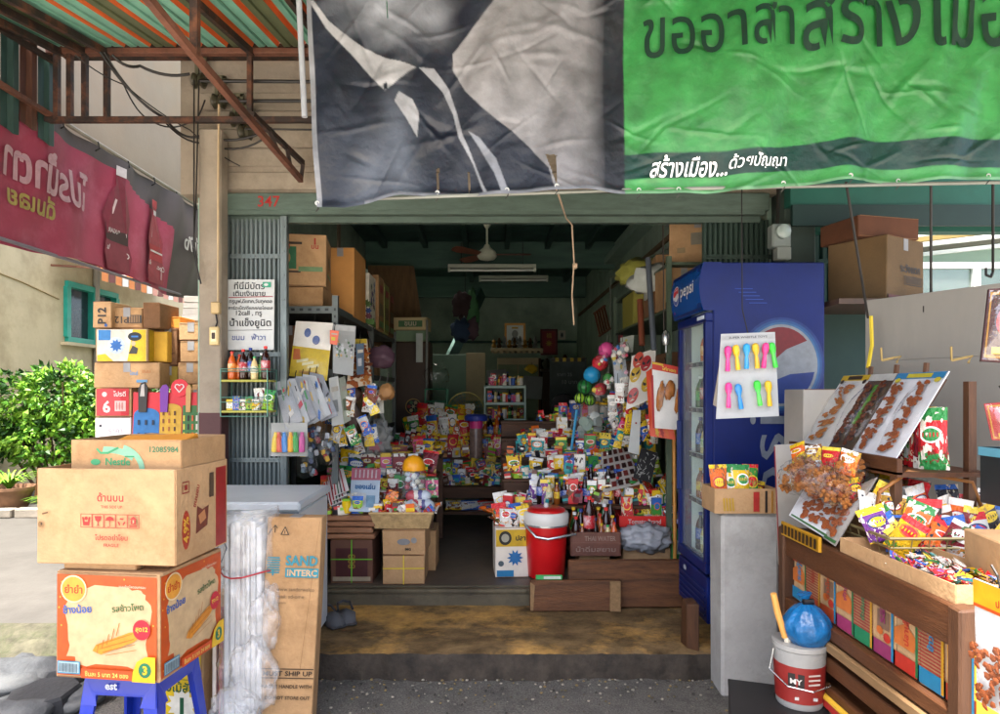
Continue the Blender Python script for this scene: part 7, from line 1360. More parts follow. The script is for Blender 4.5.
for k_, (u, v, s) in enumerate(((.27, .50, (.024, .013, .10)), (.62, .62, (.032, .013, .065)), (.93, .48, (.022, .013, .085)))): on_card(t, mp, nrm, MB().blob((0, 0, 0), s, 3, .35, 3, k_+7).mesh('fried_piece', CRISP[1], 2), u, v, (1, 1, 1), .014, 'fried_piece')
film(t, mp, nrm, .02, .98, .02, .86, .03); clip(t, mp(.5, 1))
t, mp, p, nrm = card('snack_card', 'red and yellow snack card hanging behind the fried snack card', 'snack card', [P(646, 372, 4.6), P(655, 366, 4.6), P(676, 440, 4.56), P(650, 436, 4.6)], '#c4421e'); [p.burst(.3+.2*(k % 3), .08+.1*(k//3), .05, .09, 7, ['#e8b82a', '#a82022', '#e86a2a'][k % 3]) for k in range(9)]; p.done(t)
r_ = random.Random(21)
for k in range(12):
    px, py = 592+r_.uniform(0, 40), 350+r_.uniform(0, 62)+0; t = thing('toy_bag', None, None, P(px, py, 5.25+.04*(k % 5)), R(r_.uniform(-20, 20))); b = MB(); b.blob((0, 0, 0), (.06, .035, .075), 3, .25, 3, 100+k); b.build('film', FILM2, t, smooth=2)
    for q in range(5): MB().blob((r_.uniform(-.035, .035), r_.uniform(-.012, .012), r_.uniform(-.045, .045)), r_.uniform(.014, .026), 1, .3, 2, q).build('toy', K(r_.choice(['#d8506a', '#e8e4dc', '#e0a8b8', '#3a7ac0', '#d8c23a', '#c8303a', '#e8e4dc']), .4), t)
    MB().tube([(0, 0, .07), (0, .02, .15)], .002, 4).build('string', wires, t); good(t, ['pink and white', 'red and white', 'mixed colour'][k % 3]+' bagged toy', 'beside the toy balls', 'toy', 'bagged toys at the right')
for k in range(36):
    px, py = 604+r_.uniform(0, 62), 392+r_.uniform(0, 56); c = r_.choice(['pink', 'blue', 'yellow', 'white', 'teal', 'red', 'white', 'silver']); packet(c, P(px, py, 5.0+.04*(k % 6)), (.07, .025, .15), (R(r_.uniform(-10, 10)), R(r_.uniform(-30, 30)), R(r_.uniform(-30, 30))), 'hanging below the mask card', 'hanging packs at the right', 'hanging pack', 'hanging_pack')
t, mp, p, nrm = card('white_sheet', 'plain white sheet hanging below the mask card', 'sheet', [P(633, 410, 4.97), P(641, 410, 4.97), P(639, 455, 4.97), P(628, 452, 4.97)], '#b9bdbb'); p.rect(.5, .7, .2, .04, '#a83a3a'); p.done(t)
for k, (c4, c, lb) in enumerate((([P(620, 338, 5.4), P(634, 335, 5.4), P(633, 352, 5.4), P(620, 354, 5.4)], '#a8b0a8', 'dusty plastic pack above the toy cluster'), ([P(612, 350, 5.35), P(624, 346, 5.35), P(628, 380, 5.3), P(615, 384, 5.3)], '#b9c4cc', 'pale blue toy pack above the mask card'))):
    t, mp, p, nrm = card('toy_pack', lb, 'pack', c4, c); [p.disc(r_.uniform(.2, .8), r_.uniform(.2, .8), .1, .08, r_.choice(['#c85a6a', '#4a7ab0', '#d8c86a', '#e8e4dc'])) for _ in range(7)]; p.done(t); film(t, mp, nrm, .02, .98, .02, .98, .03)
sc_ = thing('spring_scale', 'small chrome spring scale hanging beside the cooler', 'scale', P(666, 345, 4.7)); MB().lathe([(.02, 0), (.03, .03), (.03, .07), (.015, .1)], 12).build('case', M('chrome'), sc_, smooth=True); MB().tube([(0, 0, .1), (0, 0, .3)], .003, 5).build('wire', wires, sc_); MB().tube([(0, 0, 0), (.0, 0, -.05), (.02, 0, -.07), (.03, 0, -.05)], .003, 5).build('hook', M('chrome'), sc_)
# ================================================================ hanging toy card before the cooler
hc4 = [P(721, 334, 3.30), P(775, 332, 3.27), P(779, 416, 3.25), P(716, 419, 3.28)]
t, mp, p, nrm = card('whistle_card', 'grey card of bright coloured plastic whistles hanging before the cooler', 'toy card', hc4, '#a3a6a6'); p.rect(.5, .95, .98, .055, '#b9bcbc'); p.text('SUPER WHISTLE TOYS', .5, .95, w=.7, h=.025, c='#3a3a44', bold=.02, fit=True); p.done(t)
vb = [(.13, .70, '#e8388a'), (.29, .71, '#e6b81e'), (.46, .72, '#2a98d8'), (.63, .72, '#dcb022'), (.78, .72, '#e23a86'), (.93, .72, '#3ac83a'), (.17, .27, '#e8388a'), (.35, .25, '#2a8ad0'), (.66, .28, '#3ccc3a'), (.83, .27, '#e0b41e')]
wm = MB(); wm.lathe([(.011, -.062), (.012, -.05), (.010, -.01), (.008, 0), (.015, .02), (.018, .035), (.015, .055), (.007, .062)], 12); WHM = {}
for k, (u, v, c) in enumerate(vb):
    if c not in WHM: WHM[c] = wm.mesh('whistle', None, True); WHM[c].materials.append(K(c, .3))
    on_card(t, mp, nrm, WHM[c], u, v, (1, 1, 1), .02, 'whistle', roll=R(random.uniform(-10, 10)))
for u0, u1 in ((.03, .2), (.21, .37), (.38, .54), (.55, .7), (.71, .85), (.86, .99)): film(t, mp, nrm, u0, u1, .52, .9, .045)
for u0, u1 in ((.06, .45), (.55, .94)): film(t, mp, nrm, u0, u1, .06, .48, .045)
MB().tube([mp(.5, 1), mp(.5, 1)+Vector((-.02, .02, .12)), mp(.5, 1)+Vector((-.02, .03, .9))], .003, 5).build('wire', wires, t)
t, mp, p, nrm = card('backing_card', 'pale cardboard sheet hanging behind the whistle card', 'card', [P(722, 348, 3.36), P(735, 346, 3.36), P(724, 410, 3.36), P(713, 405, 3.36)], '#b4aa9c'); p.burst(.4, .35, .06, .1, 7, '#c8502a'); p.rect(.55, .2, .12, .12, '#2a2420'); p.done(t)
# tray of snack bags on the stub wall
ty2 = thing('carton_tray', 'cut down carton tray on the stub wall holding chip packets', 'tray', (PX(743, 3.42), 3.48, .935)); 
b = MB(); w_, d_, h_ = .315, .2, .125
for c, s in (((0, -d_/2, h_/2), (w_, .005, h_)), ((0, d_/2, h_/2), (w_, .005, h_)), ((-w_/2, 0, h_/2), (.005, d_, h_)), ((w_/2, 0, h_/2), (.005, d_, h_)), ((0, 0, .003), (w_, d_, .005))): b.box(c, s)
b.build('tray', CARD2, ty2); p = Print(lambda u, v, e: (u, -d_/2-.003-e, v)); [p.line([(-.11+.015*k, .015), (-.115+.015*k, .075)], .008, '#c8a02a') for k in range(4)]; p.rect(.1, .06, .012, .11, '#2a2420'); p.rect(.13, .06, .008, .11, '#b8822a'); p.rect(.05, .06, .03, .1, '#b5302a'); p.done(ty2)
for k, (c, px) in enumerate((('orange', 722), ('yellow', 734), ('yellow', 744), ('green', 754))): packet(c, (PX(px, 3.42), 3.44+.02*(k % 2), .96), (.085, .05, .215), (R(-8), R(-3+2*k), R(-8+5*k)), 'in the cut down tray on the stub wall', 'chip packets in the tray', 'chip packet')
packet('red', (PX(727, 3.42), 3.52, .955), (.08, .045, .2), (R(-10), 0, 0), 'in the cut down tray on the stub wall', 'chip packets in the tray', 'chip packet')
packet('brown', (PX(763, 3.42), 3.5, .955), (.06, .03, .13), (R(-10), R(10), 0), 'in the cut down tray on the stub wall', 'chip packets in the tray', 'chip packet')
# ================================================================ right: wooden snack cabinet
cbx = thing('snack_cabinet', 'open brown wooden cabinet at the right loaded with snacks', 'cabinet', (1.30, 2.5, 0))
y0, y1 = -.64, .46
MB().box((.012, (y0+y1)/2, .89), (.024, y1-y0, .12), None, .004, jit=.002).build('top_rail', WOODY, cbx); MB().box((.012, (y0+y1)/2, .625), (.03, y1-y0, .05), None, .004).build('middle_rail', WOODY, cbx); MB().box((-.004, (y0+y1)/2, .575), (.022, y1-y0-.1, .035), None, .004).build('pale_rail', PALEW, cbx); MB().box((.012, (y0+y1)/2, .50), (.03, y1-y0, .06), None, .004).build('lower_rail', WOODY, cbx); MB().box((.012, (y0+y1)/2, .40), (.03, y1-y0, .035), None, .004).build('bottom_rail', WOODY, cbx)
for yy in (y0, y1):
    for xx in (.018, .66): MB().box((xx, yy, .475), (.055, .06, .95), None, .006, jit=.003).build('post', WOODV, cbx)
MB().box((.34, (y0+y1)/2, .938), (.62, y1-y0, .018), None, .003).build('top_board', WOODY, cbx); MB().box((.34, (y0+y1)/2, .64), (.62, y1-y0, .018)).build('shelf', WOODY, cbx); MB().box((.66, (y0+y1)/2, .78), (.02, y1-y0, .28)).build('back_board', WOODY, cbx); MB().box((.34, (y0+y1)/2, .385), (.62, y1-y0, .02)).build('bottom_shelf', WOODY, cbx); MB().box((.34, y0+.02, .5), (.6, .02, .86)).build('end_panel', M('cabinet dark', '#3a2a1e', .8, var=.3), cbx)
MB().box((-.01, (y0+y1)/2-.1, .36), (.02, y1-y0-.1, .028)).build('red_edge', K('#a82a26'), cbx); MB().box((-.014, (y0+y1)/2-.1, .382), (.02, y1-y0-.1, .01)).build('yellow_edge', K('#d8b03a'), cbx)
def spine(k):
    def f(p):
        r = random.Random(k); base = ['#d9b184', '#d6a878', '#dcbb90'][k % 3]; ac_ = ['#2c8ab8', '#b84a2c', '#c8502a', '#a83a6a', '#2c8a5a', '#9a3a6a', '#c8382a'][k % 7]
        p.rect(0, .03, .13, .05, ac_); 
        if k % 3 == 1: [p.rect(0, .06+.011*q, .12, .005, '#b03a30') for q in range(12)]
        if k % 3 == 0: p.poly([(-.06, .08), (.04, .08), (.06, .12), (.0, .16), (-.06, .13)], '#d87a3a'); p.rect(-.02, .18, .08, .03, '#b8402c')
        if k % 3 == 2: p.rect(.0, .13, .07, .06, '#8a6a54'); p.disc(.02, .075, .02, .016, '#c83a2a'); p.disc(-.02, .09, .018, .014, '#d8722a'); [p.rect(-.04+.006*q, .185, .003, .03, '#2c2420') for q in range(9)]
        p.text(['รสกุ้ง', 'ปลาเส้น', 'ข้าวโพด', 'ฟักทอง', 'ถั่วลันเตา'][k % 5], -.0, .14+.03*(k % 2), w=.10, c=ac_, a=90, bold=.03); p.rect(.055, .11, .012, .2, ['#2c7a4a', '#d8a02a', '#2c8ab8'][k % 3])
    return f
for k in range(9):
    yy = 2.86-.122*k; t = carton(['first', 'second', 'third', 'fourth', 'fifth', 'sixth', 'seventh', 'eighth', 'ninth'][k]+' upright snack carton from the stub wall inside the cabinet', (1.44, yy, .651), (.22, .118, .215), 0, CARD2, tape=False, seam=False, group='snack cartons shelved in the cabinet', prints={'left': spine(k)})
    if k == 8: t.children[0].data.materials[0] = K('#e0a21e', .6)
carton('yellow sheet carton inside the cabinet by the post', (1.40, 1.87-.005, .651), (.18, .03, .21), 0, K('#e6b01c', .5), tape=False, seam=False)
for k in range(3): carton(['first', 'second', 'third'][k]+' dark carton on the cabinet floor shelf', (1.62, 2.15+.42*k, .397), (.4, .38, .2), R(3*k), CARD3, group='cartons low in the cabinet')
# grey panel and pale foam box behind the cabinet
t, mp, p, nrm = card('cardboard_sheet', 'narrow grey cardboard sheet standing at the end of cabinet', 'cardboard', [P(775, 445, 3.25), P(812, 443, 3.25), P(812, 560, 3.25), P(779, 565, 3.25)], '#a39f98', .01); p.line([(.0, .02), (-.02, .98)], .03, '#a83a3a'); p.done(t)
carton('pale grey foam box with flap lid behind the hanging snack cards', (PX(824, 3.48), 3.5, .935), (.30, .22, .63), R(0), M('grey card', '#a8a49c', .8, var=.08, bump=.1), tape=False, seam=True)
# sloping easel behind the snack cards
es = thing('wooden_easel', 'sloping wooden easel holding the large snack cards', 'easel', (1.6, 2.95, .95))
for yy in (-.3, -.05, .3): MB().bar((-.03, yy, .30), (.20, yy, .655), .02, .025).build('slat', WOODV, es); 
for yy in (-.42, .4): MB().bar((.22, yy, 0), (.22, yy, .64), .03, .03).build('post', WOODV, es)
MB().box((.1, -.01, .29), (.36, .9, .018)).build('shelf', WOODY, es); MB().box((.1, -.01, .12), (.36, .9, .018)).build('shelf', WOODY, es); MB().box((-.07, -.01, .32), (.02, .9, .06)).build('lip', WOODY, es)
for yy in (-.42, .4): MB().box((-.06, yy, .15), (.03, .03, .3)).build('front_post', WOODV, es)
for k in range(3): MB().tube([(.19, -.2+.2*k, .62), (.2, -.2+.2*k, .72)], .012, 6).build('peg', WOODV, es)
def easel_card(lb, ya, yb, base, rows, cols, mat, hdr, extra=None):
    c4 = [Vector((1.79, yb+.06, 1.632)), Vector((1.79, ya+.05, 1.632)), Vector((1.545, ya, 1.285)), Vector((1.545, yb, 1.285))]
    t, mp, p, nrm = card('snack_card', lb, 'snack card', c4, base, group='large snack cards on the easel'); 
    if hdr: p.rect(.5, .955, .98, .075, hdr[0]); p.rect(.5, .955, .5, .05, hdr[1]); [p.disc(.1+.8*q, .9, .06, .03, hdr[1]) for q in (0, 1)]
    if extra: extra(p)
    p.done(t)
    for i in range(rows):
        for j in range(cols):
            v = .10+.78*(i+.4)/rows; u = (j+.5)/cols; on_card(t, mp, nrm, CL[(i*cols+j+mat) % 6] if mat < 0 else CL[mat+3*((i+j) % 2)], u, v, (.30/cols*(yb-ya)*1.05, .018, .036), .014, roll=R(random.uniform(-30, 30)))
    for j in range(cols): film(t, mp, nrm, (j+.06)/cols, (j+.94)/cols, .06, .9, .04)
    return t
easel_card('long white card with yellow header and golden fried fish on easel', 3.07, 3.31, '#c9c8c4', 5, 1, 1, ('#dcb82a', '#3a2c1c'))
easel_card('middle card crowded with dark brown fried snacks on easel', 2.87, 3.06, '#4a3a2c', 7, 2, 2, None, lambda p: (p.rect(.5, .95, .98, .09, '#cfd0cc'), p.rect(.5, .6, .2, .5, '#5a9a2a')))
easel_card('white card with blue header and rows of fried cakes on easel', 2.55, 2.86, '#c9ccd2', 6, 2, 0, ('#3a8ac0', '#d8c83a'))
# pile of fried snack bags in front of the easel
FRB = 'bags of fried snacks'
r_ = random.Random(77)
for k in range(13):
    yy = 3.0-.06*(k % 7); xx = 1.36+.10*(k//7)+r_.uniform(-.02, .02); zz = 1.16+.05*(k//7)+r_.uniform(-.03, .05)
    t = thing('fried_snack_bag', None, None, (xx, yy, zz), r_.uniform(0, 3)); MB().blob((0, 0, 0), (.078, .07, .07), 3, .2, 3, 120+k).build('film', FILM2, t, smooth=2)
    for q in range(11): o = link('snack_cluster', CL[[1, 1, 4, 1, 0, 4][(q+k) % 6]], t, (r_.uniform(-.04, .04), r_.uniform(-.035, .035), r_.uniform(-.04, .04)), (r_.uniform(0, 3), r_.uniform(0, 3), r_.uniform(0, 3))); o.scale = (.032, .05, .034)
    good(t, 'clear bag of golden fried snack', 'heaped below the easel', 'snack bag', FRB)
for k in range(4): packet(['orange', 'yellow', 'red', 'orange'][k], (1.42, 3.06-.13*k, 1.22), (.09, .03, .1), (R(-10), R(10*k-20), R(-70)), 'tucked among the fried snacks', FRB)
carton('plain carton standing under the far end of the easel', (1.79, 3.2, 0), (.36, .44, .945), 0, CARD, tape=False)
carton('hidden carton supporting the heap of fried snack bags', (1.47, 2.83, .948), (.14, .22, .15), 0, CARD, tape=False, seam=False)
# the two cards sloping over the front edge
def slope_card(lb, c4, base, mat, rows, cols, u0=0, u1=1):
    t, mp, p, nrm = card('snack_card', lb, 'snack card', c4, base, group='snack cards over the cabinet edge'); p.rect(.5, .04, .9, .04, '#3a6a3a'); p.done(t)
    for i in range(rows):
        for j in range(cols): on_card(t, mp, nrm, CL[mat+3*((i+j) % 2)], u0+(u1-u0)*(j+.5)/cols, .12+.8*(i+.5)/rows, (.038, .016, .034), .010, roll=R(random.uniform(-40, 40)))
    film(t, mp, nrm, .03, .97, .1, .97, .03); return t
slope_card('white card with red brown dried snacks over the cabinet edge', [P(808, 482, 2.95), P(848, 488, 2.75), P(829, 540, 2.62), P(789, 515, 2.85)], '#b9bcc0', 0, 3, 3, .25, 1)
slope_card('strip of red brown nut brittle squares over the cabinet edge', [P(850, 489, 2.72), P(877, 477, 2.58), P(835, 546, 2.57), P(823, 538, 2.65)], '#8f8a84', 0, 5, 1)
tgy = thing('yellow_strip', 'yellow and black lettered strip along the cabinet top edge', 'strip', (1.293, 2.78, .93)); MB().box((0, 0, .02), (.012, .34, .06), None, .002).build('strip', K('#a87c18'), tgy); p = Print(lambda u, v, e: (-.006-e, -u, v)); [p.rect(-.15+.033*k, .02, .02, .04, '#3a2616') for k in range(10)]; p.done(tgy)
# wire basket and its packets
WB = M('basket wire', '#a89a6c', .35, metal=.7, var=.15)
bk = thing('wire_basket', 'gold wire basket of bright snack packets on the cabinet', 'basket', (1.66, 2.52, .95))
b = MB(); bx0, bx1, by0, by1 = -.24, .26, -.16, .2
for z, g in ((.0, 0), (.05, .01), (.085, .02)): b.tube([(bx0-g, by0-g, z), (bx1+g, by0-g, z), (bx1+g, by1+g, z), (bx0-g, by1+g, z), (bx0-g, by0-g, z)], .004 if z < .08 else .006, 6)
for k in range(9):
    x_ = bx0+(bx1-bx0)*k/8; b.tube([(x_, by0-.02, .085), (x_, by0, 0), (x_, by1, 0), (x_, by1+.02, .085)], .0025, 5)
for k in range(7):
    y_ = by0+(by1-by0)*k/6; b.tube([(bx0-.02, y_, .085), (bx0, y_, 0), (bx1, y_, 0), (bx1+.02, y_, .085)], .0025, 5)
b.build('wires', WB, bk, smooth=True); MB().tube([(bx0+.02, 0, .06), (bx0+.05, 0, .22), (bx0+.16, 0, .30), (bx1-.1, 0, .26), (bx1-.03, 0, .08)], .008, 7).build('handle', M('cane', '#8a5a2a', .5, var=.2), bk, smooth=True)
r_ = random.Random(5); cols_ = ['yellow', 'black', 'red', 'brown', 'orange', 'maroon', 'red', 'yellow', 'black', 'silver', 'white', 'red', 'gold', 'green', 'purple', 'white', 'orange', 'red']
for k in range(44):
    xx = 1.46+.034*(k % 14)+r_.uniform(-.015, .015); yy = 2.40+.08*(k//14)+r_.uniform(-.03, .03); packet(cols_[k % 18], (xx, yy, .965+.04*(k//14)), (r_.uniform(.065, .1), .035, r_.uniform(.1, .15)), (R(r_.uniform(-35, 10)), R(r_.uniform(-35, 35)), R(r_.uniform(-50, 30))), 'in the gold wire basket', 'packets in the wire basket', 'shiny snack packet', 'foil_packet')
for k in range(5):
    t, mp, p, nrm = card('striped_packet', ['first', 'second', 'third', 'fourth', 'fifth'][k]+' white and maroon packet from the left in the basket fan', 'packet', [P(943+6*k, 508+3*k, 2.5), P(962+6*k, 520+3*k, 2.5), P(947+6*k, 555, 2.4), P(938+4*k, 548, 2.42)], '#d9d6d2', .012, group='fan of white packets'); p.poly([(.75, 0), (1, 0), (1, 1), (.8, 1)], '#7a2c3a'); p.burst(.45, .7, .1, .2, 8, '#c8322a'); p.text('ข้าว', .4, .4, w=.5, h=.12, c='#8a2c3c', bold=.03, fit=True); p.done(t)
# candy tray in front
ct = thing('candy_tray', 'long cut down carton tray of small wrapped candies', 'tray', (1.44, 2.2, .948)); b = MB(); w_, d_, h_ = .24, .62, .055
for c, s in (((0, -d_/2, h_/2), (w_, .005, h_)), ((0, d_/2, h_/2), (w_, .005, h_)), ((-w_/2, 0, h_/2), (.005, d_, h_)), ((w_/2, 0, h_/2), (.005, d_, h_)), ((0, 0, .003), (w_, d_, .005))): b.box(c, s)
b.build('tray', CARD2, ct)
cm = MB().blob((0, 0, 0), (.018, .012, .010), 1, .3, 3, 1); CMS = []
for k, c in enumerate(('red', 'green', 'black', 'silver', 'purple', 'maroon', 'teal', 'brown')): CMS.append((c, PK[k % 5]))
for k in range(90):
    c, me = CMS[r_.randrange(8)]; o = link('candy', me); o.scale = (.045, .014, .035); o.color = (*C(COLN[c]), 1); o.location = (1.35+.18*r_.random(), 1.93+.34*r_.random(), .965+.03*r_.random()); o.rotation_euler = (-1.3+.6*r_.random(), r_.random()-.5, r_.random()*3); good(o, c+' wrapped candy', 'in the long candy tray', 'candy', 'candies in the tray')
for k in range(10): packet(['red', 'maroon', 'brown', 'pink', 'silver', 'red', 'white', 'maroon', 'red', 'pink'][k], (1.66+.03*(k % 2), 2.62+.05*k, 1.085), (.08, .03, .12), (R(-15), R(6), R(-60)), 'under the easel shelf', 'packets under the easel', 'small snack packet')
for k in range(6): packet(['red', 'maroon', 'red', 'silver', 'maroon', 'red'][k], (1.71, 2.57+.03*k, 1.25), (.11, .03, .24), (R(-4), R(-4), R(-60)), 'on the easel shelf', 'packets on the easel shelf', 'long snack packet')
# ================================================================ right edge: hung packs, carton, fried chips
carton('brown carton beside the basket at the picture edge', (1.66, 2.02, .95), (.3, .24, .16), R(-12), CARD2, tape=False, prints={'front': lambda p: p.rect(0, .15, .3, .02, '#b02a2a')}); 
bpy.data.objects.get('carton')
t, mp, p, nrm = card('snack_card', 'white pack of fried crisps with yellow header in bottom corner', 'snack card', [P(974, 578, 1.72), P(1030, 600, 1.55), P(1034, 735, 1.55), P(977, 700, 1.72)], '#c3c6c8'); p.poly([(0, .78), (1, .78), (1, 1), (0, 1)], '#dfa41e'); p.rect(.5, .795, 1, .025, '#c8501c'); p.text('ปลากรอบ', .68, .87, w=.5, h=.06, c='#b02a22', bold=.03, fit=True); p.done(t)
for u, v in ((.2, .42), (.62, .45), (.3, .12), (.75, .16), (.5, .3)): on_card(t, mp, nrm, CL[3], u, v, (.035, .015, .04), .015, roll=R(random.uniform(0, 90)))
film(t, mp, nrm, .02, .98, .02, .76, .03); clip(t, mp(.5, 1))
for k, (c4, lb) in enumerate((([P(989, 289, 2.2), P(1030, 286, 2.15), P(1026, 364, 2.15), P(981, 361, 2.2)], 'black and red snack pack hanging at the upper picture edge'), ([P(984, 404, 2.1), P(1030, 400, 2.05), P(1030, 442, 2.05), P(992, 440, 2.1)], 'red snack pack hanging lower at the picture edge'))):
    t, mp, p, nrm = card('snack_pack', lb, 'packet', c4, ['#3a1410', '#8a1a1c'][k], .02); p.frame(.5, .5, .9, .9, .04, '#b8852a'); p.disc(.55, .55, .3, .22, '#c23a1e'); p.disc(.5, .5, .16, .14, '#e0a83a'); p.rect(.5, .15, .6, .1, '#d8b03a'); p.text('ขนม', .6, .8, w=.5, h=.14, c='#e8d8b0', bold=.03, fit=True); p.done(t); film(t, mp, nrm, .02, .98, .02, .98, .03, glassy('gloss wrap', '#ffffff', .12, .1, .02, .6, 20)); clip(t, mp(.5, 1))
o = thing('magazine_box', 'dark box with blue band hanging at the picture edge', 'box', P(1018, 478, 2.3)); MB().box((0, 0, 0), (.12, .2, .2), None, .004).build('body', K('#23282a'), o); MB().box((-.001, 0, .085), (.124, .204, .03)).build('band', K('#5a9ab0'), o)
# white plywood boards
pbm = M('white plywood', '#85827b', .75, var=.08, scale=2, bump=.1, stain='#98948a', stain_amt=.5, stain_scale=1.6, stretch=(1, 1, .3))
def board(lb, zs_, ze):
    A, B_ = Vector((1.985, 3.52, 0)), Vector((2.53, 2.41, 0)); d = (B_-A).normalized(); nn = Vector((d.y, -d.x, 0))*-1
    t = thing('plywood_board', lb, 'board', (A+B_)/2+Vector((0, 0, zs_)), 0, 'white plywood boards'); L_ = (B_-A).length; q = Matrix.Rotation(math.atan2(d.y, d.x), 4, 'Z'); b = MB(); b.box((0, 0, (ze-zs_)/2), (L_, .015, ze-zs_), None, .002, T=q); b.build('panel', pbm, t); return t
bd = board('upper white plywood board leaning behind the snacks', 1.712, 2.032); board('lower white plywood board behind the snack cards', .95, 1.7115)
for px in (886, 955):
    o = P(px, 361, 3.28 if px < 900 else 3.0)+Vector((-.05, -.05, 0)); MB().tube([Vector(o)-bd.location, Vector(o)-bd.location+Vector((.04, -.03, .012)), Vector(o)-bd.location+Vector((.09, 0, .02)), Vector(o)-bd.location+Vector((.06, -.02, -.01))], .006, 5).build('rope_tie', M('rope tan', '#a8905c', .9), bd)
    MB().tube([Vector(o)-bd.location, Vector(o)-bd.location+Vector((-.015, -.02, .06))], .005, 5).build('rope_end', M('rope tan'), bd)
cable('yellow cord tied at the corner of the plywood board', [P(871, 316, 3.4), P(872, 345, 3.4), P(868, 368, 3.38)], .010, 'cord', K('#c8b02a'))
for k, (px, a, c, h_, lb) in enumerate(((868, 182, 318, 0, 'slanting black wire hanging before the upper carton'), (931, 182, 310, 1, 'black wire hook hanging in front of the plywood board'), (993, 182, 272, 1, 'black wire hook hanging near the picture edge'))):
    x0 = px-22 if k == 0 else px; pts = [P(x0, a, 3.05), P(px, c, 3.25)]
    if h_: pts += [P(px-2, c+5, 3.25), P(px-7, c+3, 3.25), P(px-7, c-4, 3.25)]
    cable(lb, pts, .006, 'hanging_hook')
# ================================================================ upper right: soffit, cartons, glazed shop beyond
TE = M('teal soffit', '#175446', .6, var=.12, scale=3, stain='#0f3a30')
s_ = MB(); s_.box((3.2, 4.3, 2.83), (2.6, .16, .20), None, .004); s_.box((3.2, 4.5, 2.68), (2.6, .10, .12)); so = tag(s_.build('awning_fascia', TE), 'teal painted fascia beam over the neighbouring shop', 'fascia'); MB().box((3.2, 4.2, 2.66), (2.6, .03, .13)).build('dark_strip', K('#16302c', .6), so)
gate('dark corrugated shutter of the neighbour right of the meter', 2.12, 2.62, 4.62, 2.72, M('dark teal shutter', '#1d3c38', .6, var=.2, metal=.2), 9)
em = thing('electric_meter', 'grey electric meter with glass window on the dark pillar', 'meter', P(779, 240, 4.25)); MB().box((0, 0, .02), (.12, .09, .15), None, .01).build('case', K('#7d8682'), em); MB().lathe([(.045, 0), (.045, .03), (.03, .04)], 16, T=Matrix.Translation((0, -.045, .04)) @ Matrix.Rotation(R(90), 4, 'X')).build('window', M('meter glass', '#9aa8a2', .15), em, smooth=True); MB().box((.02, 0, -.09), (.09, .07, .08), None, .006).build('terminal_box', K('#8a918c'), em); MB().tube([(0, .02, .1), (.01, .03, .4)], .012, 6).build('conduit', wires, em)
shf = thing('wall_shelf', 'dark plank shelf holding cartons behind the plywood board', 'shelf', (2.28, 3.92, 2.05)); MB().box((0, 0, .0), (.72, .5, .03)).build('board', DB, shf); [MB().bar((s*.3, .2, 0), (s*.3, .2, -.35), .03).build('bracket', IRON, shf) for s in (-1, 1)]; MB().box((-.0, .28, -.6), (.7, .02, 1.2)).build('back_panel', K('#1e3a36', .7), shf)
carton('old tan carton with Thai lettering and barcode on the upper shelf', (2.28, 3.95, 2.066), (.40, .34, .36), R(32), M('aged card', '#604c32', .85, var=.15, bump=.15, bscale=90, stain='#6d5230', stain_amt=.5), tape=True, prints={'front': lambda p: (p.text('ระวังแตก', .05, .19, w=.22, c='#2c2418', bold=.02), p.frame(.08, .12, .2, .05, .004, '#2c2418'), [p.rect(0.0+.011*k, .12, .005, .035, '#2c2418') for k in range(15)], p.rect(0, .015, .39, .025, '#6a2c22'))})
carton('flat red brown carton on top of the old tan carton', (2.24, 3.95, 2.428), (.42, .3, .12), R(14), M('red brown card', '#52301c', .85, var=.2), tape=False)
ng = thing('neighbour_shopfront', 'white framed glazed shopfront of the building on the right', 'building', (5.2, 6.6, 0))
MB().box((.6, 1.2, 1.5), (6.5, .15, 3.4)).build('wall', M('pale interior wall', '#9ab0a4', .7, var=.1, scale=1), ng)
for k in range(5): MB().bar((-2.2, .2+.22*k, 3.0-.02*k), (2.6, -1.2+.22*k, 3.35-.02*k), .05, .06).build('roof_batten', K(['#e0e2dc', '#7a6a3a', '#d9dcd6', '#4a4a3a', '#e6e8e2'][k], .6), ng)
wf = MB(); WF = K('#cfd4d0', .5)
for x_ in (-2.1, -1.25, -.4, .45, 1.3): wf.box((x_, 0, 1.6), (.07, .06, 2.4))
for z in (.4, 1.9, 2.35, 2.8): wf.box((-.4, 0, z), (3.5, .055, .06))
wf = wf.build('window_frame', WF, ng)
for i in range(4):
    for j, (za, zb__) in enumerate(((.43, 1.87), (1.93, 2.32), (2.38, 2.77))): MB().box((-1.675+.85*i, .01, (za+zb__)/2), (.77, .008, zb__-za)).build('pane', glassy('green glass', '#b4d0c4', .10, .05, .10), wf)
MB().box((0, 2.0, 3.5), (7, 4, .1)).build('roof', M('pale roof', '#8fa89a', .7, var=.1), ng); MB().box((-2.75, .2, 1.5), (.16, .5, 3.2)).build('end_wall', M('dark end', '#24332e', .8), ng)
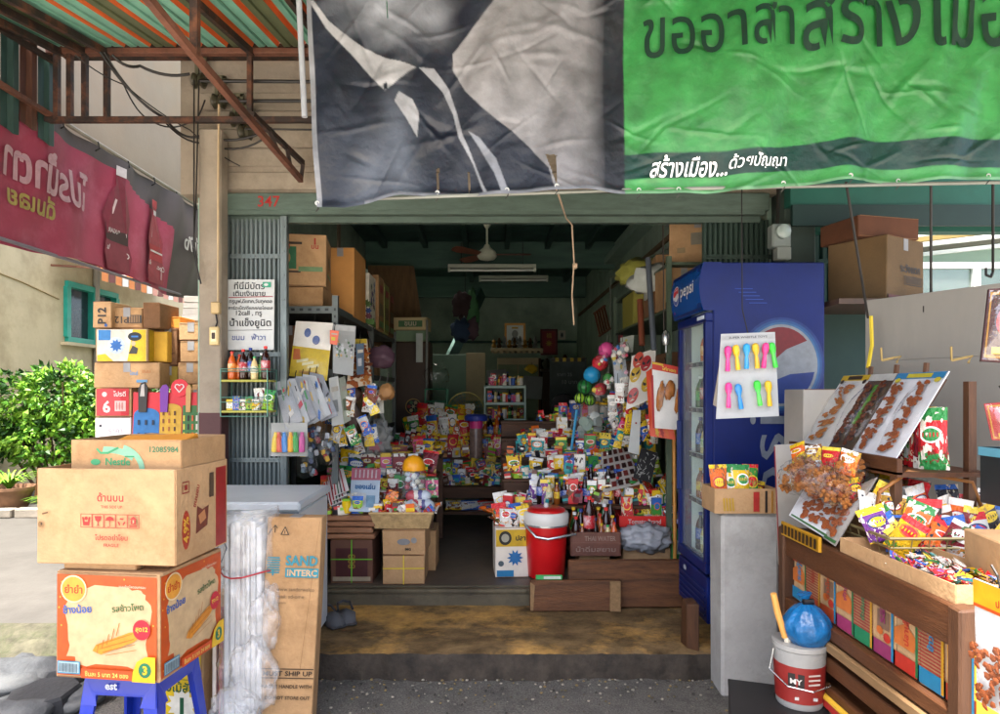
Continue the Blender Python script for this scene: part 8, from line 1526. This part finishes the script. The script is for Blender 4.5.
# ================================================================ black crate, paint bucket, blue bag
bc_ = thing('black_crate', 'black plastic crate under the paint bucket before the cabinet', 'crate', (1.13, 2.62, 0), R(-18)); BLK = M('black plastic', '#1b1b1d', .45, var=.2, scale=8)
b = MB(); b.box((0, 0, .325), (.36, .34, .014), None, .003); b.build('top', BLK, bc_)
for c, s in (((0, -.165, .16), (.35, .012, .32)), ((0, .165, .16), (.35, .012, .32)), ((-.172, 0, .16), (.012, .32, .32)), ((.172, 0, .16), (.012, .32, .32))): MB().box(c, s, None, .003).build('side', BLK, bc_)
MB().box((-.12, -.173, .31), (.07, .004, .022)).build('label', K('#c3c6c6'), bc_)
pbk = thing('paint_bucket', 'white paint bucket with red label standing on the black crate', 'bucket', (1.215, 2.62, .333)); pbk.scale = (.9, .9, .88); MB().lathe([(.092, 0), (.096, .01), (.108, .25), (.113, .255), (.113, .275), (.104, .275)], 24).build('bucket', M('bucket white', '#8f908e', .4, var=.12, scale=6, stain='#8f8c88', stain_amt=.5), pbk, smooth=True)
MB().lathe([(.0985, .03), (.1065, .19)], 24).build('label', M('bucket red', '#7d201d', .45, var=.12, stain='#8a3a34', stain_amt=.5), pbk, smooth=True)
def cyl(u, v, e): r = .0988+.008*(v-.03)/.16+.0005+e; a = -1.57-.35+u/.1; return (r*cs(a), r*sn(a), v)
p = Print(cyl); p.rect(-.02, .13, .06, .065, '#2a2424'); p.text('MY', -.02, .13, w=.045, c='#d8d4d0', bold=.03); [p.rect(.05, .16-.02*k, .05, .008, '#d8c8c0') for k in range(3)]; p.rect(.02, .055, .09, .014, '#d0ccc8'); p.done(pbk, 'label_print')
MB().blob((0, 0, .235), (.100, .100, .055), 3, .3, 3, 140).build('plastic_liner', FILM, pbk, smooth=2)
MB().tube([(-.113, 0, .24), (-.13, .0, .15), (-.09, -.09, .11), (.0, -.125, .10), (.09, -.09, .11)], .003, 5).build('bail', M('chrome'), pbk)
bb_ = thing('blue_bag', 'knotted blue plastic bag on top of the paint bucket', 'bag', (1.235, 2.60, .565)); b = MB(); b.sheet(lambda u, v: ((lambda a, rr: (rr*cs(a)*1.05, rr*sn(a), .17*v))(2*math.pi*u, .088*math.sin(math.pi*min(1, .12+.9*v))**.6*(1+.05*v*cs(2*math.pi*u*11)+.06*noise.noise(Vector((cs(6.28*u)*2, sn(6.28*u)*2, v*5)))))), 66, 14); b.build('bag_body', M('blue film', '#12588c', .25, var=.3, scale=12, bump=1.0, bscale=26, spec=.5), bb_, smooth=2); b = MB(); b.tube([(0, 0, .14), (-.005, 0, .175), (-.01, 0, .20)], [.03, .012, .028], 10); b.build('knot', M('blue film'), bb_, smooth=True); MB().tube([(-.02, -.012, .172), (.02, -.012, .172)], .012, 7).build('black_tie', K('#16161a'), bb_)
b = MB(); b.tube([(0, 0, 0), (-.03, .0, .10), (-.045, 0, .17)], [.012, .013, .012], 8); o = b.build('brush_handle', M('tan handle', '#c9924a', .5), smooth=True); o.location = (1.15, 2.60, .595); tag(o, 'tan handled brush sticking out of the paint bucket', 'brush'); MB().tube([(.005, 0, .0), (.03, .01, -.09)], [.011, .016], 8).build('bristles', K('#d0c8b4', .8), o)
r_ = random.Random(3); b = MB()
for k in range(420):
    y = 3.58-.9*r_.random()**2; s = r_.uniform(.003, .010); b.blob((r_.uniform(-1.0, 1.2), y, .008), (s, s, s*.6), 1, .4, 2, k, K(r_.choice(['#6a665e', '#3a3834', '#8f897c', '#57503f', '#7a6a48']), .9))
tag(b.build('gravel'), 'loose grit along the foot of the step', 'gravel', kind='stuff')
# ================================================================ closing: labels for look-alikes
ORD = 'leftmost|second|third|fourth|fifth|sixth|seventh|eighth|ninth|tenth|eleventh|twelfth|thirteenth|fourteenth|fifteenth|sixteenth|seventeenth|eighteenth|nineteenth|twentieth'.split('|')
_by_ = {}
for o, base, place in _goods: _by_.setdefault((base, place), []).append(o)
for (base, place), os_ in _by_.items():
    os_.sort(key=lambda o: VX+FPX*o.location.x/max(.1, o.location.y))
    for k, o in enumerate(os_):
        if len(os_) == 1: o['label'] = base+' '+place
        elif k == 0: o['label'] = 'leftmost '+base+' '+place
        else: o['label'] = (ORD[k] if k < 20 else '%dth' % (k+1))+' '+base+' from the left '+place
for o in bpy.data.objects:
    for k in ('_w', '_h'):
        if k in o: del o[k]
